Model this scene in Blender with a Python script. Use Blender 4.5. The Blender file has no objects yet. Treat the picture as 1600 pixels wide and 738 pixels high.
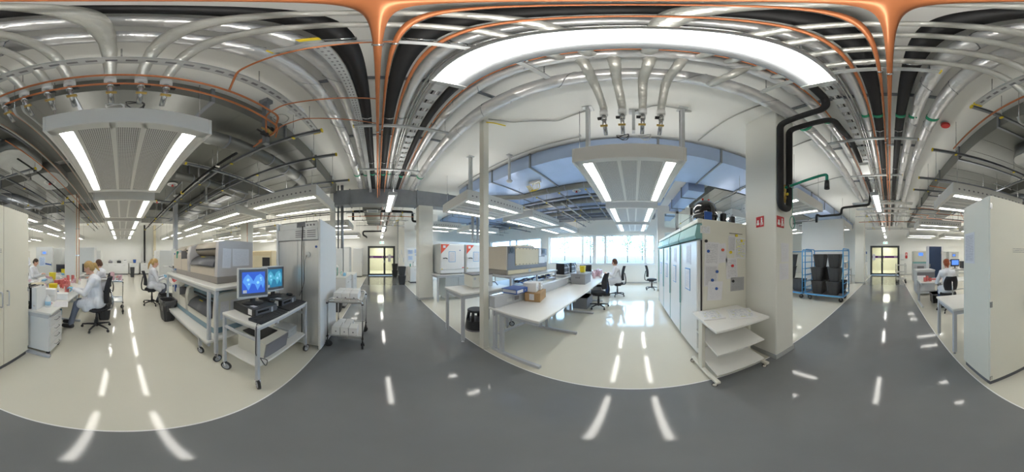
import bpy, bmesh, math, random
from math import sin, cos, pi, radians, atan2, hypot, sqrt
from mathutils import Vector, Matrix
random.seed(7)
S = bpy.context.scene
COL = S.collection

# ------------------------------------------------------------------ camera, world, exposure
EYE = 1.5
cd = bpy.data.cameras.new('camera'); cam = bpy.data.objects.new('camera', cd); COL.objects.link(cam)
cd.type = 'PANO'
for holder in (cd, getattr(cd, 'cycles', None)):
    try:
        holder.panorama_type = 'EQUIRECTANGULAR'
        holder.latitude_min = radians(-76.05); holder.latitude_max = radians(90.0)
        holder.longitude_min = -pi; holder.longitude_max = pi
    except Exception:
        pass
cam.location = (0, 0, EYE); cam.rotation_euler = (pi / 2, 0, radians(-47.25))
cd.clip_start = 0.02; cd.clip_end = 300
S.camera = cam
try:
    S.cycles.use_denoising = True
    S.cycles.denoiser = 'OPENIMAGEDENOISE'
    S.cycles.max_bounces = 10; S.cycles.diffuse_bounces = 5; S.cycles.glossy_bounces = 4; S.cycles.transparent_max_bounces = 16
    S.cycles.sample_clamp_indirect = 8.0
    S.cycles.use_light_tree = True
except Exception:
    pass
W = bpy.data.worlds.new('world'); S.world = W; W.use_nodes = True
bg = W.node_tree.nodes['Background']
bg.inputs[0].default_value = (0.42, 0.66, 1.0, 1); bg.inputs[1].default_value = 7.0
S.view_settings.view_transform = 'Standard'; S.view_settings.look = 'None'
S.view_settings.exposure = 0.98; S.view_settings.gamma = 1.0
S.view_settings.use_curve_mapping = False
LAMP = 8.5          # radiance of the fluorescent diffusers
UP_FILL = 9.0        # radiance of the upward fill glow added to brighten the ceiling

# ------------------------------------------------------------------ materials
MATS = {}
def _nt(name):
    m = bpy.data.materials.new(name); m.use_nodes = True; MATS[name] = m
    nt = m.node_tree; b = nt.nodes['Principled BSDF']
    return m, nt, b
def mat(name, rgb, rough=.5, metal=0., var=.06, scale=6., bump=0., bscale=60., coat=0., spec=.5, trans=0., alpha=1., stretch=None):
    m, nt, b = _nt(name); N = nt.nodes; L = nt.links
    tc = N.new('ShaderNodeTexCoord'); nz = N.new('ShaderNodeTexNoise'); nz.inputs['Scale'].default_value = scale; nz.inputs['Detail'].default_value = 4
    src = tc.outputs['Object']
    if stretch:
        mp = N.new('ShaderNodeMapping'); mp.inputs['Scale'].default_value = stretch; L.new(src, mp.inputs[0]); src = mp.outputs[0]
    L.new(src, nz.inputs['Vector'])
    mx = N.new('ShaderNodeMix'); mx.data_type = 'RGBA'
    c0 = [max(0, c * (1 - var)) for c in rgb] + [1]; c1 = [min(1, c * (1 + var)) for c in rgb] + [1]
    mx.inputs[6].default_value = c0; mx.inputs[7].default_value = c1
    L.new(nz.outputs['Fac'], mx.inputs[0]); L.new(mx.outputs[2], b.inputs['Base Color'])
    b.inputs['Roughness'].default_value = rough; b.inputs['Metallic'].default_value = metal
    b.inputs['Coat Weight'].default_value = coat; b.inputs['Coat Roughness'].default_value = .04
    b.inputs['Specular IOR Level'].default_value = spec
    b.inputs['Transmission Weight'].default_value = trans; b.inputs['Alpha'].default_value = alpha
    if bump > 0:
        n2 = N.new('ShaderNodeTexNoise'); n2.inputs['Scale'].default_value = bscale; n2.inputs['Detail'].default_value = 3
        L.new(src, n2.inputs['Vector'])
        bp = N.new('ShaderNodeBump'); bp.inputs['Strength'].default_value = bump; bp.inputs['Distance'].default_value = .02
        L.new(n2.outputs['Fac'], bp.inputs['Height']); L.new(bp.outputs[0], b.inputs['Normal'])
    return m
def emit(name, rgb, s, base=(.8, .8, .8)):
    m, nt, b = _nt(name)
    b.inputs['Base Color'].default_value = (*base, 1); b.inputs['Emission Color'].default_value = (*rgb, 1); b.inputs['Emission Strength'].default_value = s
    return m
def glassmat(name, tint=(.95, .98, .97), refl=.08):
    m, nt, b = _nt(name); N = nt.nodes; L = nt.links
    N.remove(b); o = N['Material Output']
    t = N.new('ShaderNodeBsdfTransparent'); t.inputs[0].default_value = (*tint, 1)
    g = N.new('ShaderNodeBsdfGlossy'); g.inputs['Roughness'].default_value = .02
    lw = N.new('ShaderNodeLayerWeight'); lw.inputs[0].default_value = .5
    pw = N.new('ShaderNodeMath'); pw.operation = 'POWER'; pw.inputs[1].default_value = 4.0; L.new(lw.outputs['Facing'], pw.inputs[0])
    fr = N.new('ShaderNodeMath'); fr.operation = 'MULTIPLY_ADD'; fr.inputs[1].default_value = .7; fr.inputs[2].default_value = refl * .5; L.new(pw.outputs[0], fr.inputs[0])
    mx = N.new('ShaderNodeMixShader'); L.new(fr.outputs[0], mx.inputs[0]); L.new(t.outputs[0], mx.inputs[1]); L.new(g.outputs[0], mx.inputs[2]); L.new(mx.outputs[0], o.inputs[0])
    return m
def printmat(name, paper, ink, rows=26, cols=24, thr=.45, margin=.1, accent=None):
    """printed sheet: broken dark lines like typed text, from the sheet's own UV"""
    m, nt, b = _nt(name); N = nt.nodes; L = nt.links
    uv = N.new('ShaderNodeUVMap'); sp = N.new('ShaderNodeSeparateXYZ'); L.new(uv.outputs[0], sp.inputs[0])
    def mth(op, a, c=None, d=None):
        n = N.new('ShaderNodeMath'); n.operation = op
        for i, q in enumerate((a, c, d)):
            if q is None: continue
            if isinstance(q, (int, float)): n.inputs[i].default_value = q
            else: L.new(q, n.inputs[i])
        return n.outputs[0]
    u, v = sp.outputs[0], sp.outputs[1]
    vr = mth('MULTIPLY', v, rows); row = mth('FLOOR', vr); fr = mth('FRACT', vr)
    line = mth('MULTIPLY', mth('GREATER_THAN', fr, .28), mth('LESS_THAN', fr, .72))
    cb = N.new('ShaderNodeCombineXYZ'); L.new(mth('MULTIPLY', u, cols), cb.inputs[0]); L.new(mth('MULTIPLY', row, 7.31), cb.inputs[1])
    nz = N.new('ShaderNodeTexNoise'); nz.inputs['Scale'].default_value = 1.0; nz.inputs['Detail'].default_value = 1; L.new(cb.outputs[0], nz.inputs['Vector'])
    word = mth('GREATER_THAN', nz.outputs['Fac'], thr)
    mg = mth('MULTIPLY', mth('MULTIPLY', mth('GREATER_THAN', u, margin), mth('LESS_THAN', u, 1 - margin)), mth('MULTIPLY', mth('GREATER_THAN', v, margin * .7), mth('LESS_THAN', v, 1 - margin * .7)))
    fac = mth('MULTIPLY', mth('MULTIPLY', line, word), mg)
    mx = N.new('ShaderNodeMix'); mx.data_type = 'RGBA'; mx.inputs[6].default_value = (*paper, 1); mx.inputs[7].default_value = (*ink, 1)
    L.new(fac, mx.inputs[0]); out = mx.outputs[2]
    if accent:
        n2 = N.new('ShaderNodeTexNoise'); n2.inputs['Scale'].default_value = .35; L.new(cb.outputs[0], n2.inputs['Vector'])
        hi = mth('MULTIPLY', mth('GREATER_THAN', n2.outputs['Fac'], .6), mg)
        m2 = N.new('ShaderNodeMix'); m2.data_type = 'RGBA'; m2.inputs[7].default_value = (*accent, 1); L.new(hi, m2.inputs[0]); L.new(out, m2.inputs[6]); out = m2.outputs[2]
    L.new(out, b.inputs['Base Color']); b.inputs['Roughness'].default_value = .5
    return m
def perfmat(name, rgb, dark, n):
    """perforated sheet metal: a regular grid of small dark holes in object space"""
    m, nt, b = _nt(name); N = nt.nodes; L = nt.links
    tc = N.new('ShaderNodeTexCoord'); sp = N.new('ShaderNodeSeparateXYZ'); L.new(tc.outputs['Object'], sp.inputs[0])
    def mth(op, a, c=None):
        q = N.new('ShaderNodeMath'); q.operation = op
        for i, z in enumerate((a, c)):
            if z is None: continue
            if isinstance(z, (int, float)): q.inputs[i].default_value = z
            else: L.new(z, q.inputs[i])
        return q.outputs[0]
    def cell(o): return mth('SUBTRACT', mth('FRACT', mth('MULTIPLY', o, n)), .5)
    a = cell(sp.outputs[0]); c = cell(sp.outputs[1])
    d = mth('ADD', mth('MULTIPLY', a, a), mth('MULTIPLY', c, c)); hole = mth('LESS_THAN', d, .1)
    mx = N.new('ShaderNodeMix'); mx.data_type = 'RGBA'; mx.inputs[6].default_value = (*rgb, 1); mx.inputs[7].default_value = (*dark, 1)
    L.new(hole, mx.inputs[0]); L.new(mx.outputs[2], b.inputs['Base Color']); b.inputs['Roughness'].default_value = .45
    return m

mat('floor_grey', (.205, .215, .222), .085, var=.08, scale=3, coat=.1, spec=.4, bump=.004, bscale=12)
mat('floor_cream', (.68, .665, .58), .09, var=.03, scale=2, coat=.1, spec=.4, bump=.004, bscale=12)
mat('wall_white', (.82, .82, .79), .7, var=.02, scale=1.5)
mat('slab_white', (.86, .86, .83), .8, var=.03, scale=.9)
mat('column_white', (.74, .74, .69), .55, var=.02, scale=3)
mat('panel_white', (.76, .76, .74), .4, var=.02)
mat('cupboard_paint', (.74, .72, .62), .35, var=.02)
mat('white_paint', (.76, .77, .77), .35, var=.02)
mat('cream_paint', (.72, .71, .63), .4, var=.02)
mat('grey_white', (.62, .64, .64), .4, var=.03)
mat('laminate', (.74, .74, .71), .32, var=.02)
mat('frame_grey', (.50, .52, .55), .38, var=.03)
mat('plinth_grey', (.10, .105, .12), .5)
mat('skirting_grey', (.42, .44, .44), .5)
mat('galv', (.58, .60, .61), .40, .5, var=.16, scale=5, bump=.05, bscale=25)
mat('galv_dark', (.26, .28, .31), .42, .8, var=.15, scale=5)
mat('duct_metal', (.19, .195, .185), .42, .6, var=.10, scale=3, bump=.08, bscale=8, stretch=(1, .2, 1))
mat('duct_metal_daylit', (.40, .50, .70), .36, .7, var=.10, scale=2.5, bump=.05, bscale=7)  # galvanised duct metal with the blue daylight reflection put into its colour
mat('foil', (.74, .74, .75), .32, .62, var=.10, scale=9, bump=.55, bscale=14)
mat('hose', (.56, .56, .53), .36, .55, var=.10, scale=14, bump=.4, bscale=22)
mat('steel', (.55, .56, .57), .24, 1., var=.08, scale=4)
mat('steel_brushed', (.66, .67, .67), .30, .75, var=.08, scale=3, bump=.02, bscale=40, stretch=(8, 8, .3))
mat('chrome', (.7, .7, .72), .12, 1., var=.03)
mat('copper', (.52, .18, .07), .34, .35, var=.18, scale=4)
mat('brass', (.60, .42, .14), .3, .9, var=.1)
mat('black_ins', (.016, .016, .018), .62, var=.2)
mat('black_plastic', (.022, .023, .026), .38, var=.15)
mat('bin_black', (.045, .046, .05), .33, var=.15)
mat('black_gloss', (.012, .012, .014), .10, var=.1, coat=.6)
mat('dark_fabric', (.022, .023, .028), .85, var=.2, bump=.1, bscale=200)
mat('bin_liner', (.10, .10, .10), .28, var=.3, scale=9, bump=.5, bscale=30)
mat('rubber', (.03, .03, .032), .6)
mat('wheel_grey', (.38, .40, .43), .5)
mat('yellow', (.78, .60, .03), .45)
mat('green_tape', (.03, .36, .20), .5)
mat('green_pipe', (.01, .27, .17), .35)
mat('teal_trim', (.22, .46, .46), .35)
mat('red', (.60, .03, .03), .4)
mat('red_sign', (.55, .02, .03), .45)
mat('orange_trim', (.72, .10, .05), .4)
mat('sign_white', (.85, .85, .85), .5)
mat('beige', (.60, .54, .45), .42, var=.03)
mat('lilac_grey', (.55, .53, .53), .4, var=.03)
mat('beige_dark', (.30, .275, .25), .45)
mat('machine_grey', (.20, .20, .22), .4)
mat('machine_white', (.70, .69, .62), .4)
mat('machine_blue', (.20, .31, .38), .35)
mat('tray_grey', (.11, .115, .13), .35)
mat('plywood', (.66, .56, .36), .5, var=.06, scale=4)
mat('cardboard', (.42, .26, .12), .75, var=.08)
mat('paper', (.80, .80, .80), .6, var=.02)
mat('box_white', (.80, .80, .79), .5, var=.02)
mat('binder_blue', (.03, .10, .38), .45)
mat('bin_blue', (.03, .28, .42), .5)
mat('cart_blue', (.10, .35, .66), .38)
mat('door_blue', (.02, .045, .11), .4)
mat('crate_grey', (.30, .31, .33), .5)
mat('door_frame', (.045, .052, .055), .4)
mat('purple', (.14, .02, .22), .5)
mat('cloth_white', (.74, .76, .81), .8, var=.05, scale=12, bump=.35, bscale=9)
mat('jeans', (.03, .06, .16), .85)
mat('trouser_grey', (.16, .18, .24), .85)
mat('skin', (.62, .36, .26), .5, var=.08)
mat('glove_blue', (.22, .50, .72), .5)
mat('hair_blond', (.46, .30, .11), .55, var=.3, scale=30, bump=.5, bscale=60)
mat('hair_brown', (.09, .035, .015), .5, var=.3, scale=30, bump=.5, bscale=60)
mat('hair_dark', (.035, .018, .01), .5, var=.3, scale=30, bump=.5, bscale=60)
mat('hair_red', (.30, .06, .012), .5, var=.3, scale=30, bump=.5, bscale=60)
mat('petri', (.62, .16, .15), .2, var=.25, scale=40)
mat('petri_pale', (.66, .45, .50), .2, var=.25, scale=40)
mat('yellow_box', (.78, .64, .02), .45)
mat('teal_bottle', (.02, .45, .33), .35)
mat('white_plastic', (.75, .76, .76), .35)
mat('cream_plastic', (.70, .63, .45), .45)
mat('conduit', (.46, .46, .44), .45)
mat('ground_out', (.11, .09, .082), .9, var=.2, scale=.4)
mat('leaf', (.24, .29, .16), .8, var=.3, scale=3)
mat('bark', (.10, .08, .06), .9)
mat('mirror_dark', (.03, .03, .035), .2)
mat('key_grey', (.05, .05, .055), .5)
glassmat('glass'); glassmat('door_glass', (.93, .95, .88))
printmat('print_plain', (.74, .74, .76), (.46, .46, .5))
printmat('print_dense', (.70, .70, .72), (.36, .36, .4), rows=36, cols=40, thr=.42)
printmat('print_faint', (.73, .73, .76), (.62, .62, .67), rows=24, cols=18, thr=.5)
printmat('print_hl', (.75, .75, .75), (.45, .45, .48), rows=22, cols=22, accent=(.8, .8, .1))
printmat('print_grey', (.42, .43, .44), (.28, .28, .3), rows=30, cols=30)
printmat('print_color', (.74, .75, .76), (.48, .52, .60), rows=13, cols=9, thr=.5, accent=(.60, .62, .42))
printmat('print_blue', (.62, .70, .82), (.15, .3, .6), rows=14, cols=10, thr=.42)
printmat('label_text', (.74, .72, .62), (.4, .4, .37), rows=3, cols=16, thr=.35, margin=.02)
perfmat('perforated', (.66, .66, .66), (.10, .10, .10), 55.)
emit('lamp', (1, .965, .89), LAMP)
emit('up_fill', (1, .965, .89), UP_FILL)  # added fill glow above the corridor lamps
emit('panel_up_fill', (1, .965, .90), UP_FILL * .45)  # weaker fill glow added above the ceiling panels
emit('screen_blue', (.015, .07, .40), .75, (.02, .02, .05))
emit('screen_teal', (.01, .12, .22), .75, (.02, .02, .05))
emit('screen_shape', (.06, .22, .58), .75, (.02, .02, .05))
emit('screen_shape_teal', (.05, .27, .38), .75, (.02, .02, .05))
emit('screen_dot', (.20, .48, .78), .75, (.02, .02, .05))
emit('screen_cyan', (.08, .22, .75), .8, (.02, .02, .05))
emit('exit_green', (.05, .55, .30), .8, (.02, .3, .15))
emit('exit_white', (.85, .95, .9), 1.0)

# ------------------------------------------------------------------ mesh builder
class MB:
    def __init__(s): s.v = []; s.f = []; s.sm = []
    def add(s, vs, fs, smooth=False):
        o = len(s.v); s.v += [tuple(p) for p in vs]; s.f += [tuple(i + o for i in q) for q in fs]; s.sm += [smooth] * len(fs); return s
    def box(s, x0, x1, y0, y1, z0, z1, ch=0.):
        if x0 > x1: x0, x1 = x1, x0
        if y0 > y1: y0, y1 = y1, y0
        if z0 > z1: z0, z1 = z1, z0
        ch = min(ch, (x1 - x0) * .45, (y1 - y0) * .45, (z1 - z0) * .45)
        if ch <= 0:
            vs = [(x, y, z) for z in (z0, z1) for y in (y0, y1) for x in (x0, x1)]
            return s.add(vs, [(0, 2, 3, 1), (4, 5, 7, 6), (0, 1, 5, 4), (2, 6, 7, 3), (0, 4, 6, 2), (1, 3, 7, 5)])
        vs = []; idx = {}
        X = (x0, x1); Y = (y0, y1); Z = (z0, z1)
        for i in (0, 1):
            for j in (0, 1):
                for k in (0, 1):
                    dx = ch * (1 - 2 * i); dy = ch * (1 - 2 * j); dz = ch * (1 - 2 * k)
                    for a, p in (('x', (X[i], Y[j] + dy, Z[k] + dz)), ('y', (X[i] + dx, Y[j], Z[k] + dz)), ('z', (X[i] + dx, Y[j] + dy, Z[k]))):
                        idx[i, j, k, a] = len(vs); vs.append(p)
        g = lambda i, j, k, a: idx[i, j, k, a]
        fs = []
        for i in (0, 1): fs.append((g(i, 0, 0, 'x'), g(i, 1, 0, 'x'), g(i, 1, 1, 'x'), g(i, 0, 1, 'x')))
        for j in (0, 1): fs.append((g(0, j, 0, 'y'), g(1, j, 0, 'y'), g(1, j, 1, 'y'), g(0, j, 1, 'y')))
        for k in (0, 1): fs.append((g(0, 0, k, 'z'), g(1, 0, k, 'z'), g(1, 1, k, 'z'), g(0, 1, k, 'z')))
        for i in (0, 1):
            for j in (0, 1): fs.append((g(i, j, 0, 'x'), g(i, j, 1, 'x'), g(i, j, 1, 'y'), g(i, j, 0, 'y')))
        for i in (0, 1):
            for k in (0, 1): fs.append((g(i, 0, k, 'x'), g(i, 1, k, 'x'), g(i, 1, k, 'z'), g(i, 0, k, 'z')))
        for j in (0, 1):
            for k in (0, 1): fs.append((g(0, j, k, 'y'), g(1, j, k, 'y'), g(1, j, k, 'z'), g(0, j, k, 'z')))
        for i in (0, 1):
            for j in (0, 1):
                for k in (0, 1): fs.append((g(i, j, k, 'x'), g(i, j, k, 'y'), g(i, j, k, 'z')))
        # orient outwards
        c = Vector(((x0 + x1) / 2, (y0 + y1) / 2, (z0 + z1) / 2)); out = []
        for q in fs:
            P = [Vector(vs[t]) for t in q]; n = (P[1] - P[0]).cross(P[2] - P[0]); m = sum(P, Vector()) / len(P)
            out.append(q if n.dot(m - c) > 0 else tuple(reversed(q)))
        return s.add(vs, out)
    def cyl(s, p0, p1, r0, r1=None, n=12, caps=True, smooth=True):
        r1 = r0 if r1 is None else r1
        p0 = Vector(p0); p1 = Vector(p1); d = (p1 - p0).normalized()
        a = d.orthogonal().normalized(); b = d.cross(a)
        vs = [p0 + (a * cos(2 * pi * i / n) + b * sin(2 * pi * i / n)) * r0 for i in range(n)] + [p1 + (a * cos(2 * pi * i / n) + b * sin(2 * pi * i / n)) * r1 for i in range(n)]
        s.add(vs, [(i, (i + 1) % n, n + (i + 1) % n, n + i) for i in range(n)], smooth)
        if caps:
            o = len(s.v) - 2 * n
            s.f += [tuple(o + i for i in reversed(range(n))), tuple(o + n + i for i in range(n))]; s.sm += [False, False]
        return s
    def tube(s, pts, r, n=8, closed=False, caps=True):
        P = [Vector(p) for p in pts]; m = len(P)
        T = []
        for i in range(m):
            if closed: t = P[(i + 1) % m] - P[i - 1]
            else: t = P[min(i + 1, m - 1)] - P[max(i - 1, 0)]
            T.append(t.normalized())
        a = T[0].orthogonal().normalized(); o = len(s.v)
        rr = r if isinstance(r, (list, tuple)) else [r] * m
        for i in range(m):
            if i: a = (a - T[i] * a.dot(T[i])).normalized()
            b = T[i].cross(a)
            for k in range(n): s.v.append(tuple(P[i] + (a * cos(2 * pi * k / n) + b * sin(2 * pi * k / n)) * rr[i]))
        for i in range(m if closed else m - 1):
            j = (i + 1) % m
            for k in range(n):
                s.f.append((o + i * n + k, o + i * n + (k + 1) % n, o + j * n + (k + 1) % n, o + j * n + k)); s.sm.append(True)
        if caps and not closed:
            s.f.append(tuple(o + k for k in reversed(range(n)))); s.f.append(tuple(o + (m - 1) * n + k for k in range(n))); s.sm += [False, False]
        return s
    def sph(s, c, r, nu=12, nv=8, R=None):
        rx, ry, rz = (r, r, r) if isinstance(r, (int, float)) else r
        vs = [Vector((0, 0, -rz))]
        for j in range(1, nv):
            t = -pi / 2 + pi * j / nv
            for i in range(nu):
                p = 2 * pi * i / nu; vs.append(Vector((rx * cos(t) * cos(p), ry * cos(t) * sin(p), rz * sin(t))))
        vs.append(Vector((0, 0, rz)))
        fs = [(0, 1 + (i + 1) % nu, 1 + i) for i in range(nu)]
        for j in range(nv - 2):
            for i in range(nu): fs.append((1 + j * nu + i, 1 + j * nu + (i + 1) % nu, 1 + (j + 1) * nu + (i + 1) % nu, 1 + (j + 1) * nu + i))
        l = len(vs) - 1; b = 1 + (nv - 2) * nu
        fs += [(l, b + i, b + (i + 1) % nu) for i in range(nu)]
        if R is not None: vs = [R @ v for v in vs]
        c = Vector(c)
        return s.add([v + c for v in vs], fs, True)
    def caps(s, p0, p1, r0, r1=None, n=12):
        r1 = r0 if r1 is None else r1
        s.cyl(p0, p1, r0, r1, n); s.sph(p0, r0, n, 8); s.sph(p1, r1, n, 8); return s
    def lathe(s, prof, c=(0, 0, 0), n=16, smooth=True, sx=1., sy=1.):
        o = len(s.v)
        for r, z in prof:
            for i in range(n): s.v.append((c[0] + sx * r * cos(2 * pi * i / n), c[1] + sy * r * sin(2 * pi * i / n), c[2] + z))
        for j in range(len(prof) - 1):
            for i in range(n):
                s.f.append((o + j * n + i, o + j * n + (i + 1) % n, o + (j + 1) * n + (i + 1) % n, o + (j + 1) * n + i)); s.sm.append(smooth)
        s.f.append(tuple(o + i for i in reversed(range(n)))); s.f.append(tuple(o + (len(prof) - 1) * n + i for i in range(n))); s.sm += [False, False]
        return s
    def prism(s, poly, ax, a, b, smooth=False):
        """extrude a 2-D outline along axis ax from a to b"""
        n = len(poly)
        def q(p, t): return {'x': (t, p[0], p[1]), 'y': (p[0], t, p[1]), 'z': (p[0], p[1], t)}[ax]
        vs = [q(p, a) for p in poly] + [q(p, b) for p in poly]
        ar = sum(poly[i][0] * poly[(i + 1) % n][1] - poly[(i + 1) % n][0] * poly[i][1] for i in range(n))
        flip = (ar < 0) ^ (ax == 'y') ^ (b < a)
        fs = [tuple(reversed(range(n))), tuple(range(n, 2 * n))]; sd = [(i, (i + 1) % n, n + (i + 1) % n, n + i) for i in range(n)]
        if flip: fs = [tuple(reversed(x)) for x in fs]; sd = [tuple(reversed(x)) for x in sd]
        o = len(s.v); s.add(vs, fs, False); s.f += [tuple(i + o for i in x) for x in sd]; s.sm += [smooth] * n
        return s
    def frustum(s, x0, x1, y0, y1, z0, z1, k, cx=None, cy=None):
        """box whose foot is k times the size of its top"""
        cx = (x0 + x1) / 2; cy = (y0 + y1) / 2
        f = lambda x, y, t: (cx + (x - cx) * t, cy + (y - cy) * t)
        B = [f(x0, y0, k), f(x1, y0, k), f(x1, y1, k), f(x0, y1, k)]; T = [(x0, y0), (x1, y0), (x1, y1), (x0, y1)]
        return s.add([(*p, z0) for p in B] + [(*p, z1) for p in T], [(3, 2, 1, 0), (4, 5, 6, 7), (0, 1, 5, 4), (1, 2, 6, 5), (2, 3, 7, 6), (3, 0, 4, 7)])
    def mesh(s, name):
        me = bpy.data.meshes.new(name); me.from_pydata(s.v, [], s.f); me.update()
        me.polygons.foreach_set('use_smooth', s.sm); return me
    def build(s, name, m, parent=None, loc=None, rz=0., label=None, kind=None, rot=None):
        me = s.mesh(name); me.materials.append(MATS[m] if isinstance(m, str) else m)
        o = bpy.data.objects.new(name, me); COL.objects.link(o)
        if parent is not None: o.parent = parent
        if loc is not None: o.location = loc
        if rot is not None: o.rotation_euler = rot
        elif rz: o.rotation_euler = (0, 0, rz)
        if label: o['label'] = label
        if kind: o['kind'] = kind
        return o
def inst(o, parent, loc=None, rot=None, name=None):
    c = o.copy(); c.name = name or o.name.split('.')[0]; COL.objects.link(c); c.parent = parent
    if loc is not None: c.location = loc
    if rot is not None: c.rotation_euler = rot
    return c
def thing(name, label, cat, loc=(0, 0, 0), rz=0., group=None):
    o = bpy.data.objects.new(name, None); COL.objects.link(o); o.empty_display_size = .1
    o.location = loc; o.rotation_euler = (0, 0, rz); o['label'] = label; o['category'] = cat
    if group: o['group'] = group
    return o
def tag(o, label, cat, group=None):
    o['label'] = label; o['category'] = cat
    if group: o['group'] = group
    return o
def struct(o): o['kind'] = 'structure'; return o
def dup(root, loc=None, rz=None, label=None, group=None):
    r = root.copy(); r.name = root.name.split('.')[0]; COL.objects.link(r)
    if loc is not None: r.location = loc
    if rz is not None: r.rotation_euler = (0, 0, rz)
    if label: r['label'] = label
    if group: r['group'] = group
    for ch in list(root.children):
        c = ch.copy(); c.name = ch.name.split('.')[0]; COL.objects.link(c); c.parent = r
        for g in list(ch.children):
            d = g.copy(); d.name = g.name.split('.')[0]; COL.objects.link(d); d.parent = c
    return r
def fillet(pts, rad, seg=5):
    P = [Vector(p) for p in pts]; out = [P[0]]
    for i in range(1, len(P) - 1):
        a = (P[i - 1] - P[i]); b = (P[i + 1] - P[i]); r = min(rad, a.length * .49, b.length * .49)
        p0 = P[i] + a.normalized() * r; p2 = P[i] + b.normalized() * r
        for k in range(seg + 1):
            t = k / seg; out.append(p0 * (1 - t) ** 2 + P[i] * 2 * t * (1 - t) + p2 * t * t)
    out.append(P[-1]); return out
def sheet(name, w, h, m, parent, loc, rot=(0, 0, 0), t=.002, label=None):
    """thin sheet in the local XZ plane, printed side towards local -Y, with UVs"""
    vs = [(-w / 2, -t, 0), (w / 2, -t, 0), (w / 2, -t, h), (-w / 2, -t, h), (-w / 2, 0, 0), (w / 2, 0, 0), (w / 2, 0, h), (-w / 2, 0, h)]
    fs = [(0, 1, 2, 3), (5, 4, 7, 6), (4, 0, 3, 7), (1, 5, 6, 2), (3, 2, 6, 7), (4, 5, 1, 0)]
    me = bpy.data.meshes.new(name); me.from_pydata(vs, [], fs); uv = me.uv_layers.new(name='UVMap')
    for p in me.polygons:
        for li in p.loop_indices:
            v = me.vertices[me.loops[li].vertex_index].co; uv.data[li].uv = ((v.x + w / 2) / w, v.z / h)
    me.materials.append(MATS[m]); o = bpy.data.objects.new(name, me); COL.objects.link(o); o.parent = parent; o.location = loc; o.rotation_euler = rot
    if label: o['label'] = label
    return o
ORD = ['first', 'second', 'third', 'fourth', 'fifth', 'sixth', 'seventh', 'eighth', 'ninth', 'tenth']
# ------------------------------------------------------------------ the room shell
XL, XR, YB, YF, ZC = -13.6, 8.8, -12.6, 12.3, 4.08
CL, CR = -.80, 1.40       # the grey corridor strip
struct(MB().box(CL, CR, YB, YF, -.1, 0).build('floor', 'floor_grey'))
struct(MB().box(XL, CL - .012, YB, YF, -.1, 0).build('floor_bay', 'floor_cream'))
struct(MB().box(CR + .012, XR, YB, YF, -.1, 0).build('floor_window_bay', 'floor_cream'))
struct(MB().box(CL - .012, CL, YB, YF, -.1, .0006).build('trim_1', 'sign_white'))
struct(MB().box(CR, CR + .012, YB, YF, -.1, .0006).build('trim_2', 'sign_white'))
struct(MB().box(XL - .2, XR + .2, YB - .2, YF + .2, ZC, ZC + .2).build('ceiling', 'slab_white'))
struct(MB().box(XL - .2, XL, YB - .2, YF + .2, 0, ZC).build('wall_back', 'wall_white'))
D1 = (-.74, 1.32, 2.24); D2 = (-.76, 1.50, 2.28)
struct(MB().box(XL, D1[0], YF, YF + .2, 0, ZC).box(D1[1], XR, YF, YF + .2, 0, ZC).box(D1[0], D1[1], YF, YF + .2, D1[2], ZC).build('wall_far', 'wall_white'))
struct(MB().box(XL, D2[0], YB - .2, YB, 0, ZC).box(D2[1], XR, YB - .2, YB, 0, ZC).box(D2[0], D2[1], YB - .2, YB, D2[2], ZC).build('wall_near', 'wall_white'))
# window wall: bands of windows with piers between them
WZ0, WZ1 = 1.02, 2.66
bands = [(5.65, 10.6), (-1.15, 5.05), (-7.6, -1.75)]
w = MB().box(XR, XR + .3, YB - .2, YF + .2, 0, WZ0).box(XR, XR + .3, YB - .2, YF + .2, WZ1, ZC)
ys = [YF + .2, 10.6, 5.65, 5.05, -1.15, -1.75, -7.6, YB - .2]
for a, b in ((ys[0], ys[1]), (ys[2], ys[3]), (ys[4], ys[5]), (ys[6], ys[7])): w.box(XR, XR + .3, b, a, WZ0, WZ1)
struct(w.build('wall_window', 'wall_white'))
splits = {1: [5.05, 2.88, 2.18, 1.56, -.64, -1.15], 0: [10.6, 8.45, 7.8, 5.65], 2: [-1.75, -3.9, -4.5, -6.6, -7.6]}
for bi, (b0, b1) in enumerate(bands):
    f = MB(); t = .06; xx = XR + .10
    f.box(xx, xx + .09, b0, b1, WZ0, WZ0 + t).box(xx, xx + .09, b0, b1, WZ1 - t, WZ1)
    sp = splits[bi]
    for y in sp:
        hw = t if y not in (2.18,) else .1
        f.box(xx, xx + .09, max(b0, y - hw), min(b1, y + hw), WZ0 + t, WZ1 - t)
    wf = struct(f.build('window_%d' % (bi + 1), 'white_paint'))
    MB().box(XR - .12, XR + .12, b0, b1, WZ0 - .03, WZ0, .006).build('window_sill', 'white_paint', wf)
    for i in range(len(sp) - 1):
        MB().box(xx + .04, xx + .05, sp[i + 1] + t, sp[i] - t, WZ0 + t, WZ1 - t).build('pane', 'glass', wf)
        if abs(sp[i] - sp[i + 1]) < 1.2:
            hd = MB().box(xx - .03, xx, sp[i + 1] + .02, sp[i + 1] + .05, 1.7, 1.82, .004).build('window_handle', 'frame_grey', wf)
for nm, (a, b, c, d) in {'baseboard_window': (XR - .015, XR, YB, YF), 'baseboard_back': (XL, XL + .015, YB, YF), 'baseboard_far': (XL, D1[0], YF - .015, YF), 'baseboard_near': (XL, D2[0], YB, YB + .015)}.items():
    struct(MB().box(a, b, c, d, 0, .08).build(nm, 'skirting_grey'))
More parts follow.
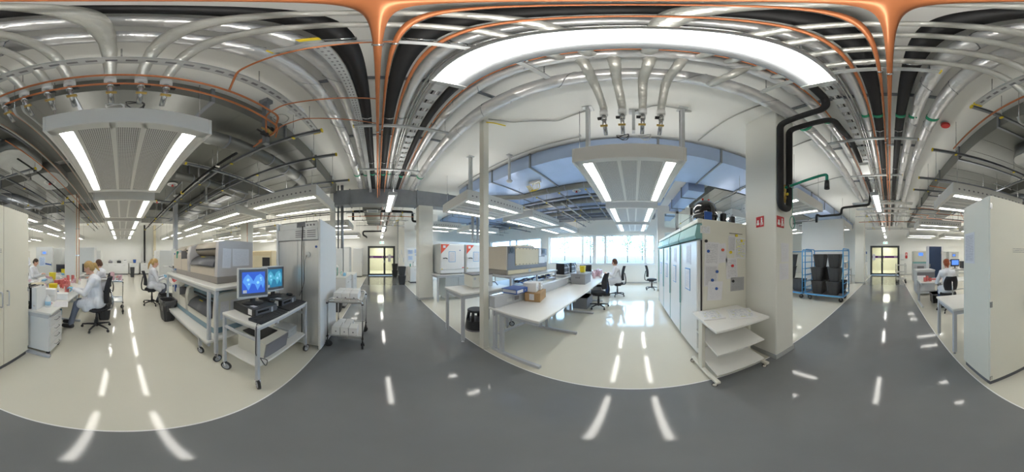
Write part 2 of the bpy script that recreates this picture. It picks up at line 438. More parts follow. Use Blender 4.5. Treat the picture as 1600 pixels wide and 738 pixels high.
# side wall narrowing the corridor before the far doors, glazed partition by the windows, free-standing wall
struct(MB().box(1.55, 1.70, 9.35, YF, 0, ZC).build('wall_corridor', 'wall_white'))
struct(MB().box(1.70, 3.6, 9.35, 9.5, 0, ZC).build('wall_niche', 'wall_white'))
pw = MB(); px = 6.75
pw.box(px, px + .12, -1.30, -1.0, 0, ZC - .4).box(px, px + .12, -4.4, -1.30, 0, 1.1).box(px, px + .12, -4.4, -1.30, 2.5, 2.72).box(px, px + .12, -4.4, -1.30, 3.35, ZC - .4)
for y in (-1.85, -2.5, -3.4, -4.4): pw.box(px, px + .12, y - .06, y + .06, 1.1, ZC - .4)
pws = struct(pw.build('wall_partition', 'wall_white'))
for a, b in ((-1.85, -1.3), (-2.5, -1.85), (-3.4, -2.5), (-4.4, -3.4)):
    for z0, z1 in ((1.1, 2.5), (2.72, 3.35)): MB().box(px + .055, px + .065, a + .06 if a > -1.85 else a + .06, b, z0, z1).build('pane', 'glass', pws)
struct(MB().box(px - .012, px + .13, -4.4, -1.0, 0, .08).build('baseboard_partition', 'skirting_grey'))
struct(MB().box(1.74, 3.55, -6.1, -5.95, 0, 2.95, .005).build('wall_screen', 'wall_white'))
# columns
for i, (x, y, top) in enumerate(((1.60, 5.41, 3.24), (1.60, -1.76, ZC), (1.60, -8.80, ZC), (-5.60, 5.41, ZC), (-5.60, -1.76, ZC), (-5.60, -8.8, ZC))):
    hw = .25
    if i == 1: x, hw = 1.615, .305
    c = struct(MB().box(x - hw, x + hw, y - .19, y + .19, 0, top, .012).build('column', 'column_white'))
    MB().box(x - hw - .012, x + hw + .012, y - .202, y + .202, 0, .075).build('baseboard', 'skirting_grey', c)
PX = 1.31  # face of the near column towards the corridor
# vestibules seen through the glazed doors
for nm, y0, y1, x0, x1 in (('far', YF + .2, YF + 4.5, -2.2, 2.6), ('near', YB - 4.5, YB - .2, -2.2, 2.6)):
    v = MB().box(x0, x1, y0, y1, -.1, 0).box(x0, x1, y0, y1, 2.7, 2.8).box(x0 - .1, x0, y0, y1, 0, 2.7).box(x1, x1 + .1, y0, y1, 0, 2.7)
    if nm == 'far': v.box(x0, x1, y1, y1 + .1, 0, 2.7)
    else: v.box(x0, x1, y0 - .1, y0, 0, 2.7)
    struct(v.build('wall_vestibule', 'cream_paint'))
    ym = (y0 + y1) / 2
    t = thing('vestibule_lamp', 'long ceiling lamp in the lobby behind the double doors %s' % ('next to the stacked black bins' if nm == 'far' else 'next to the steel shelf trolley'), 'lamp', (0.3, ym, 2.7))
    MB().box(-.3, .3, -1.75, 1.75, -.05, 0, .008).build('housing', 'white_paint', t)
    MB().box(-.28, .28, -1.72, 1.72, -.07, -.045, .008).build('diffuser', 'lamp', t)
def glazed_door(name, y, x0, x1, top, split, face):
    s = face; fr = MB(); a = .075; yy0, yy1 = y - .05, y + .05
    fr.box(x0, x0 + a, yy0, yy1, 0, top).box(x1 - a, x1, yy0, yy1, 0, top).box(x0, x1, yy0, yy1, top - a, top)
    d = struct(fr.build(name, 'door_frame'))
    for l0, l1 in ((x0 + a, split), (split, x1 - a)):
        b = .07
        lf = MB().box(l0, l0 + b, y - .03, y + .03, .01, top - a).box(l1 - b, l1, y - .03, y + .03, .01, top - a).box(l0 + b, l1 - b, y - .03, y + .03, .01, .14).box(l0 + b, l1 - b, y - .03, y + .03, top - a - b, top - a).build('door_leaf', 'door_frame', d)
        MB().box(l0 + b, l1 - b, y - .006, y + .006, .14, top - a - b).build('pane', 'door_glass', lf)
        MB().box(l0 + b, l1 - b, y - .011, y - .007, 1.33, 1.50).box(l0 + b, l1 - b, y + .007, y + .011, 1.33, 1.50).build('stripe', 'purple', lf)
        q = MB()
        for k in range(3):
            cx = l0 + b + .08 + k * .075
            q.lathe([(.03, 0), (.03, .004)], (0, 0, 0), 12)
            o = len(q.v) - 24
            for i in range(o, len(q.v)):
                vx, vy, vz = q.v[i]; q.v[i] = (cx + vx, y + s * (.012 + vz), 1.415 + vy)
        cx = l1 - b - .09; q.box(cx - .025, cx + .025, y + s * .0115, y + s * .0155, 1.38, 1.45)
        q.build('door_emblem', 'sign_white', lf)
        hx = split + (.045 if l0 == split else -.045)
        MB().tube(fillet([(hx, y + s * .03, 1.05), (hx, y + s * .08, 1.05), (hx - .12 * (1 if l0 == x0 + a else -1), y + s * .08, 1.05)], .02), .011).box(hx - .02, hx + .02, y + s * .03, y + s * .036, .95, 1.15).build('door_handle', 'steel', lf)
    return d
d1 = glazed_door('door_1', YF + .05, D1[0], D1[1], D1[2], .52, -1)
d2 = glazed_door('door_2', YB - .05, D2[0], D2[1], D2[2], .58, 1)
sheet('notice_sheet', .21, .55, 'print_faint', d1, (.90, YF + .03, 1.05))
sheet('notice_sheet', .2, .5, 'print_faint', d2, (1.22, YB - .03, 1.15), (0, 0, pi))
# outside: lawn bank and bare spring trees
g = MB(); prof = [(9.2, -.4), (14, .25), (20, .85), (30, 1.15), (70, 1.5), (70, .2), (9.2, -.9)]
g.prism(prof, 'y', -60, 60); struct(g.build('ground_outside', 'ground_out'))
def tree(x, y, h, lab):
    t = thing('garden_tree', lab, 'tree', (x, y, .5), 0, 'trees outside the windows')
    tr = MB().tube([(0, 0, 0), (.03, .02, h * .5), (0, 0, h)], [.06, .045, .015], 7)
    cr = MB()
    for k in range(9):
        a = k * 2.4; z = h * (.38 + .06 * k); l = .5 + .35 * random.random()
        e = (cos(a) * l, sin(a) * l, z + .45); tr.tube([(0, 0, z), e], [.02, .006], 5)
        for q in range(60):
            p = Vector(e) * (.4 + .75 * random.random()) + Vector((random.gauss(0, .2), random.gauss(0, .2), random.gauss(0, .22))); p.z = max(z - .2, e[2] + random.gauss(0, .3))
            u = Vector((random.gauss(0, 1), random.gauss(0, 1), random.gauss(0, 1))).normalized(); w_ = u.orthogonal().normalized() * .09; u = u * .13
            cr.add([p - w_, p + u * .6, p + w_, p - u * .6], [(0, 1, 2, 3)])
    tr.build('trunk', 'bark', t); cr.build('foliage', 'leaf', t, kind='stuff')
for x, y, h, lab in ((17, 4.6, 4.2, 'slim leafy tree outside the narrow panes of the middle window'), (18, 3.0, 4.8, 'pale green tree outside the window above the window-side worker'), (20, 9.0, 3.6, 'small tree on the lawn outside the widest pane by the pier'), (19, .7, 4.0, 'bare young tree outside the wide pane near the glazed partition'), (22, -1.2, 3.2, 'low thin tree outside the window end beside the partition'), (21, 16, 4.4, 'tree seen through the far window behind the incubators')): tree(x, y, h, lab)
# ------------------------------------------------------------------ chilled ceiling panels with light strips
PZ = 2.80; PL, PW, PH = 1.92, 1.38, .25
def make_panel():
    t = thing('ceiling_light_panel', 'x', 'ceiling panel')
    l, w = PL / 2, PW / 2
    f = MB()
    f.box(-l, l, -w, -w + .03, 0, PH, .006).box(-l, l, w - .03, w, 0, PH, .006).box(-l, -l + .03, -w + .03, w - .03, 0, PH, .006).box(l - .03, l, -w + .03, w - .03, 0, PH, .006)
    f.box(-l + .03, l - .03, -w + .03, w - .03, .06, .075)
    f.build('frame', 'panel_white', t)
    u = MB()
    for s in (-1, 1):
        for a, b in ((.60, .66), (.42, .435), (.10, .15)): u.box(-l + .03, l - .03, s * a, s * b, .006, .06)
        u.box(s * (l - .03), s * (l - .10), -w + .03, w - .03, .006, .06)
    u.build('ceiling_rail', 'panel_white', t)
    for s in (-1, 1): MB().box(-l + .1, l - .1, s * .435, s * .455, .004, .06).box(-l + .1, l - .1, s * .58, s * .60, .004, .06).build('reflector', 'white_paint', t)
    for s in (-1, 1): MB().box(-l + .15, l - .15, s * .455, s * .58, .014, .045, .004).build('light_strip', 'lamp', t)
    for a, b in ((-.42, -.15), (-.10, .10), (.15, .42)): MB().box(-l + .1, l - .1, a, b, .016, .03).build('perforated_panel', 'perforated', t)
    for s in (-1, 1): MB().box(-l + .15, l - .15, s * .50, s * .58, PH - .02, PH - .005, .003).build('up_fill_strip', 'panel_up_fill', t)  # glowing strips added on top to brighten slab and ducts
    h = MB()
    for s in (-1, 1):
        for k in range(16):
            x = -l + .14 + k * (PL - .28) / 15
            h.cyl((x, s * (w - .004), .105), (x, s * (w + .0015), .105), .021, n=10)
    h.build('side_holes', 'machine_grey', t, kind='stuff')
    for sx in (-1, 1):
        for sy in (-1, 1): MB().cyl((sx * (l - .12), sy * (w - .06), .07), (sx * (l - .12), sy * (w - .06), ZC - PZ), .005, n=6).build('suspension_rod', 'steel', t)
    return t
rows = [0., 3.68, -3.68, 7.36, -7.36, 11.0, -11.0]
rowname = {0.: 'row straight across from the camera', 3.68: 'row over the steel-backed refrigerator and incubators', -3.68: 'row over the tall cupboard and blue bin carts', 7.36: 'row over the sink counter', -7.36: 'row over the blue cabinet', 11.: 'row along the wall with the bin stacks', -11.: 'row along the wall with the steel shelf trolley'}
panel0 = None
cols = [(-1.2 - PL / 2 - 2.40 * i, 'side opposite the windows', i) for i in range(5)] + [(1.87 + PL / 2 + 2.40 * i, 'window side', i) for i in range(3)]
for ry in rows:
    for cx, side, i in cols:
        if abs(ry) > 10 and (side == 'window side' or i > 3): continue
        if ry == 7.36 and side == 'window side' and i > 1: continue
        lab = 'white perforated light panel, %s from corridor, %s, %s' % (ORD[i], side, rowname[ry])
        if panel0 is None:
            panel0 = make_panel(); p = panel0; p.location = (cx, ry + .055, PZ); p['label'] = lab; p['group'] = 'ceiling light panels'
        else: p = dup(panel0, (cx, ry + .055, PZ), 0, lab, 'ceiling light panels')
# ------------------------------------------------------------------ corridor lamps
lamp0 = None
LX = .315
for i, (y, lab) in enumerate(((0., 'large bright linear corridor lamp directly overhead'), (4.0, 'hanging corridor lamp in front of the grey cross duct'), (8.0, 'corridor lamp beyond the grey cross duct, second before the far doors'), (11.2, 'small far corridor lamp above the doors by the bin stacks'), (-4.0, 'hanging corridor lamp past the column with black pipes'), (-8.0, 'far corridor lamp level with the last white column'), (-11.2, 'farthest corridor lamp above doors by the shelf trolley'))):
    if lamp0 is None:
        t = thing('corridor_lamp', lab, 'lamp', (LX, y, 2.80), 0, 'linear corridor lamps')
        MB().box(-.092, .092, -.69, .69, .012, .085, .01).build('housing', 'frame_grey', t)
        MB().box(-.078, .03, -.66, .66, 0, .03, .006).build('diffuser', 'lamp', t)
        MB().box(-.07, .07, -.64, .64, .084, .094, .003).build('up_fill_plate', 'up_fill', t)  # glowing plate added on the housing to light the corridor slab
        for s in (-1, 1): MB().box(-.088, .088, s * .66, s * .69, .0, .022).build('end_cap', 'white_paint', t)
        for s in (-1, 1): MB().cyl((.02, s * .55, .08), (.02, s * .55, ZC - 2.80), .005, n=6).build('hanger', 'steel', t)
        lamp0 = t
    else: dup(lamp0, (LX, y, 2.80), 0, lab)
# ------------------------------------------------------------------ pipes along the corridor ceiling
def pipe(name, label, pts, r, m, cat='pipe', n=12, bend=.12, bands=(), group=None, clamps=(), rod=False):
    P = fillet(pts, bend) if len(pts) > 2 else pts
    o = MB().tube(P, r, n).build(name, m); tag(o, label, cat, group)
    for x, y, z in bands: MB().cyl((x, y - .035, z), (x, y + .035, z), r + .004, n=n).build('tape_band', 'green_tape', o)
    q0 = Vector(pts[len(pts) // 2]).lerp(Vector(pts[len(pts) // 2 - 1]), .5)
    if rod: MB().cyl((q0.x, q0.y, q0.z), (q0.x, q0.y, ZC), .004, n=5).build('threaded_rod', 'steel', o)
    for x, y, z in clamps:
        MB().cyl((x, y - .012, z), (x, y + .012, z), r + .006, n=n).cyl((x, y, z + r), (x, y, z + r + .09), .006, n=6).build('pipe_clamp', 'steel', o)
    return o
Y0, Y1 = YB + .1, YF - .1
GB = (4.25, -2.0)
HG = (.55, 2.05, 3.6, -.95, -2.4, -3.9, 6.6, 8.4, -6, -8)
def lane(name, label, x, z, r, m, band=True, cl=True, y0=Y0, y1=Y1, cat='pipe', n=12):
    # a long pipe with slight length-wise subdivision
    pts = [(x, y0 + (y1 - y0) * k / 16, z) for k in range(17)]
    o = MB().tube(pts, r, n).build(name, m); tag(o, label, cat)
    if band:
        for y in GB: MB().cyl((x, y - .03, z), (x, y + .03, z), r + .004, n=n).build('tape_band', 'green_tape', o)
    if cl:
        for y in HG:
            if y0 < y < y1: MB().cyl((x, y - .012, z), (x, y + .012, z), r + .005, n=n).build('pipe_clamp', 'steel', o)
    return o
def foil_lane(label, x, z, r):
    pts = []; rr = []; y = Y0
    while y < Y1:
        pts.append((x + random.gauss(0, .003), y, z + random.gauss(0, .003))); rr.append(r * (1 + random.uniform(-.03, .03)))
        pts.append((x, y + .42, z)); rr.append(r * .985); pts.append((x, y + .43, z)); rr.append(r * 1.025); y += .45
    o = MB().tube(pts, rr, 14).build('insulated_pipe', 'foil'); tag(o, label, 'pipe')
    for y in GB: MB().cyl((x, y - .03, z), (x, y + .03, z), r * 1.05, n=14).build('tape_band', 'green_tape', o)
    s = MB()
    y = Y0 + .1
    while y < Y1:
        a0 = random.random() * 6
        for k in range(9):
            a = a0 + k * .7; b = a + .7; y2 = y + .05 * k
            s.cyl((x + cos(a) * (r * 1.03), y2, z + sin(a) * (r * 1.03)), (x + cos(b) * (r * 1.03), y2 + .05, z + sin(b) * (r * 1.03)), .0035, n=4)
        y += .9
    s.build('binding_wire', 'galv_dark', o, kind='stuff')
    return o
foil_lane('outermost silver foil insulated pipe on the cupboard side of corridor ceiling', -.54, 3.86, .085)
foil_lane('inner silver foil insulated pipe on the cupboard side of corridor ceiling', -.31, 3.86, .075)
lane('black_pipe', 'black insulated pipe between silver pipes and main copper pipe', -.135, 3.86, .062, 'black_ins')
lane('copper_pipe', 'thick copper pipe straight above the camera along the corridor', 0., 3.46, .017, 'copper', band=False)
lane('black_pipe', 'black insulated pipe behind the second copper pipe', .145, 3.86, .062, 'black_ins')
lane('copper_pipe', 'second copper pipe just beside the thick overhead one', .058, 3.52, .011, 'copper', band=False)
lane('copper_pipe', 'third copper pipe running beside the slim silver pipe', .215, 3.655, .013, 'copper', band=False)
lane('insulated_pipe', 'slim silver pipe between third copper pipe and cable ladder', .30, 3.87, .045, 'foil')
lane('conduit_pipe', 'thin steel conduit next to the slim silver pipe', .375, 3.86, .014, 'steel', band=False)
lane('conduit_pipe', 'thin steel conduit hugging the cable ladder', .41, 3.86, .012, 'steel', band=False)
foil_lane('silver foil pipe with thin copper line beside it, window side', .80, 3.86, .065)
foil_lane('thickest silver foil pipe nearest to the windows', 1.14, 3.84, .095)
lane('copper_pipe', 'thin copper line clipped beside the window-side silver pipe', .715, 3.80, .010, 'copper', band=False)
# black pipe from the corridor ceiling down the near column and back
DX = 1.24
pipe('black_pipe', 'black pipe bending off the ceiling and dropping down the column', [(.62, Y1, 3.80), (.62, -1.52, 3.80), (.64, -1.52, 3.58), (DX, -1.56, 3.58), (DX, -1.56, 2.12), (DX, -1.75, 2.12), (DX, -1.75, 3.58), (.64, -1.75, 3.58), (.62, -2.05, 3.58), (.62, -2.6, 3.78), (.62, Y0, 3.78)], .045, 'black_ins', bend=.10, bands=((.62, 4.25, 3.80),))
t = thing('drain_valve', 'brass drain valve between black pipes on the column', 'valve', (DX, -1.655, 2.2))
MB().cyl((0, 0, 0), (0, 0, .26), .014, n=8).cyl((0, 0, .05), (0, 0, .09), .022, n=8).cyl((0, 0, .16), (0, 0, .2), .02, n=8).build('valve_body', 'brass', t)
MB().box(-.05, -.02, -.012, .012, .1, .13).build('lever', 'yellow', t)
# cable ladder
t = thing('cable_ladder', 'perforated steel cable tray above the corridor lamps', 'cable tray', (.50, 0, 3.79))
MB().box(-.055, -.05, Y0, Y1, 0, .05).box(.05, .055, Y0, Y1, 0, .05).build('side_rail', 'galv', t)
y = Y0 + .1; rg = MB().box(-.05, .05, -.06, .06, 0, .004)
first = None
while y < Y1:
    if first is None: first = rg.build('rung', 'galv', t, (0, y, 0))
    else: inst(first, t, (0, y, 0))
    y += .19
MB().tube([(.02, Y0, .016), (.02, Y1, .016)], .011, 6).build('cable', 'white_plastic', t)
MB().tube([(-.02, Y0, .016), (-.02, Y1, .016)], .009, 6).build('cable', 'black_plastic', t)
# slotted channel below the black pipe
t = thing('slotted_channel', 'slotted steel channel beside black pipe, cupboard side', 'cable channel', (-.22, 0, 3.64))
MB().box(-.035, .035, .5, 5.2, 0, .004).box(-.037, -.033, .5, 5.2, 0, .03).box(.033, .037, .5, 5.2, 0, .03).build('channel', 'galv', t)
MB().box(-.04, .04, .47, .5, -.006, .034).build('end_cap', 'yellow', t)
s = MB()
for k in range(90): s.box(-.02, -.008, .55 + k * .052, .57 + k * .052, -.001, .001).box(.008, .02, .55 + k * .052, .57 + k * .052, -.001, .001)
s.build('slots', 'machine_grey', t, kind='stuff')
# cross hangers carrying the pipes
for i, y in enumerate(HG):
    t = thing('pipe_hanger', 'grey strut channel across corridor ceiling, %s' % ('%s out on the bin-stack side' % ORD[sorted([q for q in HG if q > 0]).index(y)] if y > 0 else '%s out on the shelf-trolley side' % ORD[sorted([-q for q in HG if q < 0]).index(-y)]), 'strut', (0, y, 3.70), 0, 'pipe hangers')
    MB().box(-.30 if i % 2 else -.42, .95, -.02, .02, -.105, -.065).build('channel', 'galv', t)
    e = -.30 if i % 2 else -.42
    MB().box(e - .012, e, -.022, .022, -.107, -.063).build('end_cap', 'yellow', t)
    for x in (-.24, .26, .90): MB().cyl((x, 0, -.07), (x, 0, ZC - 3.70), .005, n=6).build('threaded_rod', 'steel', t)
for i, y in enumerate((1.3, 2.75, 4.6, -1.65, -3.1, -5.0, -7.0, 7.5)):
    o = MB().box(-.62, 1.3, y - .02, y + .02, 4.00, 4.04).build('ceiling_channel', 'galv_dark')
    tag(o, 'dark channel screwed to the corridor slab, %s' % ('%s on the bin-stack side' % ORD[sorted([1.3, 2.75, 4.6, 7.5]).index(y)] if y > 0 else '%s on the shelf-trolley side' % ORD[[1.65, 3.1, 5.0, 7.0].index(-y)]), 'strut', 'channels on the slab')
# white junction box on the tray
o = MB().box(.40, .58, -3.5, -3.05, 3.42, 3.50, .01).build('junction_box', 'white_plastic'); tag(o, 'white junction box under the cable tray past the column', 'junction box')
# ------------------------------------------------------------------ silver hoses over the corridor to the first panels
def hose(label, x, y, far, y2, zz):
    sgn = 1 if x < 0 else -1
    pts = fillet([(x, y, 3.36), (x, y, 3.46), (x + sgn * .34, y + .02, zz), (far - sgn * .12, y2, zz), (far, y2, 3.85)], .22, 8)
    rr = [.037 + .003 * (k % 2) for k in range(len(pts))]
    q = []; r2 = []
    for a, b in zip(pts[:-1], pts[1:]):
        n = max(1, int((b - a).length / .13))
        for k in range(n): q.append(a.lerp(b, k / n)); r2.append(.036 + .004 * random.random())
    q.append(pts[-1]); r2.append(.037)
    t = MB().tube(q, r2, 12).build('insulated_hose', 'hose'); tag(t, label, 'hose', 'silver insulated hoses')
    MB().cyl((x, y, 3.30), (x, y, 3.40), .041, n=12).build('sleeve', 'white_plastic', t)
    v = MB().tube([(x, y, 3.32), (x, y, 3.22), (x - sgn * .03, y, 3.14), (x - sgn * .12, y, 3.02)], .02, 8).cyl((x, y, 3.20), (x, y, 3.27), .027, n=8).build('valve', 'steel', t)
    MB().cyl((x, y + .02, 3.24), (x, y + .06, 3.24), .022, n=8).build('valve_knob', 'black_plastic', v)
    MB().cyl((x - sgn * .03, y - .03, 3.12), (x - sgn * .03, y + .04, 3.12), .016, n=8).build('valve_actuator', 'brass', v)
LH = (-.87, -.68, -.49, -.33, -.07, .12, .28)
for i, y in enumerate(LH): hose('silver hose dropping to cupboard-side panel, %s counted from the cupboard' % ORD[i], -1.0, y, .80, y * 1.03 + (.09 if y > 0 else 0), 3.725)
for i, y in enumerate((.28, .106, -.085, -.26)): hose('silver hose dropping to window-side panel, %s counted from the white post' % ORD[i], 1.52, y, .82, y, 3.725)
o = MB().tube([(.80, -.66, 3.84), (.92, -.63, 3.74), (1.14, -.58, 3.74), (1.14, -.58, 3.80)], .045, 10).build('insulated_hose', 'hose'); tag(o, 'short foil branch crossing the window-side silver pipes above the lamp', 'hose')
# slotted strut and copper pipes next to the first cupboard-side panel
t = thing('slotted_strut', 'slotted steel strut spanning above the cupboard-side panel', 'strut', (-.80, 0, 3.56))
MB().box(-.04, .04, -1.33, 2.05, 0, .006).box(-.042, -.036, -1.33, 2.05, 0, .035).box(.036, .042, -1.33, 2.05, 0, .035).build('channel', 'galv', t)
s = MB()
for k in range(33): s.box(-.012, .012, -1.28 + k * .1, -1.22 + k * .1, -.001, .001)
s.build('slots', 'machine_grey', t, kind='stuff')
for y in (-1.33, 2.05): MB().box(-.045, .045, y - .012, y + .012, -.006, .04).build('end_cap', 'yellow', t)
for y in (-1.1, 0, .9, 1.8): MB().cyl((0, y, .03), (0, y, ZC - 3.56), .005, n=6).build('threaded_rod', 'steel', t)
pipe('copper_pipe', 'bright copper pipe looping round the cupboard-side panel, lower one', [(-8.5, -.90, 3.24), (-1.06, -.90, 3.24), (-.98, -.86, 3.24), (-.98, 1.40, 3.24), (-1.10, 1.50, 3.24), (-1.45, 1.52, 3.16)], .0125, 'copper', n=8, bend=.1)
pipe('copper_pipe', 'bright copper pipe above the cupboard-side panel, upper one', [(-.91, -2.2, 3.34), (-.91, 1.32, 3.34), (-1.02, 1.42, 3.34), (-1.02, 1.42, 3.16), (-1.30, 1.46, 3.16)], .0125, 'copper', n=8, bend=.08)
pipe('copper_pipe', 'thin copper pipe branching over the silver pipes to the panel', [(.06, .52, 3.50), (-.72, .62, 3.52), (-.86, .70, 3.52), (-.90, .70, 3.34)], .009, 'copper', n=8, bend=.06)
pipe('copper_pipe', 'thin copper branch to the valve cluster', [(.0, 1.36, 3.46), (-.80, 1.22, 3.44), (-1.02, 1.25, 3.40), (-1.02, 1.25, 3.12), (-1.18, 1.45, 3.12)], .009, 'copper', n=8, bend=.06)
pipe('copper_pipe', 'thin copper branch curling above the valve cluster', [(.0, 1.86, 3.46), (-.78, 1.55, 3.44), (-1.08, 1.55, 3.40), (-1.12, 1.55, 3.2)], .008, 'copper', n=8, bend=.06)
for i, y in enumerate((-1.10, -1.30)):
    pipe('copper_pipe', 'thin copper line heading to the back wall, %s beyond the looping pipe' % ORD[i], [(-9.5, y, 3.20), (-1.2 - .3 * i, y, 3.20)], .009, 'copper', n=8, rod=True)
for i, y in enumerate((-.78, -.70, -1.0)):
    pipe('steel_pipe', 'slim steel pipe beside cupboard-side panel, %s of three' % ORD[(i + 1) % 3], [(-1.0, y, 3.12), (-1.05, y - .02, 3.06), (-9.0, y - .02, 3.06)], .012, 'conduit', n=8, bend=.05, rod=True)
t = thing('valve_bracket', 'slotted upright bracket with black valves beside the panel', 'bracket', (-1.16, 1.42, 3.0))
MB().box(-.03, .03, -.03, .03, 0, ZC - 3.0).build('upright', 'galv_dark', t)
MB().box(-.06, .06, -.05, .05, .98, 1.08).build('head_plate', 'galv_dark', t)
for k in range(3): MB().cyl((.05, -.12 + .07 * k, .12 + .09 * k), (.05, -.05 + .07 * k, .12 + .09 * k), .032, n=10).cyl((.05, -.2 + .07 * k, .12 + .09 * k), (.05, 0 + .07 * k, .12 + .09 * k), .012, n=8).build('valve', 'black_plastic' if k != 1 else 'brass', t)
t2 = MB().tube([(-.96 + .085 * cos(a * pi / 8), 1.42 + .085 * sin(a * pi / 8), 3.42 + .01 * sin(a)) for a in range(16)], .008, 6, closed=True).build('cable_coil', 'conduit'); tag(t2, 'coiled grey cable hanging by the valve bracket', 'cable coil')
o = MB().box(-.90, -.74, 1.44, 1.54, 3.58, 3.64, .006).box(-.88, -.76, 1.58, 1.66, 3.58, 3.63, .006).build('junction_box', 'white_plastic'); tag(o, 'pale junction boxes on the slotted strut near the coil', 'junction box')
# strut rails towards the back wall, with yellow caps
for i, (y, x0, z) in enumerate(((1.69, -.61, 3.22), (2.32, -.61, 3.20), (3.38, -.61, 3.20), (-1.33, -.74, 3.46), (-2.2, -.6, 3.22), (-3.25, -.6, 3.20), (-3.95, -.6, 3.20), (5.9, -.9, 3.15), (-5.6, -.7, 3.15))):
    t = thing('strut_rail', 'steel strut rail with yellow end cap over bench side, %s %s' % (ORD[[1.69, 2.32, 3.38, 5.9].index(y)] if y > 0 else ORD[[1.33, 2.2, 3.25, 3.95, 5.6].index(-y)], 'towards the refrigerator end' if y > 0 else 'towards the cupboard end'), 'strut', (x0, y, z), 0, 'strut rails with yellow caps')
    L_ = 7.0 if abs(y) > 1.5 else 1.4
    MB().box(-L_, 0, -.02, .02, 0, .012).box(-L_, 0, -.02, -.014, 0, .04).box(-L_, 0, .014, .02, 0, .04).build('channel', 'galv_dark', t)
    MB().box(0, .018, -.023, .023, -.004, .044).build('end_cap', 'yellow', t)
    for x in [-.35 - 1.15 * k for k in range(int(L_ / 1.15))]:
        MB().cyl((x, 0, .02), (x, 0, ZC - z), .005, n=6).build('threaded_rod', 'steel', t)
        MB().box(x - .015, x + .015, -.024, .024, -.014, -.002).build('rod_cap', 'yellow', t)
for i, x in enumerate((-2.4, -4.6, -6.8)):
    for j, (ya, yb) in enumerate(((1.0, 6.0), (-6., -1.4))):
        t = thing('strut_rail', 'long strut rail parallel to corridor, %s from it, %s' % (ORD[i], 'refrigerator end' if j == 0 else 'cupboard end'), 'strut', (x, 0, 3.14), 0, 'long strut rails')
        MB().box(-.02, .02, ya, yb, 0, .03).build('channel', 'galv_dark', t)
        for q in (ya, yb): MB().box(-.023, .023, q - .012, q + .012, -.003, .034).build('end_cap', 'yellow', t)
        for k in range(4): MB().cyl((0, ya + .5 + k * 1.2, .03), (0, ya + .5 + k * 1.2, ZC - 3.14), .005, n=6).build('threaded_rod', 'steel', t)
# ------------------------------------------------------------------ rectangular ducts
def duct(label, x0, x1, y0, y1, z0, z1, along, pitch=1.25, m='duct_metal', ribs=True):
    t = thing('air_duct', label, 'air duct', ((x0 + x1) / 2, (y0 + y1) / 2, z0))
    a, b, c = (x1 - x0) / 2, (y1 - y0) / 2, z1 - z0
    MB().box(-a, a, -b, b, 0, c, .004).build('duct_body', m, t)
    L_ = b if along == 'y' else a; k = -L_ + pitch / 2
    fl = MB()
    if along == 'y': fl.box(-a - .025, a + .025, -.02, .02, -.025, c + .02)
    else: fl.box(-.02, .02, -b - .025, b + .025, -.025, c + .02)
    first = None; e = []
    while k < L_:
        p = (0, k, 0) if along == 'y' else (k, 0, 0)
        if first is None: first = fl.build('flange', 'galv_dark', t, p)
        else: inst(first, t, p)
        k += pitch
    if ribs:
        r = MB(); k = -L_ + .2; 
        if along == 'y': r.box(-a, a, -.008, .008, -.006, .004)
        else: r.box(-.008, .008, -b, b, -.006, .004)
        f2 = None
        while k < L_:
            p = (0, k, 0) if along == 'y' else (k, 0, 0)
            if f2 is None: f2 = r.build('stiffening_rib', m, t, p)
            else: inst(f2, t, p)
            k += pitch / 3
    return t
duct('wide galvanised duct beside the corridor slab on the cupboard side', -3.05, -1.33, YB + .3, 5.15, 3.66, 4.02, 'y', 1.25)
duct('wide galvanised duct beside the corridor slab on the window side', 2.82, 4.15, YB + .3, 5.15, 3.62, 4.0, 'y', 1.25, 'duct_metal_daylit', False)
duct('dark grey cross duct spanning the corridor ahead of the far doors', -1.45, 2.95, 5.22, 5.62, 3.24, 3.78, 'x', 1.1, 'galv_dark', False)
duct('broad duct over the benches, second from corridor on cupboard side', -6.4, -3.7, -6.5, 6.0, 3.70, 4.0, 'y', 1.25)
duct('third broad duct near the back wall benches', -10.2, -7.2, -7, 7, 3.62, 4.0, 'y', 1.6)
duct('square duct heading straight to the window wall beside the partition', 4.3, 8.75, -2.0, -1.5, 3.44, 3.78, 'x', 1.3, 'duct_metal_daylit', False)
duct('galvanised duct crossing behind the cupboard towards the back wall', -9.5, -2.6, -4.75, -4.15, 3.28, 3.62, 'x', 1.3)
duct('galvanised duct with grille above the refrigerator end benches', -7.8, -3.2, 2.55, 3.15, 3.32, 3.66, 'x', 1.3)
duct('ventilation duct over the corridor just beyond the cross duct', -.55, .12, 5.8, 9.4, 3.30, 3.62, 'y', .9)
for i, x in enumerate((4.25, 6.35)):
    duct('flat bluish duct panel under the window-side roof, %s from corridor' % ORD[i], x, x + 1.85, -1.2, 10.5, 3.86 - .02 * i, 4.05, 'y', 1.5, 'duct_metal_daylit', False)
duct('dark low duct above the window-side incubators', 3.3, 8.6, 5.25, 5.6, 3.42, 3.74, 'x', 1.3, 'galv_dark', False)
duct('slim dark duct in front of the window wall roof edge', 8.2, 8.75, -1.1, 10.0, 3.5, 3.8, 'y', 1.5, 'galv_dark', False)
duct('broad duct above the blue bin carts', 4.4, 6.8, -9.5, -2.4, 3.70, 4.0, 'y', 1.4)
t = thing('supply_grille', 'square supply grille under the duct beyond the cross duct', 'grille', (-.2, 6.3, 3.28))
MB().box(-.22, .22, -.22, .22, -.02, 0, .005).build('grille_frame', 'panel_white', t)
for k in range(6): MB().box(-.17, .17, -.16 + k * .06, -.13 + k * .06, -.03, -.018).build('slat', 'frame_grey', t)
t = thing('supply_grille', 'dark ventilation grille under the refrigerator-end duct', 'grille', (-4.1, 2.85, 3.30))
MB().box(-.4, .4, -.12, .12, -.02, 0, .005).build('grille_frame', 'galv', t)
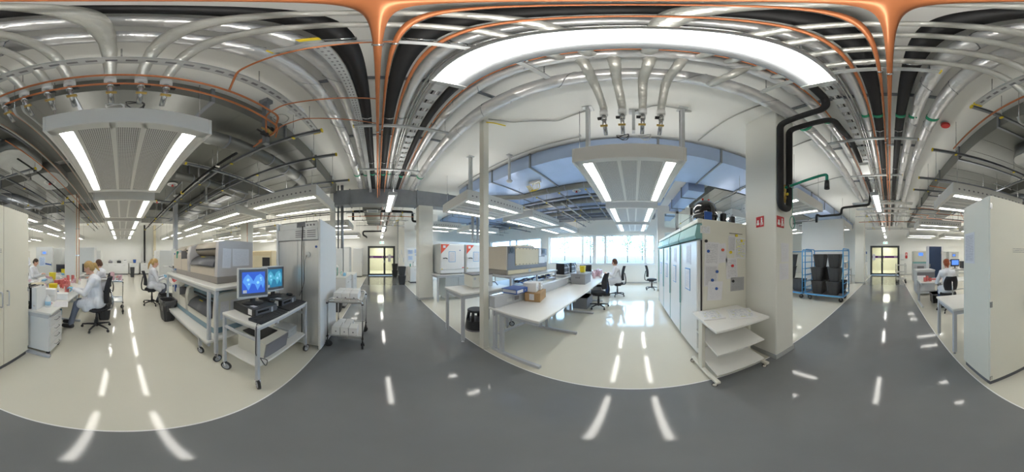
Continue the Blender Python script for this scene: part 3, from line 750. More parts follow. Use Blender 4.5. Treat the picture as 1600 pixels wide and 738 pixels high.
for k in range(10): MB().box(-.36 + k * .075, -.32 + k * .075, -.09, .09, -.024, -.018).build('slat', 'machine_grey', t)
# rounded duct ends with sprinkler plates
def rounded(cx, cy, a, b, n=10):
    r = min(a, b); P = []
    for sx, sy, s0 in ((1, 1, 0), (-1, 1, 1), (-1, -1, 2), (1, -1, 3)):
        for k in range(n + 1):
            t_ = s0 * pi / 2 + k * pi / 2 / n; P.append((cx + sx * (a - r * .7) + r * .7 * cos(t_), cy + sy * (b - r * .7) + r * .7 * sin(t_)))
    return P
for i, (x, y, lab) in enumerate(((-2.35, -1.75, 'round-cornered duct end hanging near the cupboard top'), (-3.45, -1.62, 'round-cornered duct end carrying a sprinkler plate'))):
    t = thing('duct_end', lab, 'air duct', (x, y, 3.36))
    MB().prism(rounded(0, 0, .48, .34), 'z', 0, .30, True).build('duct_body', 'duct_metal', t)
    MB().prism(rounded(0, 0, .485, .345), 'z', -.006, .012, True).build('bottom_plate', 'galv', t)
def sprinkler(x, y, z, lab):
    t = thing('sprinkler_head', lab, 'sprinkler', (x, y, z))
    MB().cyl((0, 0, -.006), (0, 0, 0), .15, n=20).build('cover_plate', 'white_paint', t)
    MB().cyl((0, 0, -.012), (0, 0, -.006), .10, n=16).build('inner_ring', 'frame_grey', t)
    MB().cyl((0, 0, -.06), (0, 0, -.012), .022, n=8).cyl((0, 0, -.065), (0, 0, -.055), .04, n=10).build('head', 'red', t)
sp = [(-2.1, 1.28, 3.633, 'red sprinkler on white plate beside the first cupboard-side panel'), (-3.45, -1.62, 3.352, 'red sprinkler under the round-cornered duct end'), (-4.4, 1.42, 3.67, 'red sprinkler over the dish-sorting worker, nearer one'), (-5.3, 1.9, 3.67, 'red sprinkler over the dish-sorting worker, farther one'), (-6.1, 1.35, 3.67, 'red sprinkler low in view beside the slim post'), (-1.75, -5.2, 3.633, 'red sprinkler over the worker seen from behind'), (5.2, 1.9, 3.84, 'red sprinkler nearer the post under the bluish window-side duct'), (5.2, 1.2, 3.84, 'red sprinkler nearer the window-side panel under bluish duct'), (7.2, .95, 3.82, 'red sprinkler close to the window wall')]
for q in sp: sprinkler(*q)
t = thing('alarm_beacon', 'red round alarm beacon on the corridor slab', 'alarm', (-.82, -2.3, ZC))
MB().cyl((0, 0, -.03), (0, 0, 0), .05, n=14).build('base', 'white_plastic', t); MB().lathe([(.065, -.09), (.075, -.06), (.07, -.03)], n=14).build('dome', 'red', t)
# spiral ducts
def spiral(label, pts, r, m='duct_metal', bend=.35):
    P = fillet(pts, bend, 8); t = MB().tube(P, r, 20).build('spiral_duct', m); tag(t, label, 'air duct')
    a = Vector(pts[0]); b = Vector(pts[-1])
    for k in range(1, 6):
        p = a.lerp(Vector(pts[1]), k / 6); d = (Vector(pts[1]) - a).normalized() * .015
        MB().cyl(p - d, p + d, r + .008, n=20).build('joint_ring', 'galv_dark', t)
    return t
spiral('round spiral duct just inside the corridor, refrigerator end', [(-1.85, .9, 3.42), (-1.70, 3.6, 3.42), (-2.3, 4.0, 3.42)], .12)
spiral('round spiral duct over the beige analyser', [(-3.3, 1.1, 3.38), (-3.6, 3.7, 3.38), (-4.4, 4.1, 3.38)], .11)
spiral('round duct by window-side panels, nearest to the post', [(4.3, .2, 3.62), (4.3, 3.6, 3.62), (3.4, 4.4, 3.62)], .12)
spiral('round duct by window-side panels, middle one', [(5.6, .3, 3.58), (5.6, 4.3, 3.58), (4.8, 4.9, 3.58)], .11)
spiral('round duct by window-side panels, nearest to the window wall', [(7.0, .4, 3.55), (7.0, 4.7, 3.55), (6.2, 5.1, 3.55)], .10)
spiral('round dark duct joint beyond the cupboard', [(-2.6, -5.8, 3.45), (-4.0, -3.2, 3.45), (-5.5, -3.0, 3.45)], .14, 'galv_dark')
for i, (x, y0_, y1_) in enumerate(((5.0, 1., 5.), (6.3, .6, 5.), (7.7, .3, 5.))):
    o = MB().box(x - .05, x + .05, y0_, y1_, 3.5, 3.54).box(x - .055, x - .045, y0_, y1_, 3.5, 3.57).box(x + .045, x + .055, y0_, y1_, 3.5, 3.57).build('cable_tray', 'galv_dark'); tag(o, 'narrow dark cable tray among window-side ducts, %s from corridor' % ORD[i], 'cable tray')
for i, y in enumerate((1.3, 2.1, 2.9, 3.9)):
    t = thing('strut_rail', 'strut rail towards the windows with yellow cap, %s from the panel' % ORD[i], 'strut', (4.3, y, 3.42), 0, 'window-side strut rails')
    MB().box(0, 4.2, -.02, .02, 0, .03).build('channel', 'galv_dark', t)
    MB().box(-.012, 0, -.023, .023, -.003, .034).build('end_cap', 'yellow', t)
    for k in range(3): MB().cyl((.6 + 1.4 * k, 0, .03), (.6 + 1.4 * k, 0, ZC - 3.42), .005, n=6).build('threaded_rod', 'steel', t); MB().box(.58 + 1.4 * k, .62 + 1.4 * k, -.024, .024, -.014, -.002).build('rod_cap', 'yellow', t)
t = thing('cable_loop_box', 'white patch box with looping yellow cables', 'junction box', (3.55, 2.45, 3.56))
MB().box(-.06, .06, -.16, .16, 0, .06, .006).build('box', 'white_plastic', t)
for k in range(5): MB().tube(fillet([(0, -.12 + .05 * k, 0), (.03, -.14 + .06 * k, -.18), (.06, .10 + .03 * k, -.22), (.1, .2 + .03 * k, -.02), (.1, .25 + .03 * k, .04)], .08, 5), .008, 6).build('cable', 'yellow', t)
# duct side clips, rods, detectors and conduits on the slab
for i, (x, y, zb, lab) in enumerate(((2.62, 2.50, 3.30, 'white smoke detector on a strut right of the slim white post'), (-3.85, 2.20, 3.02, 'white smoke detector on a long strut over the beige analyser'), (2.45, -2.85, 3.32, 'smoke detector strut behind the emergency shower'))):
    t = thing('smoke_detector', lab, 'smoke detector', (x, y, zb))
    MB().lathe([(.03, -.05), (.055, -.04), (.07, -.015), (.07, 0)], n=16).build('detector', 'white_plastic', t)
    MB().box(-.022, .022, -.022, .022, 0, ZC - zb).build('strut', 'galv', t)
    MB().box(-.06, .06, -.05, .05, ZC - zb - .012, ZC - zb).build('ceiling_plate', 'galv', t)
for i, (x, y) in enumerate(((1.95, .56), (1.95, -.60), (2.1, .0), (2.0, 3.12))):
    t = thing('panel_support', 'steel strut support above window-side panel, %s' % ('corner near the post', 'corner near the fridges', 'middle', 'over the incubator table')[i], 'strut', (x, y, 3.0 if i != 2 else 3.5), 0, 'strut supports')
    hh = ZC - (3.0 if i != 2 else 3.5)
    MB().box(-.045, -.005, -.02, .02, 0, hh).box(.005, .045, -.02, .02, 0, hh).build('upright', 'galv', t)
    MB().box(-.07, .07, -.06, .06, hh - .02, hh).build('head_plate', 'galv', t)
for lab, pts in (('grey conduit across slab from the post to panel support', [(1.44, 1.78, 4.05), (1.75, 1.62, 4.05), (2.1, 1.05, 4.05), (1.98, .6, 4.05)]), ('grey conduit on slab along the window-side duct', [(2.7, 5.0, 4.05), (2.7, .9, 4.05), (2.6, .9, 4.05)]), ('grey conduit on slab from panel support to near column', [(2.1, 0, 4.05), (1.9, -.25, 4.05), (1.95, -.75, 4.05), (2.0, -.62, 4.05)]), ('paired conduit on slab near the column top', [(2.75, -1.15, 4.05), (1.9, -1.25, 4.05), (1.35, -1.35, 4.05)]), ('conduit crossing slab beyond the near column', [(1.3, -2.6, 4.05), (2.8, -2.8, 4.05)]), ('far conduit crossing slab towards blue carts', [(1.3, -4.6, 4.05), (2.8, -4.9, 4.05)])):
    pipe('ceiling_conduit', lab, pts, .014, 'conduit', 'conduit', 6, .08)
for i, (p, q) in enumerate((((-.9, -3.6, 3.2), (-3.2, -6.4, 3.0)), ((-.9, -5.2, 3.1), (-4., -5.4, 3.0)), ((-.8, -6.4, 3.2), (-4.5, -6.8, 3.1)), ((-.7, -7.2, 3.3), (-5., -7.4, 3.2)))):
    pipe('copper_pipe', 'thin far copper pipe among valves over the blue cabinet, %s' % ORD[i], [p, (p[0] - .8, p[1] - .1, p[2]), (p[0] - .8, p[1] - .6, p[2]), q], .012, 'copper', n=8, bend=.08)
for i, y in enumerate((-5.6, -6.3, -7.0)):
    o = MB().tube([(-.8, y, 3.40), (1.3, y, 3.40)], .03, 8).tube([(-.8, y - .12, 3.40), (1.3, y - .12, 3.40)], .03, 8).build('silver_crossover_pipe', 'foil'); tag(o, 'pair of silver pipes crossing the far corridor, %s before the shelf trolley doors' % ORD[i], 'pipe')
# black drain pipes at the far ends
pipe('black_pipe', 'black pipe stepping across the corridor before the far doors', [(-1.05, 6.95, 3.05), (-1.05, 6.9, 3.45), (1.50, 6.9, 3.45), (1.50, 6.9, 3.02), (1.95, 6.9, 3.02)], .05, 'black_ins', bend=.10)
pipe('black_pipe', 'black pipe with double bend above the far doors', [(.55, 11.9, 3.4), (.55, 11.2, 3.4), (.55, 11.2, 3.2), (-1.0, 11.2, 3.2), (-1.0, 11.2, 2.95), (-.8, 11.3, 2.85), (-.8, 11.9, 2.85)], .055, 'black_ins', bend=.1)
pipe('black_pipe', 'black pipe loop over the blue bin carts', [(.66, -5.6, 3.78), (.7, -5.6, 3.32), (1.75, -5.75, 3.32), (1.75, -5.75, 3.06), (2.6, -5.75, 3.06), (2.6, -5.4, 3.06), (2.6, -5.4, 2.75)], .045, 'black_ins', bend=.12)
# exit signs
for y, s, lab in ((11.55, -1, 'green exit sign hanging above doors by the bin stacks'), (-11.7, 1, 'green exit sign hanging above doors by the shelf trolley')):
    t = thing('exit_sign', lab, 'exit sign', (.3, y, 2.36), 0 if s < 0 else pi)
    MB().box(-.15, .15, -.012, .012, 0, .15, .003).build('sign_plate', 'exit_white', t)
    MB().box(-.14, -.02, -.016, -.0125, .02, .13).build('arrow_field', 'exit_green', t); MB().box(.07, .14, -.016, -.0125, .02, .13).build('door_field', 'exit_green', t)
    MB().cyl((.02, -.014, .115), (.02, -.018, .115), .013, n=8).box(.005, .035, -.017, -.0125, .06, .1).box(-.01, .012, -.017, -.0125, .02, .065).box(.03, .055, -.017, -.0125, .03, .06).build('running_figure', 'exit_green', t)
    MB().prism([(-.12, .075), (-.08, .11), (-.08, .085), (-.04, .085), (-.04, .065), (-.08, .065), (-.08, .04)], 'y', -.0205, -.0165).build('arrow', 'sign_white', t)
    for x in (-.1, .1): MB().cyl((x, 0, .15), (x, 0, ZC - 2.36), .004, n=6).build('hanger', 'steel', t)

# ------------------------------------------------------------------ dense small services above the benches
random.seed(11)
ORD2 = ORD + ['eleventh', 'twelfth']; KK = [0]
def service_run(label, group, x0, x1, y, z, m, r):
    t = thing('service_line', label, 'pipe', (x0, y, z), 0, group)
    MB().tube([(0, 0, 0), (x1 - x0, 0, 0)], r, 7).build('line', m, t)
    n = max(1, int(abs(x1 - x0) / 1.6))
    for k in range(n + 1):
        x = (x1 - x0) * (k + .3) / (n + .6)
        MB().cyl((x, 0, 0), (x, 0, ZC - z), .0045, n=5).build('threaded_rod', 'steel', t); MB().box(x - .02, x + .02, -r - .012, r + .012, -r - .014, r + .008).build('clip', 'yellow' if k % 2 else 'steel', t)
KK[0] = -1
for y, z in ((-1.45, 3.15), (-1.6, 3.02), (-2.7, 3.1), (-4.9, 3.0), (-5.2, 3.16), (-6.5, 3.08), (-6.9, 3.2), (-8.4, 3.05), (-9.2, 3.24), (-9.6, 3.1)): KK[0] += 1; service_run('slim service line over the benches on the cupboard end, %s from the aisle' % ORD2[KK[0] % len(ORD2)], 'service lines over the cupboard end', -1.5 - random.random(), -11 + 2 * random.random(), y, z, random.choice(('galv_dark', 'conduit', 'steel', 'black_ins', 'conduit')), random.choice((.012, .016, .022)))
KK[0] = -1
for y, z in ((1.35, 3.02), (1.5, 3.14), (2.0, 3.08), (4.7, 3.05), (5.0, 3.18), (6.0, 3.12), (6.4, 3.0), (8.3, 3.1), (8.7, 3.22), (9.4, 3.05), (9.9, 3.2)): KK[0] += 1; service_run('slim service line over the benches on the refrigerator end, %s from the aisle' % ORD2[KK[0] % len(ORD2)], 'service lines over the refrigerator end', -1.5 - random.random(), -11 + 2 * random.random(), y, z, random.choice(('galv_dark', 'conduit', 'steel', 'black_ins', 'copper')), random.choice((.012, .016, .022)))
KK[0] = -1
for y, z in ((2.3, 3.3), (2.6, 3.12), (4.6, 3.2), (4.9, 3.05), (5.9, 3.2), (6.3, 3.08), (8.3, 3.15), (8.8, 3.05)): KK[0] += 1; service_run('slim service line over the window-side benches, %s from the aisle' % ORD2[KK[0] % len(ORD2)], 'service lines over the window side', 4.4 + random.random(), 8.6, y, z, random.choice(('galv_dark', 'conduit', 'steel', 'galv_dark')), random.choice((.012, .016, .03)))
KK[0] = -1
for y, z in ((-2.4, 3.2), (-4.4, 3.16), (-5.0, 3.05), (-6.4, 3.14), (-6.9, 3.02), (-8.9, 3.12)): KK[0] += 1; service_run('slim service line over the bin carts bay, %s from the aisle' % ORD2[KK[0] % len(ORD2)], 'service lines over the bin carts bay', 2.4 + random.random(), 8.6, y, z, random.choice(('galv_dark', 'conduit', 'steel', 'galv_dark')), random.choice((.012, .016, .03)))
KK[0] = -1
for y, z, m in ((6.2, 3.2, 'galv_dark'), (6.5, 3.12, 'copper'), (7.6, 3.2, 'conduit'), (8.2, 3.3, 'steel'), (9.0, 3.2, 'galv_dark'), (-6.8, 3.2, 'steel'), (-7.6, 3.12, 'copper'), (-8.4, 3.3, 'galv_dark'), (-9.2, 3.1, 'conduit'), (-10.2, 3.2, 'galv_dark')): KK[0] += 1; service_run('slim service line crossing the corridor beyond the %s, %s one out' % ('grey cross duct' if y > 0 else 'last hanging lamp', ORD2[KK[0] % 5]), 'service lines crossing the corridor %s' % ('far' if y > 0 else 'near'), -1.2, 1.45, y, z, m, .014)
for i, (x, y) in enumerate(((-5.30, -1.50), (-5.30, -1.42), (-5.30, 5.15))):
    t = thing('copper_riser', 'thin copper riser %s' % ('hugging the white column behind the gloved worker', 'just off the white column behind the gloved worker', 'on the white column behind the analyser')[i], 'pipe', (x, y, 0)); MB().cyl((0, 0, 0), (0, 0, ZC), .012, n=8).build('riser', 'copper', t); MB().box(-.02, .02, -.02, .02, 1.5, 1.53).box(-.02, .02, -.02, .02, 2.4, 2.43).build('clips', 'steel', t, kind='stuff')
for i, (x, y, z, m) in enumerate(((-1.22, -.05, 3.06, 'white_plastic'), (-1.2, .10, 3.08, 'black_plastic'), (1.78, -.12, 3.08, 'white_plastic'), (1.78, .12, 3.08, 'black_plastic'))):
    o = MB().tube([(x + .05 * cos(q * .7), y + .07 * sin(q * .7), z + .02 * q / 9 + .03 * sin(q * 1.3)) for q in range(20)], .006, 5).build('cable_coil', m); tag(o, '%s cable coil on top of the %s panel' % (('white', 'black')[i % 2], ('cupboard-side', 'window-side')[i // 2]), 'cable coil')
# ------------------------------------------------------------------ shared furniture builders
def caster(parent, x, y, r, z_top, m='wheel_grey', ang=0., fork='chrome'):
    c, s = cos(ang), sin(ang)
    f = MB().cyl((x, y, r * 2 + .005), (x, y, z_top), .011, n=8)
    f.box(x - .02, x + .02, y - .02, y + .02, r * 2, r * 2 + .012)
    for k in (-1, 1):
        ox, oy = -s * k * .018, c * k * .018
        f.cyl((x + ox, y + oy, r * 2 + .004), (x + ox + c * .02, y + oy + s * .02, r), .009, n=6)
    o = f.build('caster', fork, parent)
    cx, cy = x + c * .02, y + s * .02
    MB().cyl((cx + s * .012, cy - c * .012, r), (cx - s * .012, cy + c * .012, r), r, n=16).build('tyre', 'rubber', o)
    MB().cyl((cx + s * .0145, cy - c * .0145, r), (cx - s * .0145, cy + c * .0145, r), r * .72, n=12).build('wheel', m, o)
    return o
def tableleg(t, x, y, z1, w=.05, m='frame_grey'):
    o = MB().box(x - w / 2, x + w / 2, y - w / 2, y + w / 2, .035, z1, .004).build('leg', m, t)
    MB().cyl((x, y, 0), (x, y, .008), .022, n=10).cyl((x, y, .008), (x, y, .04), .008, n=8).build('levelling_foot', 'chrome', o)
def table(label, x0, x1, y0, y1, h, group=None, name='lab_table', cat='table', apron=True):
    t = thing(name, label, cat, ((x0 + x1) / 2, (y0 + y1) / 2, 0), 0, group)
    a, b = (x1 - x0) / 2, (y1 - y0) / 2
    tp = MB().box(-a, a, -b, b, h - .035, h, .006).build('tabletop', 'laminate', t)
    if apron:
        MB().box(-a + .03, a - .03, -b + .03, -b + .06, h - .10, h - .035).box(-a + .03, a - .03, b - .06, b - .03, h - .10, h - .035).box(-a + .03, -a + .06, -b + .06, b - .06, h - .10, h - .035).box(a - .06, a - .03, -b + .06, b - .06, h - .10, h - .035).build('apron', 'frame_grey', t)
    for sx in (-1, 1):
        for sy in (-1, 1): tableleg(t, sx * (a - .045), sy * (b - .045), h - .035)
    return t
def cleg_desk(label, x0, x1, y0, y1, h, legs, front, group=None):
    """laboratory bench on C-legs: foot bars run under the front edge"""
    t = thing('lab_bench', label, 'bench', ((x0 + x1) / 2, (y0 + y1) / 2, 0), 0, group)
    a, b = (x1 - x0) / 2, (y1 - y0) / 2; xm = (x0 + x1) / 2; f = front
    MB().box(-a, a, -b, b, h - .03, h, .005).build('tabletop', 'laminate', t)
    MB().box(-a + .02, a - .02, -f * (b - .093), -f * (b - .055), h - .12, h - .032).build('rear_rail', 'frame_grey', t)
    MB().box(-a + .04, a - .04, -f * (b - .16) - .015, -f * (b - .16) + .015, .34, .37).build('tie_bar', 'frame_grey', t)
    for lx in legs:
        x = lx - xm
        o = MB().box(x - .0235, x + .0235, -f * (b - .042), -f * (b - .10), .03, h - .05, .004).box(x - .0235, x + .0235, -f * (b - .18), -f * (b - .24), .03, h - .05, .004).box(x - .025, x + .025, -b + .02, b - .02, .0, .05, .004).box(x - .025, x + .025, -b + .038, b - .04, h - .085, h - .031, .004).build('leg', 'frame_grey', t)
    return t
def office_chair(label, loc, rz, seat=.47, back=.55, stem=None, group='office chairs'):
    """swivel chair facing local +Y"""
    t = thing('office_chair', label, 'chair', (loc[0], loc[1], 0), rz, group)
    sp_ = [(.22 * cos(a) * (1.0 + .03 * cos(4 * a)), .21 * sin(a) * (1.0 + .06 * cos(4 * a))) for a in [2 * pi * k / 24 for k in range(24)]]
    m = MB().prism(sp_, 'z', seat - .07, seat - .02, True).prism([(x * .93, y * .93) for x, y in sp_], 'z', seat - .02, seat, True); m.build('seat', 'dark_fabric', t)
    MB().box(-.10, .10, -.13, .08, seat - .12, seat - .07, .01).build('seat_mechanism', 'black_plastic', t)
    bk = MB(); n = 9
    P = []
    for k in range(n):
        u = k / (n - 1); w = .20 * (1 - .25 * (2 * u - 1) ** 2) * (1 - .12 * u); P.append((u, w))
    for k in range(n - 1):
        (u0, w0), (u1, w1) = P[k], P[k + 1]
        z0, z1 = seat + .10 + u0 * back, seat + .10 + u1 * back
        f = lambda u: -.21 - .06 * u + .03 * sin(u * pi)
        vs = []
        for z, u, w_ in ((z0, u0, w0), (z1, u1, w1)):
            for sx, c in ((-1, .05), (-.5, .012), (0, 0), (.5, .012), (1, .05)): vs.append((sx * w_, f(u) + c - .0, z))
            for sx, c in ((1, .05), (.5, .012), (0, 0), (-.5, .012), (-1, .05)): vs.append((sx * w_, f(u) + c - .045, z))
        fs = [(i, (i + 1) % 10, 10 + (i + 1) % 10, 10 + i) for i in range(10)]
        bk.add(vs, fs, True)
        if k == 0: bk.add(vs[:10], [tuple(reversed(range(10)))])
        if k == n - 2: bk.add(vs[10:], [tuple(range(10))])
    bk.build('backrest', 'dark_fabric', t)
    MB().tube(fillet([(0, -.10, seat - .09), (0, -.30, seat - .06), (0, -.32, seat + .10), (0, -.27, seat + .36)], .06), .018, 8).build('back_support', stem or 'black_plastic', t)
    MB().cyl((0, 0, .10), (0, 0, seat - .10), .024, n=10).cyl((0, 0, .06), (0, 0, .26), .032, n=10).build('gas_lift', 'black_plastic', t)
    for k in range(5):
        a = k * 2 * pi / 5 + .3; c, s = cos(a), sin(a)
        o = MB().tube([(0, 0, .105), (.16 * c, .16 * s, .095), (.29 * c, .29 * s, .075)], [.026, .02, .015], 8).build('base_leg', 'black_plastic', t)
        MB().cyl((.29 * c - .012 * s, .29 * s + .012 * c, .028), (.29 * c + .012 * s, .29 * s - .012 * c, .028), .028, n=12).cyl((.29 * c, .29 * s, .04), (.29 * c, .29 * s, .075), .008, n=6).build('caster', 'rubber', o)
    return t
def bin_body(x0, x1, y0, y1, h, k=.74):
    m = MB(); t = .012; cx, cy = (x0 + x1) / 2, (y0 + y1) / 2
    def ring(z, s, off):
        a, b = (x1 - x0) / 2 * s - off, (y1 - y0) / 2 * s - off; r = .045
        P = []
        for sx, sy, s0 in ((1, 1, 0), (-1, 1, 1), (-1, -1, 2), (1, -1, 3)):
            for q in range(4):
                u = s0 * pi / 2 + q * pi / 6; P.append((cx + sx * (a - r) + r * cos(u), cy + sy * (b - r) + r * sin(u), z))
        return P
    rings = [ring(0, k, 0), ring(h * .94, 1 - (1 - k) * .06, 0), ring(h * .94, 1.05, 0), ring(h, 1.05, 0), ring(h, 1, t), ring(.02, k, t)]
    n = 16; vs = sum(rings, [])
    fs = [tuple(reversed(range(n)))] + [(j * n + i, j * n + (i + 1) % n, (j + 1) * n + (i + 1) % n, (j + 1) * n + i) for j in range(len(rings) - 1) for i in range(n)] + [tuple((len(rings) - 1) * n + i for i in range(n))]
    m.add(vs, fs); return m
def waste_bin(label, x, y, w, d, h, z=0., rz=0., liner=None, group=None, m='bin_black', name='waste_bin'):
    t = thing(name, label, 'bin', (x, y, z), rz, group)
    bin_body(-w / 2, w / 2, -d / 2, d / 2, h).build('body', m, t)
    r = MB()
    for sx in (-1, 1):
        for q in (-.5, 0, .5): r.tube([(sx * w / 2 * .76, q * d * .55, .03), (sx * w / 2 * .99, q * d * .7, h * .9)], .007, 4)
    for sy in (-1, 1):
        for q in (-.5, 0, .5): r.tube([(q * w * .55, sy * d / 2 * .76, .03), (q * w * .7, sy * d / 2 * .99, h * .9)], .007, 4)
    r.build('side_ribs', m, t)
    if liner:
        l = MB(); n = 28
        prof = [(1.0, h * .5), (1.03, h + .006), (1.13, h + .012), (1.14, h * .93), (1.12, h * .80)]
        for s_, z_ in prof:
            for i in range(n):
                a = 2 * pi * i / n; sx = (abs(cos(a)) ** .5) * (1 if cos(a) > 0 else -1); sy = (abs(sin(a)) ** .5) * (1 if sin(a) > 0 else -1)
                l.v.append((sx * w / 2 * s_ * (.9 if z_ == h * .5 else 1), sy * d / 2 * s_ * (.9 if z_ == h * .5 else 1), z_ + random.uniform(-.012, .012)))
        for j in range(len(prof) - 1):
            for i in range(n): l.f.append((j * n + i, j * n + (i + 1) % n, (j + 1) * n + (i + 1) % n, (j + 1) * n + i)); l.sm.append(True)
        l.build('liner', liner, t)
    return t
def petri(label, x, y, z, n, m='petri', r=.045, group='petri dish stacks', lean=0.):
    prof = []
    for k in range(n): prof += [(r * .95, k * .017), (r, k * .017 + .004), (r, k * .017 + .013), (r * .95, k * .017 + .0155)]
    o = MB().lathe(prof, n=14, smooth=False).build('petri_dish_tower', m, None, (x, y, z)); tag(o, label, 'petri dishes', group)
    return o
def carton(label, x, y, z, w, d, h, rz=0, m='box_white', name='white_box', cat='box', group=None, tape=None, lab=None):
    t = thing(name, label, cat, (x, y, z), rz, group)
    MB().box(-w / 2, w / 2, -d / 2, d / 2, 0, h, .003).build('body', m, t)
    MB().box(-w / 2 - .001, w / 2 + .001, -d / 2 - .001, d / 2 + .001, h * .78, h + .001, .003).build('lid', m, t)
    MB().cyl((0, -d / 2 - .0022, h * .45), (0, -d / 2 + .001, h * .45), min(.012, h * .12), n=8).build('finger_hole', 'machine_grey', t)
    if lab: sheet('printed_label', w * .35, h * .5, lab, t, (w * .15, -d / 2 - .001, h * .2))
    return t
def monitor(label, loc, rz, w=.42, h=.34, scr=None, shapes=None, group=None, bezel='tray_grey', back='black_plastic', frame='grey_white', stand=.10):
    """screen faces local -Y"""
    t = thing('computer_monitor', label, 'monitor', loc, rz, group)
    MB().lathe([(.12, 0), (.12, .012), (.03, .02), (.028, stand + .05)], n=16, sx=1.1, sy=.8).build('stand', back, t)
    MB().box(-w / 2, w / 2, -.03, .02, stand, stand + h, .008).build('housing', frame, t)
    MB().box(-w / 2 + .02, w / 2 - .02, .02, .045, stand + .03, stand + h - .03, .01).build('rear_cover', back, t)
    MB().box(-w / 2 + .012, w / 2 - .012, -.034, -.029, stand + .03, stand + h - .014).build('bezel', bezel, t)
    s = MB().box(-w / 2 + .045, w / 2 - .045, -.0355, -.033, stand + .065, stand + h - .045).build('screen', scr or 'mirror_dark', t)
    if shapes:
        zc = stand + h * .54; P = [(-.5, .05), (-.42, .32), (-.27, .5), (-.12, .3), (-.02, .06), (.1, .36), (.3, .5), (.44, .3), (.5, 0), (.43, -.42), (.33, -.12), (.17, -.5), (.05, -.12), (-.1, -.06), (-.24, -.5), (-.38, -.15)]
        MB().prism([(x * .27, zc + z * .19) for x, z in P], 'y', -.0375, -.0355).build('scan_image', shapes, s)
        for x, z, r in ((-.07, .03, .016), (-.06, -.02, .011), (.05, -.005, .017), (.085, .045, .012), (.09, .02, .009)): MB().cyl((x, -.037, zc + z), (x, -.0385, zc + z), r, n=10).build('scan_spot', 'screen_dot', s)
        MB().box(-w / 2 + .055, -w / 2 + .10, -.038, -.0355, stand + .07, stand + .105).build('sticky_note', 'paper', t)
    return t
def desktop_pc(label, loc, rz):
    t = thing('desktop_computer', label, 'computer', loc, rz, 'desktop computers on the trolley')
    MB().box(-.16, .16, -.20, .20, 0, .10, .006).build('case', 'black_plastic', t)
    MB().box(-.155, .155, -.208, -.2, .006, .094, .003).build('front_panel', 'tray_grey', t)
    MB().box(-.13, .02, -.212, -.207, .055, .078).build('disc_drive', 'black_gloss', t); MB().box(.06, .085, -.212, -.207, .02, .085).build('badge_strip', 'frame_grey', t)
    sheet('sticker', .05, .07, 'print_plain', t, (-.1, -.14, .1005), (-pi / 2, 0, 0)); MB().box(-.163, -.16, -.15, -.09, .02, .085).build('side_sticker', 'paper', t)
    return t
def keyboard(label, loc, rz):
    t = thing('computer_keyboard', label, 'keyboard', loc, rz, 'keyboards on the trolley')
    MB().prism([(-.08, 0), (.08, 0), (.08, .028), (.06, .03), (-.08, .014)], 'x', -.225, .225).build('case', 'black_plastic', t)
    k0 = MB().box(-.0075, .0075, -.0075, .0075, 0, .007, .002); first = None
    for r in range(5):
        for c in range(22):
            if c in (15, 18): continue
            p = (-.208 + c * .0195, -.062 + r * .0205, .0155 + r * .0022)
            if first is None: first = k0.build('key', 'key_grey', t, p)
            else: inst(first, t, p)
    MB().box(-.09, .05, -.078, -.066, .0135, .02).build('space_bar', 'key_grey', t)
    return t
def binder(label, x, y, z, m, rz=0., group='ring binders', w=.075):
    """upright lever-arch file, spine towards local -Y"""
    t = thing('ring_binder', label, 'binder', (x, y, z), rz, group)
    MB().box(-w / 2, -w / 2 + .004, -.14, .14, 0, .32).box(w / 2 - .004, w / 2, -.14, .14, 0, .32).box(-w / 2, w / 2, -.143, -.139, 0, .32).build('cover', m, t)
    MB().box(-w / 2 + .006, w / 2 - .012, -.13, .13, .005, .30).build('papers', 'paper', t)
    MB().box(-w / 2 + .014, w / 2 - .014, -.1445, -.143, .12, .30).build('spine_label', 'paper', t)
    MB().cyl((0, -.1455, .06), (0, -.142, .06), .013, n=12).build('thumb_ring', 'chrome', t)
    return t
def steel_trolley(label, loc, rz, L_=.70, W_=.5, h=.85, shelves=(.20, .80), group=None, wheel='rubber'):
    t = thing('steel_trolley', label, 'trolley', (loc[0], loc[1], 0), rz, group)
    a, b = L_ / 2, W_ / 2
    for sy in (-1, 1):
        MB().tube(fillet([(-a, sy * b, .16), (-a, sy * b, h + .06), (a, sy * b, h + .06), (a, sy * b, .16)], .09, 6), .012, 8).build('tube_frame', 'chrome', t)
    for z in shelves:
        s = MB().box(-a + .01, a - .01, -b + .01, b - .01, z - .012, z, .002).box(-a + .01, a - .01, -b + .01, -b + .02, z - .012, z + .02).box(-a + .01, a - .01, b - .02, b - .01, z - .012, z + .02).box(-a + .01, -a + .02, -b + .02, b - .02, z - .012, z + .02).box(a - .02, a - .01, -b + .02, b - .02, z - .012, z + .02).build('shelf', 'steel_brushed', t)
        for sx in (-1, 1):
            for sy in (-1, 1): MB().box(sx * a - .016, sx * a + .016, sy * b - .016, sy * b + .016, z - .03, z - .008, .003).build('corner_bumper', 'rubber', s)
    for i, (sx, sy) in enumerate(((-1, -1), (1, -1), (-1, 1), (1, 1))): caster(t, sx * a, sy * b, .055, .17, 'black_plastic', .5 + i * 1.1, 'rubber')
    return t

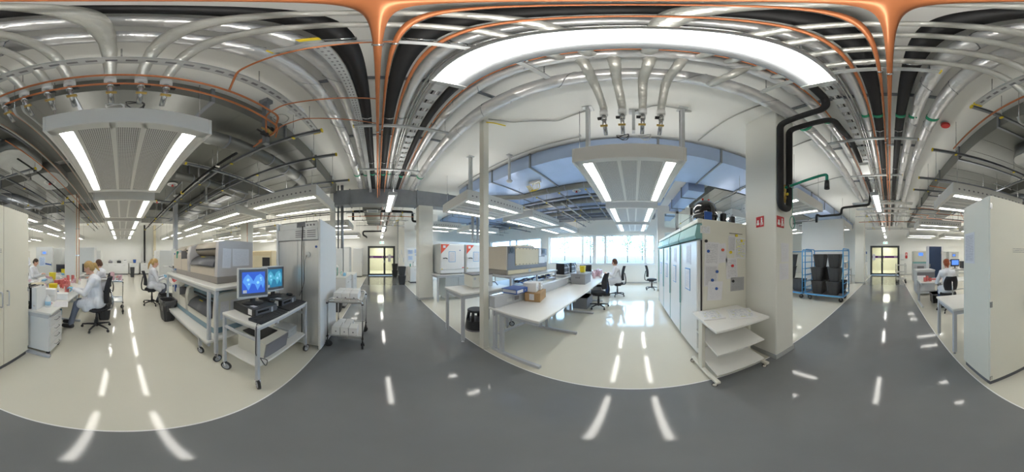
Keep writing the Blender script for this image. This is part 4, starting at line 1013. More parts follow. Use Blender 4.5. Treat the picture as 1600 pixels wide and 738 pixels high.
# ------------------------------------------------------------------ people
def bake(o, voxel, smooth=2):
    md = o.modifiers.new('remesh', 'REMESH'); md.mode = 'VOXEL'; md.voxel_size = voxel; md.use_smooth_shade = True
    if smooth: sm = o.modifiers.new('smooth', 'SMOOTH'); sm.iterations = smooth; sm.factor = .5
    dg = bpy.context.evaluated_depsgraph_get(); me = bpy.data.meshes.new_from_object(o.evaluated_get(dg))
    old = o.data; o.modifiers.clear(); o.data = me; bpy.data.meshes.remove(old)
    me.polygons.foreach_set('use_smooth', [True] * len(me.polygons)); return o
def hand(m, wrist, d, up, side, g=0.):
    """palm and five bent fingers; d points from wrist to knuckles, up = back of hand, side = thumb side"""
    w = Vector(wrist); d = Vector(d).normalized(); up = Vector(up).normalized(); up = (up - d * up.dot(d)).normalized(); s = d.cross(up) * side
    for k in (-1.5, -.5, .5, 1.5): m.caps(w + s * k * .010, w + d * .085 + s * k * .019, .015 + g, .013 + g, 8)
    for k, l in zip((-1.5, -.5, .5, 1.5), (.058, .070, .075, .068)):
        a = w + d * .088 + s * k * .0205; b = a + d * l * .55 - up * .012; c = b + d * l * .35 - up * .026
        m.caps(a, b, .0095 + g, .0088 + g, 8); m.caps(b, c, .0088 + g, .0078 + g, 8)
    a = w + d * .025 + s * .024; b = a + d * .035 + s * .030 - up * .012; c = b + d * .032 + s * .006 - up * .014
    m.caps(a, b, .0125 + g, .0105 + g, 8); m.caps(b, c, .0105 + g, .009 + g, 8)
def person(label, loc, rz, pose, hair, hairstyle, trousers, gloves=False, seat=.47, group='people in white lab coats', shoe='black_plastic', ear=True):
    """seated (or standing) figure in a lab coat, facing local +Y; origin on the floor under the hips"""
    t = thing('person', label, 'person', (loc[0], loc[1], 0), rz, group)
    V = Vector
    if pose['kind'] == 'stand':
        hip = V((0, 0, .92)); chest = V((0, .02, 1.28)); neck = V((0, .02, 1.46)); head = V((0, .05, 1.60))
        knees = [V((-.10, .03, .50)), V((.10, .0, .50))]; ank = [V((-.10, -.02, .09)), V((.10, -.03, .09))]
    else:
        ln = pose.get('lean', .06)
        hip = V((0, 0, seat + .10)); chest = V((0, ln * .6, seat + .44)); neck = V((0, ln, seat + .62)); head = V((pose.get('hx', 0), ln + .05 + pose.get('hy', 0), seat + .765))
        knees = [V((-.11, .40, seat + .05)), V((.11, .40, seat + .05))]; ank = [V((-.11, pose.get('ay', .36), .10)), V((.11, pose.get('ay', .36) + .06, .10))]
    sh = [chest + V((-.17, .0, .10)), chest + V((.17, .0, .10))]
    wr = [V(p) for p in pose['wr']]; elb = [V(p) for p in pose['el']]
    tilt = pose.get('tilt', -.25); R = Matrix.Rotation(pose.get('yaw', 0), 3, 'Z') @ Matrix.Rotation(tilt, 3, 'X')
    hp = lambda x, y, z: head + R @ V((x, y, z))
    b = MB()
    b.caps(hip, chest, .115, .098, 14).caps(hip + V((-.07, 0, 0)), hip + V((.07, 0, 0)), .10, .10, 12).caps(chest + V((-.10, 0, .06)), chest + V((.10, 0, .06)), .078, .078, 12)
    b.caps(chest + V((0, 0, .08)), neck, .07, .052).caps(neck, hp(0, -.015, -.05), .05, .05)
    b.sph(hp(0, -.01, .02), (.074, .092, .098), 20, 14, R).sph(hp(0, .025, -.045), (.056, .062, .070), 16, 10, R)
    b.caps(hp(0, .082, .012), hp(0, .100, -.022), .009, .014, 8)                       # nose
    b.caps(hp(-.018, .084, -.058), hp(.018, .084, -.058), .009, .009, 8).sph(hp(0, .072, -.092), (.026, .022, .02), 10, 8, R)   # mouth, chin
    for s in (-1, 1):
        b.sph(hp(s * .074, -.008, -.005), (.012, .024, .034), 10, 8, R); b.sph(hp(s * .030, .076, .022), (.022, .012, .010), 8, 6, R)
    for i, s in enumerate((-1, 1)):
        b.caps(sh[i], elb[i], .044, .037).caps(elb[i], wr[i], .035, .027)
        d = (wr[i] - elb[i]).normalized(); hand(b, wr[i], V(pose.get('hd', (-s * .25, 1, -.15))) if 'hd' in pose else d + V((-s * .2, .2, -.1)), (0, .1, 1), -s if s > 0 else -s)
        b.caps(hip + V((s * .09, 0, -.01)), knees[i], .085, .058).caps(knees[i], ank[i], .056, .038).caps(ank[i] + V((0, -.02, -.04)), ank[i] + V((0, .14, -.05)), .036, .03)
    bake(b.build('body', 'skin', t), .0085, 2)
    # coat
    c = MB()
    c.caps(hip + V((0, 0, -.02)), chest, .150, .132, 16).caps(hip + V((-.08, .0, 0)), hip + V((.08, 0, 0)), .138, .138, 14).caps(chest + V((-.105, 0, .07)), chest + V((.105, 0, .07)), .112, .112, 14)
    c.caps(chest + V((0, -.01, .12)), neck + V((0, -.02, -.02)), .085, .068)
    for i, s in enumerate((-1, 1)):
        c.caps(sh[i], elb[i], .070, .056).caps(elb[i], wr[i] + (elb[i] - wr[i]) * .1, .053, .042)
        if pose['kind'] == 'stand': c.caps(hip + V((s * .08, 0, -.05)), (hip + knees[i]) / 2 + V((s * .03, .0, -.15)), .14, .13)
        else:
            c.caps(hip + V((s * .09, 0, 0)), knees[i] + V((0, -.06, .0)), .115, .085).caps(hip + V((s * .10, .06, -.03)), hip + V((s * .14, .22, -.12)), .10, .08)
    c.caps(chest + V((0, .10, .02)), hip + V((0, .16, .04)), .06, .06)
    co = bake(c.build('lab_coat', 'cloth_white', t), .012, 4)
    from mathutils import noise as _nz
    cv = [q.co.copy() for q in co.data.vertices]; cn = [q.normal.copy() for q in co.data.vertices]; flat = []
    for q, n_ in zip(cv, cn):
        f = _nz.noise(V((q.x * 9, q.y * 9, q.z * 5))) + .6 * _nz.noise(V((q.x * 22 + 5, q.y * 22, q.z * 9)))
        flat += list(q + n_ * (.011 * f))
    co.data.vertices.foreach_set('co', flat); co.data.update()
    cl = MB()
    for s in (-1, 1): cl.tube([neck + V((s * .055, -.05, .01)), neck + V((s * .068, .02, -.03)), chest + V((s * .03, .135, .06))], [.018, .022, .016], 8)
    cl.build('collar', 'cloth_white', co)
    # trousers, shoes
    tr = MB()
    for i, s in enumerate((-1, 1)): tr.caps(hip + V((s * .09, 0, -.02)), knees[i], .095, .072).caps(knees[i], ank[i] + V((0, 0, .01)), .070, .056)
    bake(tr.build('trousers', trousers, t), .014, 2)
    so = MB()
    for i, s in enumerate((-1, 1)): so.caps(ank[i] + V((0, -.025, -.045)), ank[i] + V((0, .15, -.055)), .047, .042).caps(ank[i] + V((0, -.01, .0)), ank[i] + V((0, -.01, -.05)), .05, .045)
    for i in range(len(so.v)):
        x, y, z = so.v[i]; so.v[i] = (x, y, max(z, .002))
    bake(so.build('shoes', shoe, t), .011, 1)
    if gloves:
        g = MB()
        for i, s in enumerate((-1, 1)):
            d = (wr[i] - elb[i]).normalized(); hand(g, wr[i], V(pose.get('hd', (-s * .25, 1, -.15))) if 'hd' in pose else d + V((-s * .2, .2, -.1)), (0, .1, 1), -s if s > 0 else -s, .003); g.caps(wr[i] - d * .05, wr[i] + d * .02, .036, .030)
        bake(g.build('gloves', 'glove_blue', t), .007, 1)
    # hair
    h = MB()
    h.sph(hp(0, -.022, .042), (.088, .098, .092), 20, 14, R)
    h.sph(hp(0, -.055, -.01), (.084, .070, .085), 16, 12, R)
    if hairstyle == 'bun': h.sph(hp(.01, -.135, .0), (.05, .045, .05), 14, 10, R).caps(hp(.02, -.14, -.02), hp(.05, -.16, -.14), .032, .012)
    if hairstyle == 'ponytail': h.sph(hp(0, -.11, .06), .035, 12, 8).caps(hp(0, -.13, .05), hp(0, -.165, -.09), .036, .034).caps(hp(0, -.165, -.09), hp(0, -.14, -.24), .034, .014)
    if hairstyle == 'bob':
        for s in (-1, 1): h.caps(hp(s * .062, -.01, .03), hp(s * .066, .0, -.055), .034, .026)
        h.sph(hp(0, -.06, -.05), (.08, .06, .05), 14, 10, R)
    if hairstyle == 'updo': h.sph(hp(0, -.07, .06), (.072, .07, .06), 14, 10, R).caps(hp(0, -.10, -.02), hp(.01, -.09, -.12), .05, .018)
    hv = []
    for v in h.v:     # keep the hair off the face
        q = R.transposed() @ (V(v) - head)
        if q.y > .055 and q.z < .055: q.y = .055 - (q.y - .055) * .3
        hv.append(tuple(head + R @ q))
    h.v = hv
    bake(h.build('hair', hair, t), .008, 2)
    for s in (-1, 1): MB().sph(hp(s * .030, .086, .020), (.010, .006, .006), 8, 6, R).build('eye', 'hair_dark', t)
    return t
# ================================================================== side opposite the windows
# ---- tall white cupboard at the corridor edge
t = thing('tall_cupboard', 'tall white two-door cupboard at the corridor edge', 'cupboard', (-1.34, -1.45, 0))
MB().box(-.50, .50, -.27, .245, .085, 2.07, .004).build('body', 'cupboard_paint', t)
MB().box(-.48, .48, -.25, .235, 0, .085).build('plinth', 'plinth_grey', t)
for i, s in enumerate((1, -1)):
    d = MB().box(s * .003, s * .50, .248, .268, .09, 2.065, .003).build('door', 'cupboard_paint', t)
    MB().tube(fillet([(s * .055, .268, .93), (s * .055, .300, .93), (s * .055, .300, 1.10), (s * .055, .268, 1.10)], .02), .007, 8).build('handle', 'frame_grey', d)
    for z in (.14, 1.05, 1.96): MB().box(s * .502, s * .475, .262, .271, z - .03, z + .03, .002).build('hinge', 'steel', d)
sheet('notice_sheet', .22, .33, 'print_dense', t, (.502, -.12, 1.42), (0, 0, pi / 2))
sheet('printed_text', .20, .05, 'label_text', t, (.13, .2695, 1.53), (0, 0, pi))
# ---- writing bench behind the cupboard (two rows back to back)
cleg_desk('white lab bench starting beside the tall cupboard, drawers under its end', -5.2, -1.86, -1.60, -.86, .74, (-1.885, -3.4, -4.9), 1)
cleg_desk('rear white lab bench where the rear-bench worker sits', -6.6, -1.95, -2.75, -2.0, .74, (-2.1, -4.2, -6.4), -1)
cleg_desk('white lab bench beyond the white column on the aisle', -8.8, -6.0, -1.60, -.86, .74, (-6.2, -8.6), 1)
t = thing('drawer_pedestal', 'white mobile drawer pedestal under the bench end', 'drawer unit', (-2.13, -1.17, 0))
MB().box(-.21, .21, -.28, .25, .07, .64, .004).build('body', 'white_paint', t)
for k in range(4):
    z0 = .085 + k * .138
    d = MB().box(-.206, .206, .252, .272, z0, z0 + .130, .003).build('drawer', 'white_paint', t)
    MB().tube(fillet([(-.07, .272, z0 + .075), (-.07, .30, z0 + .075), (.07, .30, z0 + .075), (.07, .272, z0 + .075)], .015), .005, 6).build('handle', 'steel', d)
for sx in (-1, 1):
    for sy in (-1, 1): caster(t, sx * .17, sy * .22, .026, .08, 'rubber', .4, 'black_plastic')
waste_bin('dark bin with blue liner under the bench beside the drawer pedestal', -2.62, -1.2, .26, .30, .50, 0, 0, 'bin_blue')
# things on the bench end
binder('black ring binder nearest the cupboard on the bench', -1.955, -1.32, .74, 'black_plastic', pi * .5 + .1 + pi * 0)
binder('black ring binder leaning next to the white one', -1.955, -1.225, .74, 'black_plastic', pi * .5 + .06)
binder('white ring binder beside two black ones on the bench', -1.97, -1.13, .74, 'white_plastic', pi * .5 + .02)
for o in [o for o in bpy.data.objects if o.name.startswith('ring_binder')]:
    o.rotation_euler = (0, 0, pi / 2)
    o.location.x = -2.04
t = thing('squeeze_bottle', 'white and blue wash bottle beside the white binder', 'bottle', (-2.12, -1.03, .74))
MB().lathe([(.042, 0), (.045, .01), (.045, .12), (.03, .15), (.014, .165), (.014, .18)], n=14).build('bottle', 'white_plastic', t); MB().cyl((0, 0, .03), (0, 0, .09), .0455, n=14).build('label_band', 'glove_blue', t)
carton('lower white tissue box of the stacked pair on the bench', -2.46, -1.17, .74, .13, .24, .10, .12, lab='print_faint')
carton('upper white tissue box of the stacked pair on the bench', -2.46, -1.17, .843, .13, .24, .10, .16, lab='print_faint')
carton('single white tissue box in front of the stacked pair', -2.62, -1.02, .74, .13, .24, .11, .2, lab='print_faint')
t = thing('paper_pad', 'white paper with one petri dish on the bench corner', 'paper', (-2.28, -1.0, .741), .3)
sheet('page', .3, .21, 'print_faint', t, (0, 0, 0), (-pi / 2, 0, 0))
o = MB().cyl((-2.26, -1.07, .744), (-2.26, -1.07, .758), .045, n=16).build('petri_dish', 'petri_pale'); tag(o, 'single open petri dish lying on white paper', 'petri dish')
t = thing('yellow_sharps_box', 'yellow sharps container on bench behind the tissue boxes', 'container', (-3.25, -1.45, .74)); MB().frustum(-.07, .07, -.07, .07, 0, .13, .85).build('body', 'yellow_box', t); MB().box(-.075, .075, -.075, .075, .13, .15, .004).build('lid', 'yellow_box', t)
t = thing('yellow_sharps_box', 'tall yellow sharps container beside the rear-bench worker', 'container', (-4.55, -2.05, .74)); MB().frustum(-.08, .08, -.08, .08, 0, .22, .85).build('body', 'yellow_box', t); MB().box(-.085, .085, -.085, .085, .22, .25, .004).build('lid', 'yellow_box', t)
t = thing('yellow_sharps_box', 'yellow sharps container by the monitor near the column', 'container', (-5.95, -2.2, .74)); MB().frustum(-.08, .08, -.08, .08, 0, .22, .85).build('body', 'yellow_box', t); MB().box(-.085, .085, -.085, .085, .22, .25, .004).build('lid', 'yellow_box', t)
k = 0
for x, y, n, m, lab in ((-2.95, -1.50, 9, 'petri_pale', 'pale petri dish stack behind the white binder'), (-3.05, -1.56, 10, 'petri_pale', 'taller pale petri dish stack behind the white binder'), (-3.15, -1.10, 9, 'petri', 'red petri dish stack between tissue box and yellow container'), (-4.4, -1.5, 12, 'petri', 'red petri dish stack close to the white column'), (-4.6, -1.42, 11, 'petri', 'second red petri dish stack close to the white column')): petri(lab, x, y, .74, n, m)
random.seed(5)
for k in range(16):
    petri('red petri stack in the dense cluster before the gloved worker, %s row, %s from cupboard' % (('rear', 'middle', 'front')[k // 6], ORD[k % 6]), -3.55 - .105 * (k % 6) + random.uniform(-.01, .01), -1.52 + .105 * (k // 6) + random.uniform(-.01, .01), .74, random.randint(5, 11), 'petri', group='dense red petri cluster')
for k in range(9):
    petri('pale petri stack between column and red cluster, %s row, %s from cupboard' % (('rear', 'front')[k // 5], ORD[k % 5]), -4.35 - .11 * (k % 5), -1.35 + .11 * (k // 5), .74, random.randint(3, 9), 'petri_pale', group='pale petri cluster by the column')
for k in range(6):
    o = thing('sample_rack', 'clear sample rack on the rear bench edge, %s from the cupboard' % ORD[k], 'rack', (-3.0 - .5 * k, -2.05 - .03 * (k % 2), .74), .1 * k, 'clear sample racks'); MB().box(-.14, .14, -.07, .07, 0, .07, .004).build('rack', 'white_plastic' if k % 3 else 'grey_white', o); MB().box(-.12, .12, -.05, .05, .07, .11 + .02 * (k % 2), .003).build('tubes', ('petri_pale', 'paper', 'glove_blue')[k % 3], o)
t = thing('colony_counter', 'cream bench instrument with dark screen behind binders', 'instrument', (-2.75, -1.62 + .1, .74), -.5)
MB().prism([(-.14, 0), (.14, 0), (.14, .10), (-.02, .22), (-.14, .22)], 'x', -.12, .12).build('case', 'cream_plastic', t); MB().prism([(.12, .125), (.02, .2), (.025, .206), (.125, .131)], 'x', -.08, .08).build('display', 'tray_grey', t)
monitor('black computer monitor seen beside the rear-bench worker', (-6.1, -2.35, .74), pi * .62, .44, .32, None, None, None, 'black_plastic', 'black_plastic', 'black_plastic')
monitor('black computer monitor right of the white column', (-6.4, -1.35, .74), pi * .55, .44, .34, None, None, None, 'black_plastic', 'black_plastic', 'black_plastic')
for i, (x, y, m, h) in enumerate(((-3.35, -1.2, 'red', .10), (-3.5, -1.12, 'yellow_box', .05), (-2.9, -1.2, 'binder_blue', .05), (-4.3, -1.2, 'cream_plastic', .16), (-4.15, -1.1, 'white_plastic', .09), (-3.3, -1.35, 'white_plastic', .1))):
    lab = ('small red-capped reagent bottle by the gloved worker', 'low yellow reagent tub by the gloved worker', 'blue dispenser lying by the tissue boxes', 'cream reagent bottle beside the column', 'small white jar near the gloved hands', 'white reagent jar between yellow container and red stacks')[i]
    t = thing('reagent_bottle', lab, 'bottle', (x, y, .74)); MB().lathe([(.032, 0), (.035, .006), (.035, h * .7), (.02, h * .85), (.02, h)], n=12).build('bottle', 'white_plastic' if m == 'red' else m, t); MB().cyl((0, 0, h), (0, 0, h + .02), .024, n=12).build('cap', m, t)
for i in range(7):
    x = -3.1 - .55 * i; o = thing('paper_tray', 'heap of white sample trays on the rear bench, %s from the cupboard' % ORD[i], 'tray', (x, -2.3 - .08 * (i % 3), .74), .2 * i, 'sample trays on the rear bench')
    MB().frustum(-.16, .16, -.1, .1, 0, .05 + .02 * (i % 3), .9).build('tray', 'white_plastic', o); MB().box(-.13, .13, -.07, .07, .05 + .02 * (i % 3), .08 + .03 * (i % 2)).build('contents', 'petri_pale' if i % 2 else 'paper', o)
# ---- workers on this side
P1 = dict(kind='sit', lean=.12, tilt=-.45, hy=.02, wr=[(-.10, .48, .86), (.13, .46, .80)], el=[(-.25, .22, .80), (.25, .20, .76)], ay=.52)
office_chair('black office chair under the gloved worker beside the cupboard bench', (-3.12, -.48), pi, .50, .50, 'steel')
person('person in white coat and blue gloves reaching over the bench beside the cupboard', (-3.12, -.45), pi, P1, 'hair_blond', 'bun', 'trouser_grey', True, .50)
P2 = dict(kind='sit', lean=.10, tilt=-.35, wr=[(-.12, .42, .84), (.12, .42, .84)], el=[(-.25, .18, .76), (.25, .18, .76)])
office_chair('black office chair behind the aisle trolley past the lined bin', (-4.75, -.55), pi - .15, .50, .42)
person('person in white coat seated beyond the gloved worker, behind the aisle trolley', (-4.75, -.53), pi - .15, P2, 'hair_brown', 'bob', 'trouser_grey', False, .50)
P3 = dict(kind='sit', lean=.14, tilt=-.5, wr=[(-.10, .42, .84), (.10, .44, .84)], el=[(-.26, .18, .76), (.26, .18, .76)])
office_chair('dark office chair under the worker at the rear bench', (-5.2, -3.25), .15, .50, .40)
person('person in white coat bent over the rear bench facing the aisle', (-5.2, -3.22), .15, P3, 'hair_dark', 'short', 'jeans', False, .50)
P4 = dict(kind='stand', tilt=-.5, wr=[(-.14, .34, 1.02), (.14, .36, 1.02)], el=[(-.27, .05, 1.08), (.27, .05, 1.08)])
person('standing person in white coat half hidden by the cupboard', (-6.55, -4.45), -.9, P4, 'hair_brown', 'short', 'trouser_grey', False)
office_chair('empty dark office chair behind the rear bench near the cupboard', (-3.9, -3.1), .6, .50, .45)
waste_bin('black bin with grey liner between the two workers on the aisle', -3.68, -.40, .30, .30, .50, 0, .2, 'bin_liner')
# ---- steel trolley with samples in the aisle
steel_trolley('steel trolley carrying pink sample stacks in the aisle', (-4.25, -.28), pi / 2, .62, .52, .83, (.34, .86))
for i, (dx, dy, n, m) in enumerate(((0, .0, 13, 'petri_pale'), (-.08, .02, 12, 'petri_pale'), (0, .18, 8, 'petri_pale'), (.06, .22, 7, 'petri_pale'), (-.06, .22, 8, 'petri_pale'), (.1, -.05, 3, 'petri'))):
    petri('%s petri dish stack on the aisle trolley' % ('tallest pale pink', 'second tallest pale pink', 'front pale pink', 'corner pale pink', 'back pale pink', 'low red')[i], -4.22 + dx, -.25 + dy, .862, n, m)
t = thing('sample_jar', 'clear lidded jar on the aisle trolley', 'jar', (-4.12, -.12, .862)); MB().lathe([(.03, 0), (.03, .08), (.022, .09)], n=12).build('jar', 'white_plastic', t); MB().cyl((0, 0, .09), (0, 0, .105), .026, n=12).build('lid', 'red', t)
# ---- bench of the dish-sorting worker
cleg_desk('white corner bench of the dish-sorting worker', -5.5, -3.95, 1.36, 2.1, .76, (-4.05, -5.4), -1)
P5 = dict(kind='sit', lean=.06, tilt=-.35, wr=[(-.12, .40, .88), (.10, .40, .86)], el=[(-.25, .16, .80), (.25, .16, .78)], ay=.2)
office_chair('black office chair of the dish-sorting worker', (-4.84, .91), -.1, .52, .42)
person('person in white coat and blue gloves seated by the red dish cluster', (-4.83, .90), -.12, P5, 'hair_blond', 'ponytail', 'trouser_grey', True, .52)
i = 0
for x, y, n in ((-4.30, 1.46, 5), (-4.30, 1.56, 5), (-4.38, 1.50, 5), (-4.45, 1.60, 5), (-4.20, 1.50, 5), (-4.14, 1.62, 5), (-4.60, 1.52, 11), (-4.68, 1.58, 12), (-4.5, 1.50, 6), (-4.12, 1.75, 6), (-4.26, 1.68, 8), (-4.52, 1.72, 10)):
    petri('red petri dish stack, %s in the cluster beside the dish-sorting worker' % ('frontmost', 'second front', 'third front', 'fourth front', 'right front', 'right corner', 'tall left', 'tallest left', 'middle', 'rear corner', 'rear middle', 'rear tall')[i], x, y, .76, n); i += 1
waste_bin('black bin with dark liner in front of the dish-sorting worker', -3.50, 1.02, .34, .32, .50, 0, .1, 'bin_liner')
waste_bin('black bin standing behind the lined one', -4.05, 1.12, .34, .32, .48, 0, 0, 'black_plastic')
waste_bin('dark slim bin against the back counter', -11.4, .75, .3, .3, .7, 0, 0, None)
t = thing('spray_bottle', 'green spray bottle with yellow head by the microscope', 'bottle', (-5.1, 1.95, .76)); MB().lathe([(.04, 0), (.042, .14), (.02, .19), (.016, .22)], n=12).build('bottle', 'teal_bottle', t); MB().box(-.018, .018, -.05, .02, .22, .26, .006).build('head', 'yellow', t)
t = thing('magnifier_lamp', 'white magnifier lamp on the dish-sorting worker bench', 'lamp', (-5.25, 1.75, .76))
MB().cyl((0, 0, 0), (0, 0, .03), .07, n=14).build('base', 'machine_grey', t); MB().tube(fillet([(0, 0, .03), (-.05, -.02, .32), (.1, -.25, .40)], .05), .014, 8).build('arm', 'machine_grey', t); MB().lathe([(.09, 0), (.10, .02), (.09, .04)], (.12, -.32, .38), 16).build('shade', 'white_plastic', t)
t = thing('paper_roll_box', 'cream tissue heap behind the red dish cluster', 'paper', (-4.8, 1.85, .76)); MB().sph((0, 0, .05), (.16, .10, .07), 12, 8).sph((.08, .03, .08), (.08, .07, .05), 10, 6).build('heap', 'cream_paint', t)
# slim service post
t = thing('service_post', 'slim grey service post with sockets behind the dish-sorting worker', 'post', (-5.70, 1.95, 0))
MB().box(-.09, .09, -.07, .07, 0, ZC, .006).build('post', 'frame_grey', t); MB().box(-.12, .30, -.11, -.07, 1.0, 1.75, .006).build('socket_panel', 'grey_white', t)
for k in range(4): MB().box(-.06 + .09 * k, 0 + .09 * k, -.117, -.11, 1.15, 1.21).build('socket', 'white_plastic', t)
sheet('notice_sheet', .2, .14, 'print_plain', t, (.15, -.111, 1.42))
t = thing('fume_unit', 'grey upright unit with pale sign behind the service post', 'cabinet', (-7.9, 2.1, 0)); MB().box(-.5, .3, -.3, .3, 0, 1.75, .01).build('body', 'grey_white', t); sheet('sign', .5, .25, 'print_color', t, (-.1, -.301, 1.4)); MB().box(-.45, .25, -.31, -.3, .1, 1.1).build('door', 'white_paint', t)
# ---- big beige analyser on its wheeled frame
t = thing('analyser_trolley', 'white wheeled frame carrying two beige analysers', 'trolley', (-2.68, 1.50, 0))
fx, fy = 1.05, .44
MB().box(-fx, fx, -fy, fy, 1.065, 1.105, .006).build('top_shelf', 'laminate', t)
MB().box(-fx, fx, -fy + .02, -fy + .05, 1.01, 1.065).box(-fx, fx, fy - .05, fy - .02, 1.01, 1.065).build('top_rail', 'frame_grey', t)
MB().box(-fx - .0, fx - .10, -fy - .06, fy, .30, .335, .006).build('lower_shelf', 'laminate', t)
MB().box(-fx, fx - .1, -fy - .04, -fy - .01, .25, .30).box(-fx, fx - .1, fy - .03, fy, .25, .30).build('lower_rail', 'frame_grey', t)
for sx in (-1, 1):
    for sy in (-1, 1):
        MB().box(sx * (fx - .02) - .022, sx * (fx - .02) + .022, sy * (fy - .02) - .022, sy * (fy - .02) + .022, .16, 1.065, .004).build('leg', 'frame_grey', t)
        caster(t, sx * (fx - .02), sy * (fy - .02), .06, .18, 'wheel_grey', .6 + sx)
for x in (-.75, .70):
    MB().box(x - .022, x + .022, -fy - .05, -fy - .006, .14, .30).build('inner_leg', 'frame_grey', t); caster(t, x, -fy - .03, .055, .15, 'wheel_grey', .3)
MB().box(fx - .16, fx - .12, -fy - .03, -fy + .01, .30, 1.04).build('inner_upright', 'frame_grey', t)
def analyser(label, loc, body, side, base, roll, hood, tray, front):
    """two-bay sample analyser, front is local -Y; the end face carries taped notices"""
    t = thing('analyser', label, 'analyser', loc, 0)
    a, d, h = .93, .34, .62; f = -d - .02
    MB().box(-a, a, f, d, 0, .10, .006).build('base', base, t); MB().box(-a + .8, -a + .806, f - .002, f, 0, .10).build('base_seam', 'machine_grey', t)
    MB().box(-a + .02, a - .02, .10, d, .10, h, .01).build('rear_housing', body, t)
    lh = MB().prism([(f, .10), (.10, .10), (.10, h - .01), (-.16, h - .01), (f + .05, h - .10), (f, .42)], 'x', -a, -a + .50).build('left_housing', body, t)
    MB().box(-a + .18, -a + .27, f - .004, f + .06, .34, .50, .003).build('side_window', tray, lh); MB().box(-a + .31, -a + .40, f + .005, f + .06, .46, .52, .003).build('status_panel', 'frame_grey', lh); MB().box(-a + .03, -a + .08, f - .003, f + .01, .42, .46).build('badge', 'binder_blue', lh)
    MB().box(-a + .50, -a + .506, f - .001, -.1, .10, h - .12).build('panel_seam', 'machine_grey', t)
    # first bay: low front, roll cover above it
    MB().prism([(f, .10), (.10, .10), (.10, .34), (-.14, .34), (f, .33)], 'x', -a + .506, -a + .84).build('first_bay', body, t)
    MB().prism([(f, .10), (.10, .10), (.10, h), (-.20, h), (f + .02, h - .06), (f - .015, .40)], 'x', -a + .84, -a + .97, True).build('pillar', side, t)
    # second bay with dark hood and drawer
    MB().prism([(f, .10), (.10, .10), (.10, .24), (f, .23)], 'x', -a + .97, a - .07).build('second_bay', body, t)
    MB().box(-a + .97, a - .07, .04, .10, .24, h - .03).build('bay_back', side, t)
    def rl(x0, x1, z0, nm):
        P = [(.10, h - .005), (-.20, h - .005)] + [(-.20 - .085 * sin(q * pi / 10) + .12 * (q / 10) ** 2, h - .005 - (h - z0) * (q / 10)) for q in range(1, 11)] + [(.10, z0)]
        o = MB().prism(P, 'x', x0, x1, True).build(nm, roll, t); MB().box(x0 + .07, x1 - .07, -.288, -.25, h - .13, h - .105, .003).build('slot', 'black_plastic', o)
    rl(-a + .52, -a + .83, .36, 'roll_cover'); rl(-a + .98, a - .08, .36, 'roll_cover')
    P = [(f - .03, .235), (.06, .235), (.06, .40), (-.12, .40)] + [(-.12 - .25 * sin(q * pi / 16), .235 + .165 * cos(q * pi / 16)) for q in range(1, 8)]
    hd = MB().prism(P, 'x', -a + .99, a - .09, True).build('tray_hood', hood, t)
    MB().box(-a + 1.2, -a + 1.32, -.258, -.235, .362, .382, .003).build('yellow_label', 'yellow', hd)
    e = MB().prism([(f, .10), (d, .10), (d, h), (-.18, h), (f + .03, h - .03)], 'x', a - .07, a).build('end_housing', side, t)
    sheet('taped_notice', .34, .26, 'print_faint', e, (a + .003, .08, .24), (0, 0, pi / 2)); sheet('taped_notice', .15, .28, 'print_faint', e, (a + .003, -.20, .22), (0, .05, pi / 2))
    return t
analyser('upper beige analyser with grey tray on the white frame', (-2.80, 1.60, 1.105), 'beige', 'lilac_grey', 'beige_dark', 'beige', 'tray_grey', 'green_pipe', 1)
analyser('lower white and blue analyser under the beige one', (-2.80, 1.56, .336), 'machine_white', 'machine_white', 'machine_blue', 'machine_blue', 'tray_grey', 'binder_blue', 1)
t = thing('tool_tray', 'grey tray with blue tools at the frame end', 'tray', (-3.62, 1.32, 1.106)); MB().frustum(-.09, .09, -.16, .16, 0, .06, .9).build('tray', 'frame_grey', t)
for k in range(3): MB().tube([(-.05 + .05 * k, -.1, .065 + .01 * k), (-.04 + .05 * k, .1, .08)], .016, 6).build('tool', 'binder_blue' if k != 1 else 'glove_blue', t)
# ---- monitor trolley
t = thing('computer_trolley', 'white wheeled computer trolley at the corridor edge', 'trolley', (-1.215, 1.555, 0))
MB().box(-.265, .265, -.505, .505, .815, .845, .006).build('top_shelf', 'laminate', t)
MB().box(-.25, .25, -.49, .49, .315, .34, .005).build('lower_shelf', 'laminate', t)
for sx in (-1, 1): MB().box(sx * .235, sx * .255, -.48, .48, .785, .815).build('side_rail', 'frame_grey', t)
for sy in (-1, 1): MB().box(-.24, .24, sy * .475, sy * .495, .66, .69).box(-.24, .24, sy * .475, sy * .495, .79, .815).build('cross_rail', 'frame_grey', t)
for sx in (-1, 1):
    for sy in (-1, 1):
        MB().box(sx * .245 - .018, sx * .245 + .018, sy * .485 - .018, sy * .485 + .018, .12, .815, .003).build('leg', 'frame_grey', t); caster(t, sx * .245, sy * .485, .064, .14, 'wheel_grey', .9 - sx * .5 + sy)
desktop_pc('black desktop computer under the nearer blue-screen monitor', (-1.28, 1.36, .846), pi / 2 - .12)
desktop_pc('black desktop computer under the farther teal-screen monitor', (-1.28, 1.80, .846), pi / 2 - .05)
monitor('monitor with blue scan image on the nearer computer', (-1.30, 1.35, .947), pi / 2 - .42, .37, .355, 'screen_blue', 'screen_shape', 'trolley monitors', stand=.06)
monitor('monitor with teal scan image on the farther computer', (-1.34, 1.79, .947), pi / 2 - .22, .37, .355, 'screen_teal', 'screen_shape_teal', 'trolley monitors', stand=.06)
keyboard('black keyboard at the near end of the trolley top', (-1.03, 1.32, .846), pi / 2)
keyboard('black keyboard at the far end of the trolley top', (-1.03, 1.80, .846), pi / 2)
